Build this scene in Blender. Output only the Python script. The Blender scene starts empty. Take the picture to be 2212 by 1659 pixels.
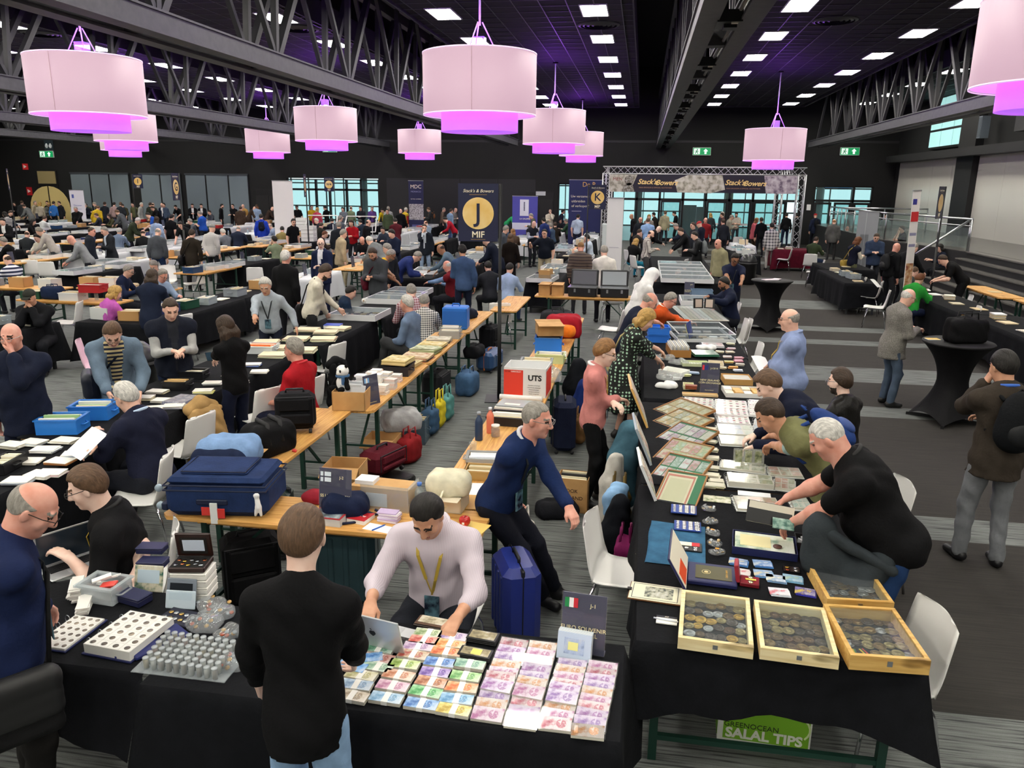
import bpy, math, random
import numpy as np
from mathutils import Vector, Matrix
SC = bpy.context.scene
COL = SC.collection
PI = math.pi
R = math.radians
# ------------------------------------------------------------------ camera
IW, IH, FPX, CAMZ = 2212, 1659, 1680.0, 3.05
def _camera_basis():
    slope = math.atan(0.011)
    pitch = math.atan((IH / 2 - 397.0) * math.cos(slope) / FPX)
    F = np.array([0, math.cos(pitch), -math.sin(pitch)]); X = np.array([1.0, 0, 0]); U = np.cross(X, F)
    px = math.cos(slope) * X + math.sin(slope) * U
    py = math.sin(slope) * X - math.cos(slope) * U
    v = (1391 - IW / 2) * px + (400 - IH / 2) * py + FPX * F
    a = math.atan2(v[0], v[1])
    Z = np.array([[math.cos(a), -math.sin(a), 0], [math.sin(a), math.cos(a), 0], [0, 0, 1]])
    return np.stack([Z @ px, Z @ py, Z @ F], 1)
CB = _camera_basis()
cam = bpy.data.cameras.new('camera'); cam.sensor_width = 36; cam.lens = FPX / IW * 36; cam.clip_end = 300
camo = bpy.data.objects.new('camera', cam); COL.objects.link(camo)
camo.matrix_world = Matrix([[CB[0, 0], -CB[0, 1], -CB[0, 2], 0], [CB[1, 0], -CB[1, 1], -CB[1, 2], 0],
                            [CB[2, 0], -CB[2, 1], -CB[2, 2], CAMZ], [0, 0, 0, 1]])
SC.camera = camo
def G(x, y, z=0.0):
    """the point of the horizontal plane at height z that the photograph shows at pixel x, y"""
    d = CB @ np.array([x - IW / 2, y - IH / 2, FPX]); t = (z - CAMZ) / d[2]
    return Vector((d[0] * t, d[1] * t, z))
def onY(x, y, Y):
    d = CB @ np.array([x - IW / 2, y - IH / 2, FPX]); t = Y / d[1]
    return Vector((d[0] * t, Y, CAMZ + d[2] * t))
def proj(p):
    q = CB.T @ (np.array(p) - np.array([0, 0, CAMZ]))
    return (IW / 2 + FPX * q[0] / q[2], IH / 2 + FPX * q[1] / q[2], q[2])
# ------------------------------------------------------------------ world (daylight outside the foyer glass) and exposure
w = bpy.data.worlds.new('daylight'); SC.world = w; w.use_nodes = True
w.node_tree.nodes['Background'].inputs[0].default_value = (0.74, 0.92, 0.94, 1)
w.node_tree.nodes['Background'].inputs[1].default_value = 1.0
SC.view_settings.view_transform = 'Standard'; SC.view_settings.look = 'None'
SC.view_settings.exposure = 0.42; SC.view_settings.gamma = 1.0; SC.view_settings.use_curve_mapping = False
PANEL_LIGHT = 30.0      # the recessed ceiling panels
# ------------------------------------------------------------------ materials
def rgb(h):
 h=h.lstrip('#');c=[int(h[i:i+2],16)/255 for i in(0,2,4)]
 return tuple((x/12.92 if x<=.04045 else((x+.055)/1.055)**2.4)for x in c)+(1.0,)
_M={}
def mat(hexc,rough=.7,kind='plain',hex2=None,scale=20.0,metal=.0,emit=.0,bump=.0,alpha=1.0,spec=.4):
 key=(hexc,rough,kind,hex2,scale,metal,emit,bump,alpha,spec)
 if key in _M:return _M[key]
 m=bpy.data.materials.new(kind+'_'+hexc.strip('#'));m.use_nodes=True;_M[key]=m
 nt=m.node_tree;N=nt.nodes;L=nt.links;b=N['Principled BSDF']
 c1=rgb(hexc);c2=rgb(hex2)if hex2 else tuple(min(1,x*.72)for x in c1[:3])+(1,)
 b.inputs['Base Color'].default_value=c1;b.inputs['Roughness'].default_value=rough
 b.inputs['Metallic'].default_value=metal;b.inputs['Specular IOR Level'].default_value=spec
 if emit:
  b.inputs['Emission Color'].default_value=c1;b.inputs['Emission Strength'].default_value=emit
 if alpha<1:b.inputs['Alpha'].default_value=alpha
 if kind=='plain':return m
 tc=N.new('ShaderNodeTexCoord');co=tc.outputs['Object']
 def mapping(sc,rot=(0,0,0)):
  mp=N.new('ShaderNodeMapping');mp.inputs['Scale'].default_value=sc;mp.inputs['Rotation'].default_value=rot
  L.new(co,mp.inputs[0]);return mp.outputs[0]
 def noise(vec,s,det=3):
  n=N.new('ShaderNodeTexNoise');n.inputs['Scale'].default_value=s;n.inputs['Detail'].default_value=det
  L.new(vec,n.inputs['Vector']);return n.outputs['Fac']
 def ramp(fac,stops):
  r=N.new('ShaderNodeValToRGB');e=r.color_ramp.elements
  while len(e)<len(stops):e.new(.5)
  for k,(p,c)in enumerate(stops):e[k].position=p;e[k].color=c
  L.new(fac,r.inputs[0]);return r.outputs[0]
 def mix(f,a,bb,mode='MIX'):
  x=N.new('ShaderNodeMix');x.data_type='RGBA';x.blend_type=mode
  for s,v in((0,f),(6,a),(7,bb)):
   if hasattr(v,'links'):L.new(v,x.inputs[s])
   else:x.inputs[s].default_value=v
  return x.outputs[2]
 def bumpit(fac,st,dist=.01):
  bn=N.new('ShaderNodeBump');bn.inputs['Strength'].default_value=st;bn.inputs['Distance'].default_value=dist
  L.new(fac,bn.inputs['Height']);L.new(bn.outputs[0],b.inputs['Normal'])
 def math_(op,a,bb=.0):
  x=N.new('ShaderNodeMath');x.operation=op
  for s,v in((0,a),(1,bb)):
   if hasattr(v,'links'):L.new(v,x.inputs[s])
   else:x.inputs[s].default_value=v
  return x.outputs[0]
 def sep(vec):
  s=N.new('ShaderNodeSeparateXYZ');L.new(vec,s.inputs[0]);return s.outputs
 def bands(v,period,duty):
  return math_('LESS_THAN',math_('FRACT',math_('DIVIDE',v,period)),duty)
 base=b.inputs['Base Color']
 if kind=='cloth':
  f=noise(mapping((1,1,1)),9,4);L.new(ramp(f,[(.3,c2),(.7,c1)]),base)
  bumpit(noise(mapping((1,1,1)),55,2),bump or .25)
  b.inputs['Specular IOR Level'].default_value=.12
 elif kind=='hair':
  f=noise(mapping((1,.25,.25)),130,4)
  L.new(ramp(f,[(.3,tuple(x*.6 for x in c1[:3])+(1,)),(.55,c1),(.75,tuple(min(1,x*1.35+.01)for x in c1[:3])+(1,))]),base);bumpit(f,.9,.008)
 elif kind=='mottle':
  f=noise(mapping((1,1,1)),scale,5);L.new(ramp(f,[(.35,c1),(.65,c2)]),base)
  if bump:bumpit(f,bump)
 elif kind=='wood':
  v=mapping((1.2,14,14));f=noise(v,3.0,6);k=noise(mapping((3,9,9)),1.3,2)
  c=ramp(f,[(.3,c2),(.62,c1)])
  L.new(mix(ramp(k,[(.64,(0,0,0,1)),(.75,(1,1,1,1))]),c,tuple(x*.45 for x in c2[:3])+(1,)),base)
 elif kind=='metal':
  b.inputs['Metallic'].default_value=1.0
  L.new(ramp(noise(mapping((1,1,1)),scale,2),[(.3,c1),(.7,c2)]),base)
 elif kind=='plaid':
  s=sep(mapping((1,1,1)));p=1.0/scale
  a=bands(s[0],p,.5);d=bands(s[2],p,.5);f=math_('MULTIPLY',math_('ADD',a,d),.5)
  L.new(mix(f,c1,c2),base)
 elif kind=='stripes':
  s=sep(mapping((1,1,1)));L.new(mix(bands(s[2],1.0/scale,.5),c1,c2),base)
 elif kind=='vstripes':
  s=sep(mapping((1,1,1)));L.new(mix(bands(s[0],1.0/scale,.5),c1,c2),base)
 elif kind=='dots':
  v=N.new('ShaderNodeTexVoronoi');v.inputs['Scale'].default_value=scale;v.inputs['Randomness'].default_value=.2
  L.new(co,v.inputs['Vector'])
  L.new(ramp(v.outputs['Distance'],[(.30,c2),(.36,c1)]),base)
 elif kind=='note':
  s=sep(mapping((1,1,1)))
  v=N.new('ShaderNodeTexWave');v.inputs['Scale'].default_value=60;v.inputs['Distortion'].default_value=6
  v.inputs['Detail'].default_value=2;L.new(co,v.inputs['Vector'])
  f=noise(mapping((1,1,1)),scale,3)
  c=ramp(f,[(.36,c2),(.5,c1),(.68,tuple(min(1,x*.5+.45)for x in c1[:3])+(1,))])
  L.new(mix(math_('MULTIPLY',v.outputs['Fac'],.3),c,tuple(x*.5 for x in c2[:3])+(1,)),base)
 elif kind=='carpet':
  s=sep(mapping((1,1,1)))
  lines=noise(mapping((2.2,60,1)),1.0,4)
  fine=noise(mapping((60,60,60)),3.0,2)
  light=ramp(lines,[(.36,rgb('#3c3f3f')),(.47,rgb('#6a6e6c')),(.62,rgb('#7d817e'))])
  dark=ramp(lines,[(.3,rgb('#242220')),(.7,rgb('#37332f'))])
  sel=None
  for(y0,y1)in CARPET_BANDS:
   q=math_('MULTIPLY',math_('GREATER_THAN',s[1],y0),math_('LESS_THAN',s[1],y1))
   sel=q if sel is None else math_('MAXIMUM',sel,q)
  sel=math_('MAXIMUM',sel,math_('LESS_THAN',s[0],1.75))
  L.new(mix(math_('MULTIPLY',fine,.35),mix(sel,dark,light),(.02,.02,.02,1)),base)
  bumpit(math_('ADD',fine,lines),.3)
 elif kind=='panelwall':
  s=sep(mapping((1,1,1)))
  g=math_('MAXIMUM',bands(s[0],1.2,.012),bands(s[1],1.2,.012))
  L.new(mix(g,c1,c2),base);bumpit(noise(mapping((1,1,1)),40,2),.1)
 elif kind=='brick':
  v=N.new('ShaderNodeTexBrick');v.inputs['Color1'].default_value=c1;v.inputs['Color2'].default_value=c2
  v.inputs['Mortar'].default_value=rgb('#0b0b0c');v.inputs['Scale'].default_value=scale
  L.new(mapping((1,1,1),(PI/2,0,PI/2)),v.inputs['Vector']);L.new(v.outputs['Color'],base)
 return m
def glass(tint='#ffffff',opac=.12,rough=.02):
 key=('glass',tint,opac,rough)
 if key in _M:return _M[key]
 m=bpy.data.materials.new('clear_glass');m.use_nodes=True;_M[key]=m
 nt=m.node_tree;N=nt.nodes;L=nt.links;N.remove(N['Principled BSDF'])
 t=N.new('ShaderNodeBsdfTransparent');t.inputs[0].default_value=rgb(tint)
 g=N.new('ShaderNodeBsdfGlossy');g.inputs['Roughness'].default_value=rough
 d=N.new('ShaderNodeBsdfDiffuse');d.inputs[0].default_value=rgb(tint)
 lw=N.new('ShaderNodeLayerWeight');lw.inputs[0].default_value=.5
 pw=N.new('ShaderNodeMath');pw.operation='POWER';L.new(lw.outputs['Facing'],pw.inputs[0]);pw.inputs[1].default_value=4.0
 f=N.new('ShaderNodeMath');f.operation='MULTIPLY_ADD';L.new(pw.outputs[0],f.inputs[0]);f.inputs[1].default_value=.35;f.inputs[2].default_value=.03
 a=N.new('ShaderNodeMixShader');c=N.new('ShaderNodeMixShader');a.inputs[0].default_value=opac
 L.new(t.outputs[0],a.inputs[1]);L.new(d.outputs[0],a.inputs[2])
 L.new(f.outputs[0],c.inputs[0]);L.new(a.outputs[0],c.inputs[1]);L.new(g.outputs[0],c.inputs[2])
 L.new(c.outputs[0],N['Material Output'].inputs[0]);return m
# ------------------------------------------------------------------ mesh helpers
class MB:
 """collects shapes into one mesh"""
 def __init__(s):s.v=[];s.f=[];s.mi=[];s.m=0
 def add(s,vs,fs):
  o=len(s.v);s.v+=[tuple(p)for p in vs];s.f+=[tuple(i+o for i in f)for f in fs];s.mi+=[s.m]*len(fs);return s
 def box(s,x0,x1,y0,y1,z0,z1,M=None):
  vs=[(x,y,z)for z in(z0,z1)for y in(y0,y1)for x in(x0,x1)]
  if M is not None:vs=[M@Vector(p)for p in vs]
  return s.add(vs,[(0,2,3,1),(4,5,7,6),(0,1,5,4),(2,6,7,3),(0,4,6,2),(1,3,7,5)])
 def rbox(s,x0,x1,y0,y1,z0,z1,r=.02,M=None):
  """a box with chamfered vertical and top edges"""
  r=min(r,(x1-x0)*.45,(y1-y0)*.45,(z1-z0)*.45);o=[]
  def ring(i,z):
   return[(x0+i,y0+r,z),(x0+r,y0+i,z),(x1-r,y0+i,z),(x1-i,y0+r,z),(x1-i,y1-r,z),(x1-r,y1-i,z),(x0+r,y1-i,z),(x0+i,y1-r,z)]
  def inner(z):
   return[(x0+r,y0+r*1.4,z),(x0+r*1.4,y0+r,z),(x1-r*1.4,y0+r,z),(x1-r,y0+r*1.4,z),(x1-r,y1-r*1.4,z),(x1-r*1.4,y1-r,z),(x0+r*1.4,y1-r,z),(x0+r,y1-r*1.4,z)]
  rows=[inner(z0),ring(0,z0+r),ring(0,z1-r),inner(z1)]
  vs=[p for q in rows for p in q];fs=[tuple(range(7,-1,-1)),tuple(range(24,32))]
  for k in range(3):
   for i in range(8):fs.append((k*8+i,k*8+(i+1)%8,k*8+8+(i+1)%8,k*8+8+i))
  if M is not None:vs=[M@Vector(p)for p in vs]
  return s.add(vs,fs)
 def tube(s,pts,r,n=8,closed=False,caps=True):
  pts=[Vector(p)for p in pts];k=len(pts);rr=r if isinstance(r,(list,tuple))else[r]*k
  rings=[];up=None
  for i,p in enumerate(pts):
   a=pts[(i-1)%k]if(i or closed)else p;b=pts[(i+1)%k]if(i<k-1 or closed)else p
   d=(b-a);d=d.normalized()if d.length>1e-9 else Vector((0,0,1))
   if up is None:up=Vector((0,0,1))if abs(d.z)<.9 else Vector((1,0,0))
   x=d.cross(up);x=x.normalized()if x.length>1e-6 else d.orthogonal().normalized();y=x.cross(d);up=y
   rings.append([p+(x*math.cos(2*PI*j/n)+y*math.sin(2*PI*j/n))*rr[i]for j in range(n)])
  vs=[q for g in rings for q in g];fs=[]
  for i in range(k if closed else k-1):
   for j in range(n):
    a=i*n+j;b=i*n+(j+1)%n;c=((i+1)%k)*n+(j+1)%n;d=((i+1)%k)*n+j
    fs.append((a,b,c,d))
  if caps and not closed:fs+=[tuple(range(n-1,-1,-1)),tuple(range((k-1)*n,k*n))]
  return s.add(vs,fs)
 def bar(s,a,b,w,h=None):
  """a square-section bar between two points"""
  a=Vector(a);b=Vector(b);d=(b-a).normalized();u=Vector((0,0,1))if abs(d.z)<.95 else Vector((0,1,0))
  x=d.cross(u).normalized()*w/2;y=x.cross(d).normalized()*(h or w)/2
  vs=[p+i*x+j*y for p in(a,b)for(i,j)in((-1,-1),(1,-1),(1,1),(-1,1))]
  return s.add(vs,[(3,2,1,0),(4,5,6,7)]+[(i,(i+1)%4,4+(i+1)%4,4+i)for i in range(4)])
 def lathe(s,prof,n=24,c=(0,0,0),M=None,caps=True):
  vs=[];fs=[]
  for(r,z)in prof:
   for j in range(n):vs.append((c[0]+r*math.cos(2*PI*j/n),c[1]+r*math.sin(2*PI*j/n),c[2]+z))
  for i in range(len(prof)-1):
   for j in range(n):fs.append((i*n+j,i*n+(j+1)%n,(i+1)*n+(j+1)%n,(i+1)*n+j))
  if caps:fs+=[tuple(range(n-1,-1,-1)),tuple(range((len(prof)-1)*n,len(prof)*n))]
  if M is not None:vs=[M@Vector(p)for p in vs]
  return s.add(vs,fs)
 def grid(s,fn,nu,nv):
  vs=[fn(i/nu,j/nv)for j in range(nv+1)for i in range(nu+1)]
  return s.add(vs,[(j*(nu+1)+i,j*(nu+1)+i+1,(j+1)*(nu+1)+i+1,(j+1)*(nu+1)+i)for j in range(nv)for i in range(nu)])
 def prism(s,poly,z0,z1,M=None):
  n=len(poly);vs=[(x,y,z0)for x,y in poly]+[(x,y,z1)for x,y in poly]
  if M is not None:vs=[M@Vector(p)for p in vs]
  return s.add(vs,[tuple(range(n-1,-1,-1)),tuple(range(n,2*n))]+[(i,(i+1)%n,n+(i+1)%n,n+i)for i in range(n)])
 def mesh(s,name,mats,smooth=False):
  me=bpy.data.meshes.new(name);me.from_pydata(s.v,[],s.f)
  for m in(mats if isinstance(mats,(list,tuple))else[mats]):me.materials.append(m)
  if max(s.mi or[0]):me.polygons.foreach_set('material_index',s.mi)
  if smooth:me.polygons.foreach_set('use_smooth',[True]*len(me.polygons))
  me.update();return me
 def build(s,name,mats,parent=None,smooth=False,loc=None,rot=None):
  return link(name,s.mesh(name,mats,smooth),parent,loc,rot)
def Bx(*a):return MB().box(*a)
def Rb(*a):return MB().rbox(*a)
def Lt(*a,**k):return MB().lathe(*a,**k)
def Tu(*a,**k):return MB().tube(*a,**k)
def link(name,me,parent=None,loc=None,rot=None):
 o=bpy.data.objects.new(name,me);COL.objects.link(o)
 if parent is not None:o.parent=parent
 if loc is not None:o.location=loc
 if rot is not None:o.rotation_euler=rot if isinstance(rot,(tuple,list))else(0,0,rot)
 return o
def tag(o,label=None,cat=None,group=None,kind=None):
 if label:o['label']=label
 if cat:o['category']=cat
 if group:o['group']=group
 if kind:o['kind']=kind
 return o
def thing(name,label,cat,loc=(0,0,0),rz=.0,group=None):
 o=bpy.data.objects.new(name,None);COL.objects.link(o);o.location=loc;o.rotation_euler=(0,0,rz);o.empty_display_size=.1
 return tag(o,label,cat,group)
def struct(o):o['kind']='structure';return o
def dup(root,label=None,loc=None,rz=None,group=None):
 c=root.copy();COL.objects.link(c)
 if loc is not None:c.location=loc
 if rz is not None:c.rotation_euler=(0,0,rz)
 if label:c['label']=label
 if group:c['group']=group
 for ch in list(root.children):
  d=ch.copy();COL.objects.link(d);d.parent=c
  for g in list(ch.children):
   e=g.copy();COL.objects.link(e);e.parent=d
 return c
_FONT={}
def text_mesh(txt,size,m,extrude=.001,shear=.0,bold=.0,space=1.0):
 key=(txt,size,m.name,extrude,shear,bold)
 if key in _FONT:return _FONT[key]
 cu=bpy.data.curves.new('lettering','FONT');cu.body=txt;cu.size=size;cu.extrude=extrude;cu.align_x='CENTER';cu.align_y='CENTER'
 cu.shear=shear;cu.offset=bold;cu.resolution_u=3;cu.space_character=space
 o=bpy.data.objects.new('lettering',cu);COL.objects.link(o)
 me=bpy.data.meshes.new_from_object(o);bpy.data.objects.remove(o);me.materials.clear();me.materials.append(m)
 _FONT[key]=me;return me
def text(txt,size,m,parent,loc,rot=(PI/2,0,0),name='lettering',**k):
 return link(name,text_mesh(txt,size,m,**k),parent,loc,rot)
CARPET_BANDS=[]
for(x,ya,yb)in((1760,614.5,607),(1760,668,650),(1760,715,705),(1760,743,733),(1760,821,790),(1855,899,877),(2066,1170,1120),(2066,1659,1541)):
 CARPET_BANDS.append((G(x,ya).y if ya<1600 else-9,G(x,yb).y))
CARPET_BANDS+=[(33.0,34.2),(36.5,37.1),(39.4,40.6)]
WHITE=mat('#e9e8e4',.35);BLACKM=mat('#141416',.5);CHROME=mat('#d8d8dc',.18,metal=1.0);STEEL=mat('#b9bcc0',.3,metal=1.0)
NAVY=mat('#1d2140',.5);GOLD=mat('#e3b45e',.4);CREAM=mat('#f3ead2',.6);BLACKCLOTH=mat('#15161a',.9,'cloth','#0f1013')
# ------------------------------------------------------------------ the hall
WY=45.0
DARKWALL=mat('#131314',.75,'panelwall','#0c0c0d');DARKUP=mat('#121213',.8,'panelwall','#101011')
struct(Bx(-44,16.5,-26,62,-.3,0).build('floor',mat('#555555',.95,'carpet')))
struct(Bx(-44,26,45.35,62,.0,.012).build('floor',mat('#b9c4c4',.25)))
tag(bpy.data.objects['floor'],'grey ribbed hall carpet with pale and dark bands');tag(bpy.data.objects['floor.001'],'pale polished foyer floor beyond the glass doors')
def wall_with_holes(name,x0,x1,z0,z1,holes,y0,y1,m):
 b=MB();x=x0
 for(a,c,lo,hi)in sorted(holes):
  b.box(x,a,y0,y1,z0,z1)
  if lo>z0:b.box(a,c,y0,y1,z0,lo)
  if hi<z1:b.box(a,c,y0,y1,hi,z1)
  x=c
 b.box(x,x1,y0,y1,z0,z1);return struct(b.build(name,m))
HOLES=[(-21.0,-15.3,.0,3.25),(-4.75,-3.95,.9,3.1),(-1.7,8.35,.0,3.0),(9.05,12.0,.0,3.1)]
wall_with_holes('wall_back',-44,16.5,0,5.4,HOLES,WY,WY+.35,DARKWALL)
struct(Bx(-44,16.5,WY+.12,WY+.35,5.4,9.2).build('wall_back',DARKUP))
struct(Bx(-44,16.5,WY-.03,WY+.1,5.3,5.42).build('trim_1',mat('#242427',.6)))
struct(Bx(-44.3,-44,-26,WY,0,9.2).build('wall_left',mat('#1d1d1f',.8,'brick','#232325',3.0)))
struct(Bx(-44,16.5,-26.3,-26,0,9.2).build('wall_front',DARKUP))
struct(Bx(-44.5,17,-26.5,WY+.4,9.2,9.4).build('ceiling',mat('#0c0c0d',.9)))
# foyer: back glass line with columns, so daylight comes in through it
fo=struct(Bx(-44,26,45.35,62,4.6,4.8).build('ceiling',mat('#8b9797',.8)))
fw=MB()
for k in range(46):fw.box(-42+k*1.5,-41.93+k*1.5,61.8,61.95,0,4.6)
for z in(.0,1.1,2.9,4.5):fw.box(-44,26,61.8,61.95,z,z+.1)
struct(fw.build('window_9',mat('#20282a',.5)))
for x in(-18.9,-8.4,-.3,5.4,10.9):
 struct(Lt([(.24,0),(.24,4.6)],20,(x,52.5,0)).build('column',mat('#c2b48c' if x==5.4 else '#a9b7b8',.6),smooth=True))
# glazed doors and windows in the back wall
FRAME=mat('#101113',.45);PANE=glass('#dff1f1',.04)
def glazed(name,x0,x1,z1,cuts,rail,doors=()):
 f=MB();e=.06
 f.box(x0,x1,WY+.05,WY+.2,z1-e,z1);f.box(x0,x1,WY+.05,WY+.2,rail-e,rail+e)
 xs=[x0]+list(cuts)+[x1]
 for x in xs:f.box(x-e,x+e,WY+.05,WY+.2,0,z1)
 o=struct(f.build(name,FRAME))
 for a,c in zip(xs[:-1],xs[1:]):
  if(a,c)not in doors:
   Bx(a+e,c-e,WY+.11,WY+.125,.02,rail-e).build('pane',PANE,o)
  Bx(a+e,c-e,WY+.11,WY+.125,rail+e,z1-e).build('pane',PANE,o)
 return o
glazed('window_1',-21.0,-15.3,3.2,(-19.2,-18.35,-17.3,-16.4),2.6)
glazed('window_2',-4.75,-3.95,3.1,(),1.0)
dx=(-1.7,-.35,.9,2.15,3.4,4.65,5.9,7.15,8.35)
glazed('window_3',-1.7,8.35,3.0,dx[1:-1],2.3,doors=((7.15,8.35),))
glazed('window_4',9.05,12.0,3.1,(11.05,),2.35)
def door_leaf(n,x0,x1,ajar=.0):
 t=thing('door_%d'%n,None,None,(x0,WY+.1,0),ajar);struct(t);w_=x1-x0
 f=Bx(.07,.17,-.04,.04,.02,2.27).box(w_-.17,w_-.07,-.04,.04,.02,2.27).box(.17,w_-.17,-.04,.04,2.15,2.27).box(.17,w_-.17,-.04,.04,.02,.2)
 f.build('door_frame',FRAME,t);Bx(.17,w_-.17,-.008,.008,.2,2.15).build('pane',PANE,t)
 Bx(.2,w_-.2,-.12,-.06,.95,1.07).build('push_bar',mat('#d9dbdc',.4),t)
 Bx(.14,.2,-.12,-.04,.93,1.12).build('lever',mat('#b01f24',.4),t);return t
for i,(a,c)in enumerate(((.9,2.15),(3.4,4.65),(4.65,5.9),(5.9,7.15))):door_leaf(1+i,a,c)
door_leaf(5,7.15,8.35,R(-75));door_leaf(6,9.05,10.05);door_leaf(7,10.05,11.05);door_leaf(8,11.05,12.0)
# roller blinds over the left hand windows
BL=[150,192,234,277,None,299,344,389,None,398,443,492,535];n=4
for a,c in zip(BL[:-1],BL[1:]):
 if a is None or c is None:continue
 n+=1;p=onY(a,374,WY-.1);q=onY(c,374,WY-.1);zt=p.z if p.z<3.5 else 3.45
 o=struct(Bx(p.x,q.x,WY-.06,WY,.1,3.42).build('window_%d'%(n+5),FRAME))
 MB().grid(lambda u,v:(p.x+.04+u*(q.x-p.x-.1),WY-.09+.012*math.sin(u*9),.2+v*3.18),6,1).build('blind',mat('#6f7b82',.8),o,True)
 Bx(p.x,q.x,WY-.13,WY-.05,3.36,3.46).build('blind_box',mat('#3a3f44',.5),o)
# left door with a tan panel and two pale curved leaves
p,q=onY(82,371,WY),onY(120,371,WY)
o=struct(Bx(p.x-.1,q.x+.1,WY-.05,WY,0,3.55).build('door_9',mat('#151516',.5)))
Bx(p.x,q.x,WY-.09,WY-.05,2.75,3.5).build('transom_panel',mat('#9a8a60',.7),o)
cx=(p.x+q.x)/2
for s in(-1,1):
 arc=[(cx+s*(.05+.5*0),.1),(cx+s*.05,2.6)]+[(cx+s*(.05+1.35*math.sin(t*PI/12)),1.2+1.4*math.cos(t*PI/12))for t in range(1,7)]+[(cx+s*1.4,.1)]
 if s<0:arc=arc[::-1]
 MB().prism(arc,0,.03,Matrix.Translation((0,WY-.06,0))@Matrix.Rotation(PI/2,4,'X')).build('door_leaf',mat('#d9c382',.6),o)
# panel joints and recessed plain doors in the middle of the back wall
for i,(x0,x1)in enumerate(((-23.0,-21.3),(-6.6,-5.0))):
 o=struct(Bx(x0,x1,WY-.04,WY,0,2.6).build('door_%d'%(10+i),mat('#0e0e0f',.5)))
 Bx(x0+.06,(x0+x1)/2-.01,WY-.08,WY-.04,.02,2.2).build('door_leaf',mat('#161617',.5),o)
 Bx((x0+x1)/2+.01,x1-.06,WY-.08,WY-.04,.02,2.2).build('door_leaf',mat('#161617',.5),o)
for i,x in enumerate((-14.8,-12.6,-10.4,-8.2)):
 struct(Bx(x,x+2.15,WY-.025,WY,.02,3.3).build('wall_panel',mat('#1d1d20',.6)))
# ------------------------------------------------------------------ ceiling bays, grid, tiles, trusses
BAYS=(12.2,5.0,-3.1,-10.95,-18.5,-26.4,-34.3)
ROWS={12.2:(10.25,),5.0:(3.2,6.8),-3.1:(-4.9,-1.33),-10.95:(-9.12,-12.7),-18.5:(-16.75,-20.2),-26.4:(-24.65,-28.2),-34.3:(-32.5,-36.1)}
CZ=6.95;TILE=mat('#161618',.85,'mottle','#1b1b1e',30.0);TBAR=mat('#3a3a3e',.45)
tile_me=None
for cx in BAYS:
 x0,x1=cx-2.65,cx+2.65
 if cx>12:x0,x1=9.6,12.9
 c=struct(Bx(x0,x1,-26,42.6,CZ+.02,CZ+.14).build('ceiling',mat('#121214',.9)))
 tag(c,'black suspended tile ceiling between two trusses')
 fas=Bx(x0-.04,x0,-26,42.6,CZ-.06,CZ+.5).box(x1,x1+.04,-26,42.6,CZ-.06,CZ+.5).box(x0,x1,42.6,42.64,CZ-.06,CZ+.5)
 fas.build('fascia',mat('#242427',.6),c)
 g=MB();nx=int((x1-x0)/.6);ox=(x1-x0-nx*.6)/2;far=MB();near=cx in(5.0,-3.1)
 for i in range(nx+1):g.box(x0+ox+i*.6-.012,x0+ox+i*.6+.012,10,42.6,CZ-.012,CZ+.002)
 for j in range(54):g.box(x0,x1,10+j*.6-.012,10+j*.6+.012,CZ-.01,CZ+.002)
 gr=g.build('ceiling_grid',TBAR,c);gr['kind']='stuff'
 for j in range(54):
  for i in range(nx):
   if near and 17<10+j*.6<24.5:
    if tile_me is None:tile_me=Bx(-.285,.285,-.285,.285,0,.02).mesh('tile',TILE)
    link('tile',tile_me,c,(x0+ox+(i+.5)*.6,10+(j+.5)*.6,CZ-.004+.004*((i*7+j*3)%3)))
   else:far.box(x0+ox+i*.6+.015,x0+ox+i*.6+.585,10+j*.6+.015,10+j*.6+.585,CZ-.004,CZ+.016)
 fo=far.build('tile_field',TILE,c);fo['kind']='stuff'
lp_me=lf_me=None
PANELM=mat('#fffaee',.5,emit=PANEL_LIGHT)
POS={12.2:'high beside the right hand wall',5.0:'in the ceiling bay above the sponsor gate',-3.1:'in the ceiling bay over the J table',-10.95:'in the third ceiling bay',-18.5:'in the fourth ceiling bay, behind the trusses',-26.4:'in the fifth ceiling bay, far off',-34.3:'in the outermost ceiling bay'}
for cx in BAYS:
 for ri,x in enumerate(ROWS[cx]):
  for k in range(-11,7):
   y=19.55+3.64*k
   if y<4 and cx not in(5.0,-3.1,-10.95,-18.5):continue
   t=thing('ceiling_light','rectangular recessed white light panel '+POS[cx],'light',(x,y,CZ),0,'recessed panels '+POS[cx])
   if lp_me is None:
    lp_me=Bx(-.29,.29,-.59,.59,-.02,-.012).mesh('diffuser',PANELM)
    lf_me=Bx(-.32,-.29,-.62,.62,-.025,.02).box(.29,.32,-.62,.62,-.025,.02).box(-.29,.29,-.62,-.59,-.025,.02).box(-.29,.29,.59,.62,-.025,.02).mesh('frame',mat('#d5d5d5',.5))
   link('diffuser',lp_me,t);link('frame',lf_me,t)
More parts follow.
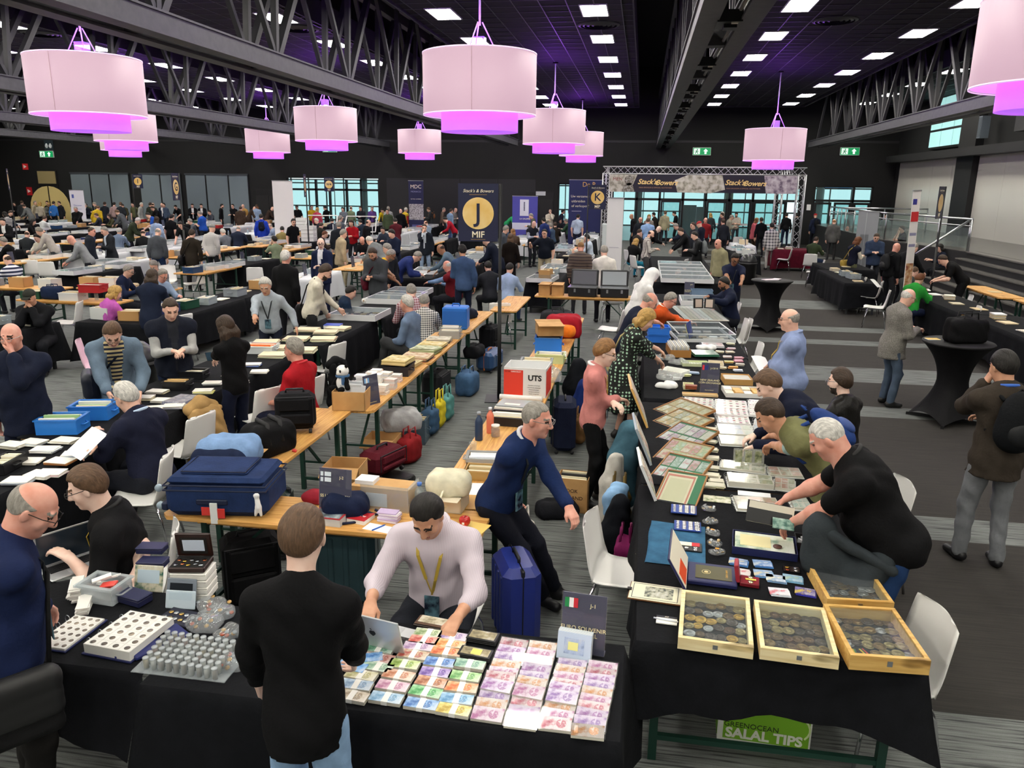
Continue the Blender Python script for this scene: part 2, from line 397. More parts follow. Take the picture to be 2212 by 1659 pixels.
# round air diffusers
for(x,y,where)in((*G(1293,53,CZ).xy,'beside the second bright panel'),(*G(1804,43,CZ).xy,'between the two right hand panel rows'),(*G(645,61,CZ).xy,'seen through the long left truss'),(*G(90,72,CZ).xy,'above the big left drum lamp')):
 t=thing('air_vent','round ceiling air vent with concentric rings '+where,'vent',(x,y,CZ),0,'ceiling vents')
 for r_ in(.12,.24,.36,.46):Lt([(r_,-.04),(r_+.07,-.02),(r_+.07,0),(r_,-.02)],20,caps=False).build('ring',mat('#38383c',.4),t,True)
def truss(x,y0,y1,label,thick=1.0):
 t=thing('roof_truss',label,'truss',(x,0,0),0,'steel roof trusses');m=mat('#4a4a4e',.5,'mottle','#414145',8.0);m2=mat('#303034',.5)
 for s in(-1,1):
  Bx(s*.26-.1,s*.26+.1,y0,y1,5.02,5.3).box(s*.26-.13,s*.26+.13,y0,y1,5.0,5.03).box(s*.26-.13,s*.26+.13,y0,y1,5.29,5.32).build('bottom_chord',m,t)
  Bx(s*.3-.1,s*.3+.1,y0,y1,7.55,7.8).build('top_chord',m2,t)
 k=0;y=y0+.6
 while y<y1-1.8:
  for s in(-1,1):
   xx=s*.27
   MB().bar((xx,y,5.3),(xx,y+.25,7.6),.11).build('web_post',m2,t)
   MB().bar((xx,y+.1,5.3),(xx,y+1.75,7.6),.13).build('web_diagonal',m2,t)
   MB().bar((xx,y+3.6,5.3),(xx,y+2.1,7.6),.09).build('web_diagonal',m2,t)
  Bx(-.2,.2,y-.12,y+.12,5.05,5.28).build('gusset',m2,t)
  y+=3.64;k+=1
 return t
TR=[(.93,8.5,44.9,'broad dark steel truss with cable tray running to the wall above the sponsor gate'),(-7.05,6.5,42.5,'long grey steel truss crossing above the big left drum lamp'),(-14.75,9,44.5,'second steel truss, behind the long left one'),(-22.5,14,44.5,'third steel truss toward the far left corner'),(-30.3,20,44.5,'outermost steel truss by the far left wall'),(8.55,8.5,43.5,'open steel truss on the right, ending above the exit sign')]
for a in TR:tr=truss(*a)
tr0=bpy.data.objects['roof_truss']
# trunking and small projectors in the tray of the broad truss
for k in range(9):
 y=10.5+k*3.64
 Bx(-.15,.15,y,y+.5,4.98,5.12).box(-.06,.1,y+.15,y+.35,4.94,4.99).build('tray_lamp',mat('#0d0d0f',.4),tr0)
 Bx(.02,.1,y+.02,y+.08,4.965,4.982).build('sensor',mat('#d8d8c8',.4),tr0)
Tu([(.12,9,5.12),(.1,20,5.1),(.14,30,5.12),(.12,44,5.12)],.025,6).build('conduit',mat('#8e8e90',.4),tr0)
struct(Bx(8.0,12.9,42.5,44.9,8.3,9.1).build('beam',mat('#151516',.8)))
# ------------------------------------------------------------------ the stage on the right: steps, platform, white wall
STONE=mat('#6f6d69',.25,'mottle','#4b4946',60.0);RISER=mat('#131314',.5)
SX,SH,SHT,WX=8.5,.2,1.2,13.0
for k in range(6):
 x=SX+k*.27
 o=struct(Bx(x,x+.27,4,26,k*SH*0,(k+1)*SH-.035).build('step',RISER))
 Bx(x-.03,x+.3,4,26,(k+1)*SH-.035,(k+1)*SH).build('tread',STONE,o)
pl_=[(SX+1.62,4),(WX,4),(WX,44),(8.8,44),(8.8,31),(9.85,26),(SX+1.62,26)]
struct(MB().prism(pl_,0,SHT-.02).build('platform',mat('#1a1a1b',.7)));struct(MB().prism(pl_,SHT-.02,SHT).build('platform_top',STONE))
wr=struct(Bx(WX,WX+.3,-26,WY,0,9.2).build('wall_right',mat('#1c1d1e',.8)))
for i,(a,c)in enumerate(((4,34.3),(36,44.2))):
 y=c
 while y>a+.1:
  e=max(y-2.4,a);Bx(WX-.06,WX,e+.006,y-.006,SHT,4.3).build('white_panel',mat('#d3d1c8',.22),wr);y=e
Bx(WX-.3,WX,34.3,36,0,9).build('pillar',mat('#1a1a1c',.6),wr)
struct(Bx(WX-.7,WX,4,44.5,4.3,4.62).build('beam',mat('#262628',.6)))
for k in range(10):
 Bx(WX-.35,WX-.02,8+k*2.3,10.27+k*2.3,5.0,8.2).build('acoustic_panel',mat('#3a3a3c',.7),wr)
# high windows in the right corner
o=struct(Bx(WX-.2,WX,35.6,39.9,4.75,7.0).build('window_40',FRAME))
for y in(35.7,37.1,38.5):
 for(a,c)in((4.85,5.5),(5.6,6.9)):
  Bx(WX-.23,WX-.2,y,y+1.3,a,c).build('pane',mat('#9fd0cd',.1,emit=.75),o)
# stainless railing with glass infill on the platform edge
def railing(pts,label,glassy=True):
 t=thing('stair_railing',label,'railing',pts[0],0)
 q=[Vector(p)-Vector(pts[0])for p in pts]
 for a,c in zip(q[:-1],q[1:]):
  L_=(c-a).length;nn=max(1,int(L_/1.3))
  Tu([a+Vector((0,0,.95)),c+Vector((0,0,.95))],.035,10).build('handrail',STEEL,t,True)
  if glassy:Tu([a+Vector((0,0,.75)),c+Vector((0,0,.75))],.02,8).build('mid_rail',STEEL,t,True)
  for k in range(nn+1):
   p=a.lerp(c,k/nn);Tu([p,p+Vector((0,0,.95))],.028,8).build('post',STEEL,t,True)
  if glassy:
   for k in range(nn):
    p,r_=a.lerp(c,(k+.06)/nn),a.lerp(c,(k+.94)/nn)
    MB().add([p+Vector((0,0,.08)),r_+Vector((0,0,.08)),r_+Vector((0,0,.7)),p+Vector((0,0,.7))],[(0,1,2,3)]).build('glass_panel',glass('#cfdedb',.12),t)
 return t
railing([(8.85,40,SHT),(8.85,31,SHT),(9.9,26.05,SHT)],'stainless railing with glass panels around the platform corner')
railing([(8.9,38,SHT),(12.6,38.2,SHT)],'stainless railing with glass panels across the back of the platform')
railing([(8.3,26.15,.0),(9.9,26.15,SHT)],'sloping stainless handrail beside the steps',False)
# ------------------------------------------------------------------ signs on the walls
GREEN=mat('#169c5b',.4,emit=.35)
def exit_sign(p,label,s=1.0,flip=1):
 t=thing('exit_sign',label,'sign',p,0,'green exit signs');t.scale=(s,s,s)
 Bx(-.48,.48,0,.08,-.2,.2).build('housing',mat('#e4e8e4',.4),t);Bx(-.46,.46,-.01,0,-.18,.18).build('green_face',GREEN,t)
 wm=mat('#f4fff8',.4,emit=.9)
 Bx(-.42,-.1,-.014,-.01,-.15,.15).build('figure_field',mat('#d8f2e6',.4,emit=.6),t)
 f=MB();M=Matrix.Translation((0,-.016,0))@Matrix.Rotation(PI/2,4,'X')
 f.prism([(-.24+.035*math.cos(a),.1+.035*math.sin(a))for a in[k*PI/4 for k in range(8)]],0,.003,M)
 for poly in([(-.3,.05),(-.22,.05),(-.24,-.04),(-.29,-.04)],[(-.27,-.03),(-.23,-.03),(-.17,-.13),(-.21,-.13)],[(-.3,-.02),(-.26,-.03),(-.33,-.13),(-.37,-.12)],[(-.23,.05),(-.15,.0),(-.16,-.02),(-.24,.02)],[(-.29,.05),(-.37,.0),(-.36,-.02),(-.28,.02)]):f.prism(poly,0,.003,M)
 f.build('running_figure',mat('#0f7d48',.4),t)
 MB().prism([(.2,.13),(.08,.01),(.15,.01),(.15,-.13),(.25,-.13),(.25,.01),(.32,.01)][::-1],0,.003,M).build('arrow',wm,t)
 return t
exit_sign(onY(1516,327,WY-.1),'green exit sign on the back wall above the sponsor gate');exit_sign(onY(1836,327,WY-.1),'green exit sign high above the glazed doors on the right')
exit_sign(onY(100,333,WY-.1),'green exit sign far left under the toilet sign');exit_sign(onY(712,322,WY-.1),'green exit sign half hidden behind a drum lamp',.9)
def wall_sign(x,y,w_,h_,m,label,art=None):
 p=onY(x,y,WY-.06);t=thing('wall_sign',label,'sign',p)
 Bx(-w_/2,w_/2,0,.05,-h_/2,h_/2).build('plate',m,t)
 if art=='wc':
  for s in(-1,1):Lt([(.001,.13),(.05,.1),(.05,.06),(.09,.02),(.09,-.08),(.04,-.16),(.001,-.16)],8,(s*.13,-.02,0)).build('figure',mat('#dfe6ea',.4),t)
 if art=='fire':MB().prism([(-.1,-.1),(.12,0),(-.1,.12)],0,.004,Matrix.Translation((0,-.004,0))@Matrix.Rotation(PI/2,4,'X')).build('symbol',mat('#f5e6e4',.4),t)
 return t
wall_sign(105,314,.6,.75,mat('#2e3a42',.4),'dark toilet sign with two white figures above the green exit sign','wc')
wall_sign(54,360,.36,.36,mat('#c0262b',.4,emit=.15),'red fire symbol sign high at far left','fire');wall_sign(63,413,.36,.5,mat('#c0262b',.4),'red fire notice beside the far left door','fire')
wall_sign(1168,418,.55,.22,mat('#b9bcc0',.4),'small pale sign over the dark recessed doorway')
wall_sign(1747,448,.2,.3,mat('#e8e8e8',.4),'white wall switch right of the sponsor gate')
t=thing('wall_screen','blue information screen hanging beyond the glazed doors','screen',onY(1812,403,46.2));Bx(-.75,.75,0,.06,-.1,.25).build('bezel',FRAME,t);Bx(-.72,.72,-.01,0,-.07,.22).build('display',mat('#5f8fc0',.3,emit=.7),t)
t=thing('stage_speaker','grey column speaker under the high corner windows','speaker',(WX-.45,33.2,5.3));Bx(-.2,.1,-.15,.15,-.4,.4).build('cabinet',mat('#6c7680',.5),t);Bx(-.21,-.2,-.12,.12,-.36,.36).build('grille',mat('#4d565e',.7),t)
# ------------------------------------------------------------------ drum lamps
SHADE=mat('#dfb6ca',.6,emit=.53);SHADE.node_tree.nodes['Principled BSDF'].inputs['Base Color'].default_value=(.2,.15,.17,1);SHADE_IN=mat('#d588f0',.6,emit=.6);PURPLE=mat('#c873f5',.6,emit=.62)
def ring_wall(r,z0,z1,n=56,th=.012):
 return Lt([(r,z0),(r,z1),(r-th,z1),(r-th,z0),(r,z0)],n,caps=False)
lamp_m={}
def drum_lamp(x,y,z0,label,k=1.0,top=CZ):
 t=thing('pendant_lamp',label,'lamp',(x,y,z0),0,'white drum pendant lamps')
 h=1.06*k
 if k not in lamp_m:
  lamp_m[k]=(ring_wall(1.05*k,0,h).mesh('outer_shade',SHADE,True),Lt([(1.03*k,.01),(1.03*k,h-.01)],56,caps=False).mesh('shade_lining',SHADE_IN,True),ring_wall(.72*k,-.3*k,.25).mesh('inner_shade',PURPLE,True),Lt([(.01,-.27),(.71*k,-.27*k)],48,caps=False).mesh('diffuser',mat('#b765f0',.6,emit=.7),True),Lt([(1.045*k,-.012),(1.055*k,-.012),(1.055*k,.012),(1.04*k,.012)],56,caps=False).lathe([(1.045*k,h-.012),(1.055*k,h-.012),(1.055*k,h+.012),(1.04*k,h+.012)],56,caps=False).mesh('rim',mat('#e8c8e8',.5,emit=.5),True))
 for nm,me in zip(('outer_shade','shade_lining','inner_shade','diffuser','rim'),lamp_m[k]):link(nm,me,t)
 Tu([(1.053*k*math.cos(-1.5),1.053*k*math.sin(-1.5),.01),(1.053*k*math.cos(-1.5),1.053*k*math.sin(-1.5),h-.01)],.006,6).build('seam',mat('#cfaebb',.6),t)
 wire=mat('#cfb8e6',.4)
 for a in range(3):Tu([(.55*math.cos(a*2.1),.55*math.sin(a*2.1),h*.6),(.05*math.cos(a*2.1),.05*math.sin(a*2.1),h+.55)],.012,5).build('hanging_wire',wire,t)
 Bx(-.1,.1,-.1,.1,h-.1,h+.3).build('acrylic_box',glass('#e9dcff',.3),t)
 Tu([(0,0,h+.5),(0,0,top-z0)],.02,6).build('suspension_rod',wire,t)
 Lt([(.09,top-z0-.05),(.09,top-z0)],12).build('ceiling_rose',BLACKM,t)
 li=bpy.data.lights.new('lamp_light','POINT');li.color=(.34,.07,1.0);li.energy=65;li.shadow_soft_size=.3
 lo=bpy.data.objects.new('lamp_light',li);COL.objects.link(lo);lo.parent=t;lo.location=(0,0,h+.45)
 return t
p=G(270,325,4.4)
for a in((-3.1,15.05,4.28,'largest drum lamp hanging in the middle above the J sign'),(-3.08,27.35,4.36,'drum lamp second in line behind the large middle lamp'),(-3.05,38.85,4.38,'drum lamp third in line behind the large middle lamp, overlapped'),(-10.95,14.75,4.27,'large drum lamp upper left below the long truss'),(-10.85,26.6,4.4,'drum lamp beside the truss, left of the large middle lamp'),(-10.9,38.4,4.45,'small drum lamp just left of the large middle lamp'),(-18.5,26.7,4.38,'drum lamp tucked right behind the large left lamp'),(-18.3,37.4,4.42,'small drum lamp standing alone above the window blinds'),(p.x,p.y,4.4,'small drum lamp lowest and farthest behind the large left lamp'),(4.52,30.1,3.95,'drum lamp hanging in front of the sponsor gate'),(5.2,11.55,4.33,'drum lamp cut by the right picture edge')):drum_lamp(*a)
# ------------------------------------------------------------------ lettered banner posts
def banner_post(x,y,rz,letter,side,label,hgt=3.05,w_=.55,h_=.78):
 t=thing('banner_post',label,'sign post',(x,y,0),rz,'lettered aisle signs')
 Bx(-.2,.2,-.22,.22,0,.012).build('base_plate',mat('#1d1d1f',.5),t)
 Tu([(0,0,.01),(0,0,hgt)],.022,10).build('pole',BLACKM,t,True);Tu([(0,0,.01),(0,0,1.6)],.028,10).build('pole_sleeve',BLACKM,t,True)
 x0,x1=(-w_-.03,-.03)if side<0 else(.03,w_+.03);cx=(x0+x1)/2
 Bx(x0,x1,-.006,.006,hgt-h_,hgt).build('panel',NAVY,t)
 for s in(1,-1):
  Mx=Matrix.Translation((cx,-.008*s,hgt-.4))@Matrix.Rotation(PI/2*s,4,'X')
  MB().prism([(.215*math.cos(k*PI/20),.215*math.sin(k*PI/20))for k in range(40)],0,.003,Mx).build('gold_disc',mat('#e6b95f',.35,'mottle','#f3d79a',2.5),t)
 if letter:text(letter,.34 if len(letter)<2 else .2,NAVY,t,(cx,-.014,hgt-.4),bold=.004)
 text("Stack's & Bowers",.06,CREAM,t,(cx,-.01,hgt-.1),shear=.3);Bx(cx-.12,cx+.12,-.008,-.006,hgt-.15,hgt-.147).build('rule',GOLD,t)
 text('MIF',.12,CREAM,t,(cx,-.01,hgt-.69),bold=.002);Bx(cx-.1,cx+.1,-.008,-.006,hgt-.755,hgt-.752).build('rule',GOLD,t)
 return t
p=G(1078,862);banner_post(p.x,p.y,R(8),'J',-1,'navy banner with gold disc lettered J on black floor pole')
p=onY(1268,500,26);banner_post(p.x,26,R(4),'K',1,'navy banner lettered K before the sponsor gate')
p=onY(722,400,43);banner_post(p.x,43,R(4),'W4',-1,'navy banner lettered W4 by the far glass front',3.3)
p=onY(287,400,42);banner_post(p.x,42,R(10),'I',1,'navy banner lettered I between the window blinds',3.35)
p=onY(389,420,22);banner_post(p.x,22,R(102),'G',-1,'navy banner lettered G turned almost edge on',3.25)
p=onY(2032,480,21.5);banner_post(p.x,21.5,R(58),'',-1,'navy banner turned edge on before the white wall',3.1)
p=onY(20,400,27);banner_post(p.x,27,R(128),'',-1,'navy banner edge on by the far left brick wall',3.4)
p=onY(662,430,27);banner_post(p.x,27,R(107),'',-1,'thin edge-on banner beside the tall white board',3.3)
# ------------------------------------------------------------------ roll-up banners and boards
def rollup(xa,xb,ytop,Y,rz,m,label,art=(),cat='banner',tilt=0,foot=True):
 a=onY(xa,ytop,Y);c=onY(xb,ytop,Y);w_=(c.x-a.x);h_=a.z
 t=thing('rollup_banner' if cat=='banner' else 'display_board',label,cat,((a.x+c.x)/2,Y,0),rz);t.rotation_euler[1]=tilt
 Bx(-w_/2,w_/2,-.006,.006,.06,h_).build('print',m,t);Bx(-w_/2-.01,w_/2+.01,-.015,.015,h_-.02,h_+.01).build('top_rail',STEEL,t)
 if foot:Bx(-w_/2,w_/2,-.08,.08,0,.07).build('cassette',STEEL,t)
 for(k,*v)in art:
  if k=='text':text(v[0],v[1]*w_,v[3]if len(v)>3 else CREAM,t,(0 if len(v)<5 else v[4]*w_,-.01,v[2]*h_))
  else:Bx(v[0]*w_,v[1]*w_,-.011,-.006,v[2]*h_,v[3]*h_).build(k,v[4],t)
 return t
ART=mat('#b9b6b4',.6,'note','#6f6a6c',14.0)
rollup(882,914,390,41,0,mat('#23264a',.5),'dark blue roll-up banner reading MDC MONACO',[('text','MDC',.34,.90),('text','MONACO',.15,.82,mat('#8d90b8',.5)),('text','BUY SELL AUCTIONS',.075,.7),('print_band',-.49,.49,.36,.62,ART),('print_band',-.3,.3,.2,.28,mat('#5a5e92',.5))])
rollup(588,630,390,30,R(5),mat('#e4e2e2',.6),'tall blank white display board beside the blinds',cat='board',foot=False)
rollup(1313,1348,427,24,R(3),mat('#d9d8da',.6),'pale grey roll-up banner standing under the gate',[('print_band',-.3,.3,.45,.46,mat('#bcbcc4',.6))])
rollup(1107,1162,423,40,R(-2),mat('#4a48a0',.5),'violet roll-up banner with a pale emblem',[('print_band',-.2,.15,.6,.93,mat('#d6d6e4',.6)),('print_band',-.05,.0,.7,.88,mat('#3a3a70',.6)),('print_band',-.5,.5,.32,.46,mat('#c9c8dd',.6)),('text','LA GALERIE',.08,.54)])
rollup(1230,1300,388,39,0,mat('#232a5c',.5),'wide navy banner with Dutch text beside the K sign',[('text','De R',.2,.93,GOLD,.12),('text','Uw verzameling',.105,.76,CREAM,-.1),('text','uitbreiden',.105,.69,CREAM,-.2),('text','of verkopen?',.105,.62,CREAM,-.14),('print_band',-.4,-.1,.54,.55,mat('#9b97b0',.6))])
rollup(150,178,410,40,R(8),mat('#cfcbd8',.6),'pale lilac roll-up banner among the far left crowd',[('print_band',-.35,-.2,.82,.9,mat('#4b57a0',.6)),('text','Discover',.16,.66,mat('#4b57a0',.6)),('text','treasures',.14,.58,mat('#8d8fb8',.6))])
p=G(1968,545,0)
rollup(1981,2001,411,18.5,R(18),mat('#e6e3df',.6),'narrow white roll-up banner with red stripe near the railing',[('print_band',-.4,.1,.9,.94,mat('#3a3a90',.5)),('print_band',-.45,.45,.78,.85,mat('#c62f33',.5)),('print_band',-.4,.4,.68,.7,mat('#8a8aa8',.6)),('print_band',-.4,.4,.6,.62,mat('#8a8aa8',.6)),('print_band',-.45,.45,.3,.48,mat('#c59a6a',.6,'note','#8a4a3a',9.0)),('print_band',-.49,.49,.1,.28,mat('#3c3a9a',.5))],tilt=R(-2))
rollup(1856,1900,456,31,R(-8),mat('#8f9296',.5),'grey portable display board behind the seated man',[('print_band',-.1,-.08,.1,1.0,mat('#b9bcc0',.4)),('print_band',-.3,.1,.1,.62,mat('#6d7074',.5))],cat='board')
# ------------------------------------------------------------------ sponsor gate of silver truss
def lattice(a,c,s,parent,along):
 """a square box truss: four chords and zig-zag lacing, two parts"""
 a=Vector(a);c=Vector(c);d=(c-a);L_=d.length;d.normalize();u=Vector((0,1,0));v=d.cross(u).normalized();h=s/2
 ch=MB();la=MB();cor=[(i*h,j*h)for i,j in((-1,-1),(1,-1),(1,1),(-1,1))]
 for(i,j)in cor:ch.tube([a+u*i+v*j,c+u*i+v*j],.025,6)
 n_=int(L_/s)
 for k in range(n_):
  for q in range(4):
   (i,j),(i2,j2)=cor[q],cor[(q+1)%4];p0=a+d*(L_*k/n_);p1=a+d*(L_*(k+1)/n_)
   la.bar(p0+u*(i if k%2 else i2)+v*(j if k%2 else j2),p1+u*(i2 if k%2 else i)+v*(j2 if k%2 else j),.02)
 ch.build(along,mat('#cfcfd2',.3,metal=.6),parent,True);la.build('lacing',mat('#c4c4c8',.35,metal=.6),parent)
GY=35.7
t=thing('sponsor_gate','silver lattice truss gate carrying the printed sponsor banner','gate',(2.45,GY,0))
lattice((-4.25,0,3.68),(4.3,0,3.68),.3,t,'cross_beam')
for x,y in((-4.1,0),(4.15,0),(3.75,3.0),(-4.1,3.0)):lattice((x,y,0),(x,y,3.55),.3,t,'leg')
for x in(-4.1,3.75):lattice((x,.15,3.68),(x+.001,2.9,3.68),.28,t,'side_beam')
bo=Bx(-3.95,3.95,-.2,-.19,2.76,3.5).build('banner',mat('#211c2c',.55),t)
NP=mat('#c9c4b6',.6,'note','#8d8878',5.0);NP2=mat('#b8abb6',.6,'note','#6f6272',5.0)
MX=Matrix.Translation((0,-.2,0))@Matrix.Rotation(PI/2,4,'X')
MB().prism([(-3.95,2.76),(-3.05,2.76),(-2.75,3.5),(-3.95,3.5)],0,.006,MX).build('note_print',NP,bo)
MB().prism([(-1.0,2.77),(.4,2.74),(1.0,2.9),(.85,3.5),(-.6,3.5),(-1.15,3.27)],0,.006,MX).build('note_print',NP,bo)
MB().prism([(2.7,2.76),(3.95,2.76),(3.95,3.5),(2.58,3.5)],0,.006,MX).build('note_print',NP2,bo)
b=MB();b.prism([(-3.45+.2*math.cos(k*PI/8),3.25+.22*math.sin(k*PI/8))for k in range(16)],0,.004,Matrix.Translation((.35,-.207,0))@Matrix.Rotation(PI/2,4,'X'));b.prism([(-3.4,2.77),(-2.85,2.77),(-2.95,3.1),(-3.1,3.15),(-3.3,3.05)],0,.004,Matrix.Translation((0,-.207,0))@Matrix.Rotation(PI/2,4,'X'));b.build('portrait_print',mat('#8d877c',.6,'note','#5c574f',16.0),bo)
text('MEN',.2,mat('#8a3f3f',.5),bo,(-3.6,-.21,3.3))
for x in(-1.95,1.75):
 text("Stack's",.3,mat('#f0d08a',.4),bo,(x-.37,-.21,3.19),shear=.35,bold=.006);text('&',.22,mat('#f0d08a',.4),bo,(x+.04,-.21,3.17),shear=.2);text('Bowers',.3,mat('#f0d08a',.4),bo,(x+.46,-.21,3.16),shear=.35,bold=.006)
 text('MAIN SPONSOR & OFFICIAL AUCTIONEER',.075,mat('#b08a70',.5),bo,(x,-.21,2.95))
for(x,y,dx)in((1180,430,0),):pass
# ------------------------------------------------------------------ tables
WOODM=mat('#d9a861',.5,'wood','#b97f3c');GREENLEG=mat('#16382e',.45)
def wood_table(x0,x1,y0,y1,label,z=.78,along=None):
 L_,W_=(x1-x0,y1-y0);alongx=L_>=W_
 t=thing('trestle_table',label,'table',((x0+x1)/2,(y0+y1)/2,0),0 if alongx else PI/2,'wooden trestle tables')
 if not alongx:L_,W_=W_,L_
 l,w_=L_/2,W_/2;nb=3 if W_<.6 else 4
 for k in range(nb):
  a=-w_+k*W_/nb;c=a+W_/nb-.004;rr=.05
  if k==0:poly=[(-l+rr,a),(l-rr,a),(l,a+rr),(l,c),(-l,c),(-l,a+rr)]
  elif k==nb-1:poly=[(-l,a),(l,a),(l,c-rr),(l-rr,c),(-l+rr,c),(-l,c-rr)]
  else:poly=[(-l,a),(l,a),(l,c),(-l,c)]
  MB().prism(poly,z-.027,z).build('plank',WOODM,t)
 for q in(-1,1):Bx(-l+.25,l-.25,q*(w_-.065)-.015,q*(w_-.065)+.015,z-.06,z-.027).build('edge_rail',mat('#b9853f',.5),t)
 for s in(-1,1):
  x=s*(l-.3)
  for q in(-1,1):MB().bar((x,q*(w_-.06),0),(x,q*(w_-.06),z-.03),.04).build('leg',GREENLEG,t)
  for(zz,th)in((.12,.03),(z-.07,.035),(.3,.022)):MB().bar((x,-w_+.06,zz),(x,w_-.06,zz),th).build('cross_bar',GREENLEG,t)
  MB().bar((x,0,.3),(x-s*.45,0,z-.05),.022).build('brace',GREENLEG,t)
 return t
def cloth_table(x0,x1,y0,y1,label,drop=(.6,.6,.6,.6),z=.775,seed=0,clothlabel=None,legs='green',wave=.018,m=None):
 """a table and, lying on it, its cloth: drop = front, right, back, left"""
 alongx=(x1-x0)>=(y1-y0)
 t=thing('trade_table',label,'table',((x0+x1)/2,(y0+y1)/2,0),0,'cloth covered trade tables')
 l,w_=(x1-x0)/2,(y1-y0)/2
 Bx(-l+.02,l-.02,-w_+.02,w_-.02,z-.03,z-.006).build('table_top',WOODM,t)
 lm=GREENLEG if legs=='green' else mat('#3a3d40',.4)
 for sx in(-1,1):
  for sy in(-1,1):MB().bar((sx*(l-.12),sy*(w_-.1),0),(sx*(l-.12),sy*(w_-.1),z-.03),.045).build('leg',lm,t)
 if alongx:[MB().bar((s*(l-.12),-w_+.1,.14),(s*(l-.12),w_-.1,.14),.03).build('cross_bar',lm,t)for s in(-1,1)]
 else:[MB().bar((-l+.12,s*(w_-.1),.14),(l-.12,s*(w_-.1),.14),.03).build('cross_bar',lm,t)for s in(-1,1)]
 rnd=random.Random(seed);per=[]
 seg=[((-l,-w_),(l,-w_),(0,-1),drop[0]),((l,-w_),(l,w_),(1,0),drop[1]),((l,w_),(-l,w_),(0,1),drop[2]),((-l,w_),(-l,-w_),(-1,0),drop[3])]
 for k,(a,c,nrm,d)in enumerate(seg):
  L_=math.hypot(c[0]-a[0],c[1]-a[1]);n_=max(6,int(L_/.075));dn=seg[(k+1)%4][3];dp=seg[k-1][3]
  for i in range(n_):
   f=i/n_;per.append((a[0]+(c[0]-a[0])*f,a[1]+(c[1]-a[1])*f,nrm,d,f*L_,(1-f)*L_,i==0,seg[k-1][2]))
 ph=[rnd.uniform(0,6.3)for _ in range(4)];rows=7;n_=len(per);vs=[];fs=[]
 for r_ in range(rows+1):
  q=r_/rows
  for i,(x,y,nr,d,fa,fb,corner,pn)in enumerate(per):
   if d<=.001:vs.append((x,y,z-.012*min(1,r_)));continue
   if corner:nx,ny=(nr[0]+pn[0])*.75,(nr[1]+pn[1])*.75
   else:nx,ny=nr
   cn=math.exp(-fa/.12)+math.exp(-fb/.12)
   s_=i*.42+ph[0];wv=wave*q*(math.sin(s_*1.3+ph[1])+.7*math.sin(s_*2.9+ph[2])+.5*math.sin(s_*.47))
   out=.012*math.sin(min(1,q*3)*PI/2)+wv+.11*cn*q**1.4+.01*q
   hem=d*(1+.035*math.sin(s_*.33+ph[3]))+.06*cn
   vs.append((x+nx*out,y+ny*out,max(.012,z-hem*q)))
 for r_ in range(rows):
  for i in range(n_):fs.append((r_*n_+i,r_*n_+(i+1)%n_,(r_+1)*n_+(i+1)%n_,(r_+1)*n_+i))
 fs.append(tuple(range(n_-1,-1,-1)))
 fs=[f[::-1]for f in fs]
 c=MB().add(vs,fs).build('tablecloth',m or BLACKCLOTH,None,True,t.location)
 for pl in c.data.polygons:
  if len(pl.vertices)>4:pl.use_smooth=False
 tag(c,clothlabel or label.replace('table','cloth on the table',1),'tablecloth','black table cloths')
 return t
def tbl(name,*a,**k):return cloth_table(*a,name,**k)
tbl('black covered table of banknote bundles facing the camera',-2.2,.02,2.84,3.56,drop=(.62,.55,.3,.05),seed=1,clothlabel='black cloth under the souvenir banknotes, hanging to shadow')
tbl('black covered coin table behind the man in jeans, left half',-4.3,-2.24,2.92,3.62,drop=(.42,.0,.3,.3),seed=2,clothlabel='black cloth under the coin albums and tubes')
tbl('black covered corner table of medal trays nearest the camera',.08,1.49,3.62,5.8,drop=(.37,.42,.0,.4),seed=3,clothlabel='black cloth under the wooden medal trays, corner knotted',wave=.03)
tbl('black covered table of banknote albums beside the leaning man',.1,1.49,5.84,8.25,drop=(.0,.45,.4,.4),seed=4,clothlabel='black cloth under the folder of banknote albums')
tbl('black covered table of boxes by the woman in green dress',.12,1.5,8.42,10.7,drop=(.4,.5,.0,.45),seed=5,clothlabel='black cloth under the boxes by the green dress')
tbl('black covered table behind the clear case and orange sweater',.14,1.52,10.74,12.9,drop=(.0,.5,.0,.45),seed=6,clothlabel='black cloth under the clear case by the orange sweater')
tbl('black covered table by the man in white head cloth',.16,1.54,12.94,17.1,drop=(.0,.5,.5,.5),seed=7,clothlabel='black cloth beside the man in white head cloth')
tbl('black covered coin table at the near left edge',-5.5,-4.6,3.4,5.85,drop=(.5,.6,.0,.5),seed=8,clothlabel='black cloth under the postcards at near left edge')
tbl('black covered table with two blue file boxes',-5.5,-4.58,5.9,8.05,drop=(.0,.6,.0,.5),seed=9,clothlabel='black cloth under the two blue file boxes')
tbl('black covered table before the seated man in red polo',-5.5,-4.56,8.1,10.3,drop=(.0,.6,.0,.5),seed=10,clothlabel='black cloth before the man in red polo')
tbl('black covered table with a flat showcase, behind the red polo',-5.3,-4.42,10.35,12.7,drop=(.0,.65,.0,.5),seed=11,clothlabel='black cloth under the first flat glass showcase')
tbl('black covered table with the violet-lit showcase by yellow shirt',-5.2,-4.3,12.75,15.6,drop=(.0,.65,.5,.5),seed=12,clothlabel='black cloth under the showcase by the yellow shirt')
wood_table(-3.22,-.95,4.57,5.06,'wooden trestle table carrying the blue suitcase, nearest the camera')
wood_table(-3.34,-2.84,5.1,7.32,'wooden trestle table carrying the black backpack')
wood_table(-3.12,-2.62,7.3,9.5,'wooden trestle table with white boxed stacks and panda')
wood_table(-3.12,-2.62,9.52,11.72,'wooden trestle table with stacked old papers')
wood_table(-3.1,-2.6,11.74,13.9,'wooden trestle table with the upright blue box')
wood_table(-2.7,-2.2,14.0,16.0,'wooden trestle table behind the J pole with cartons')
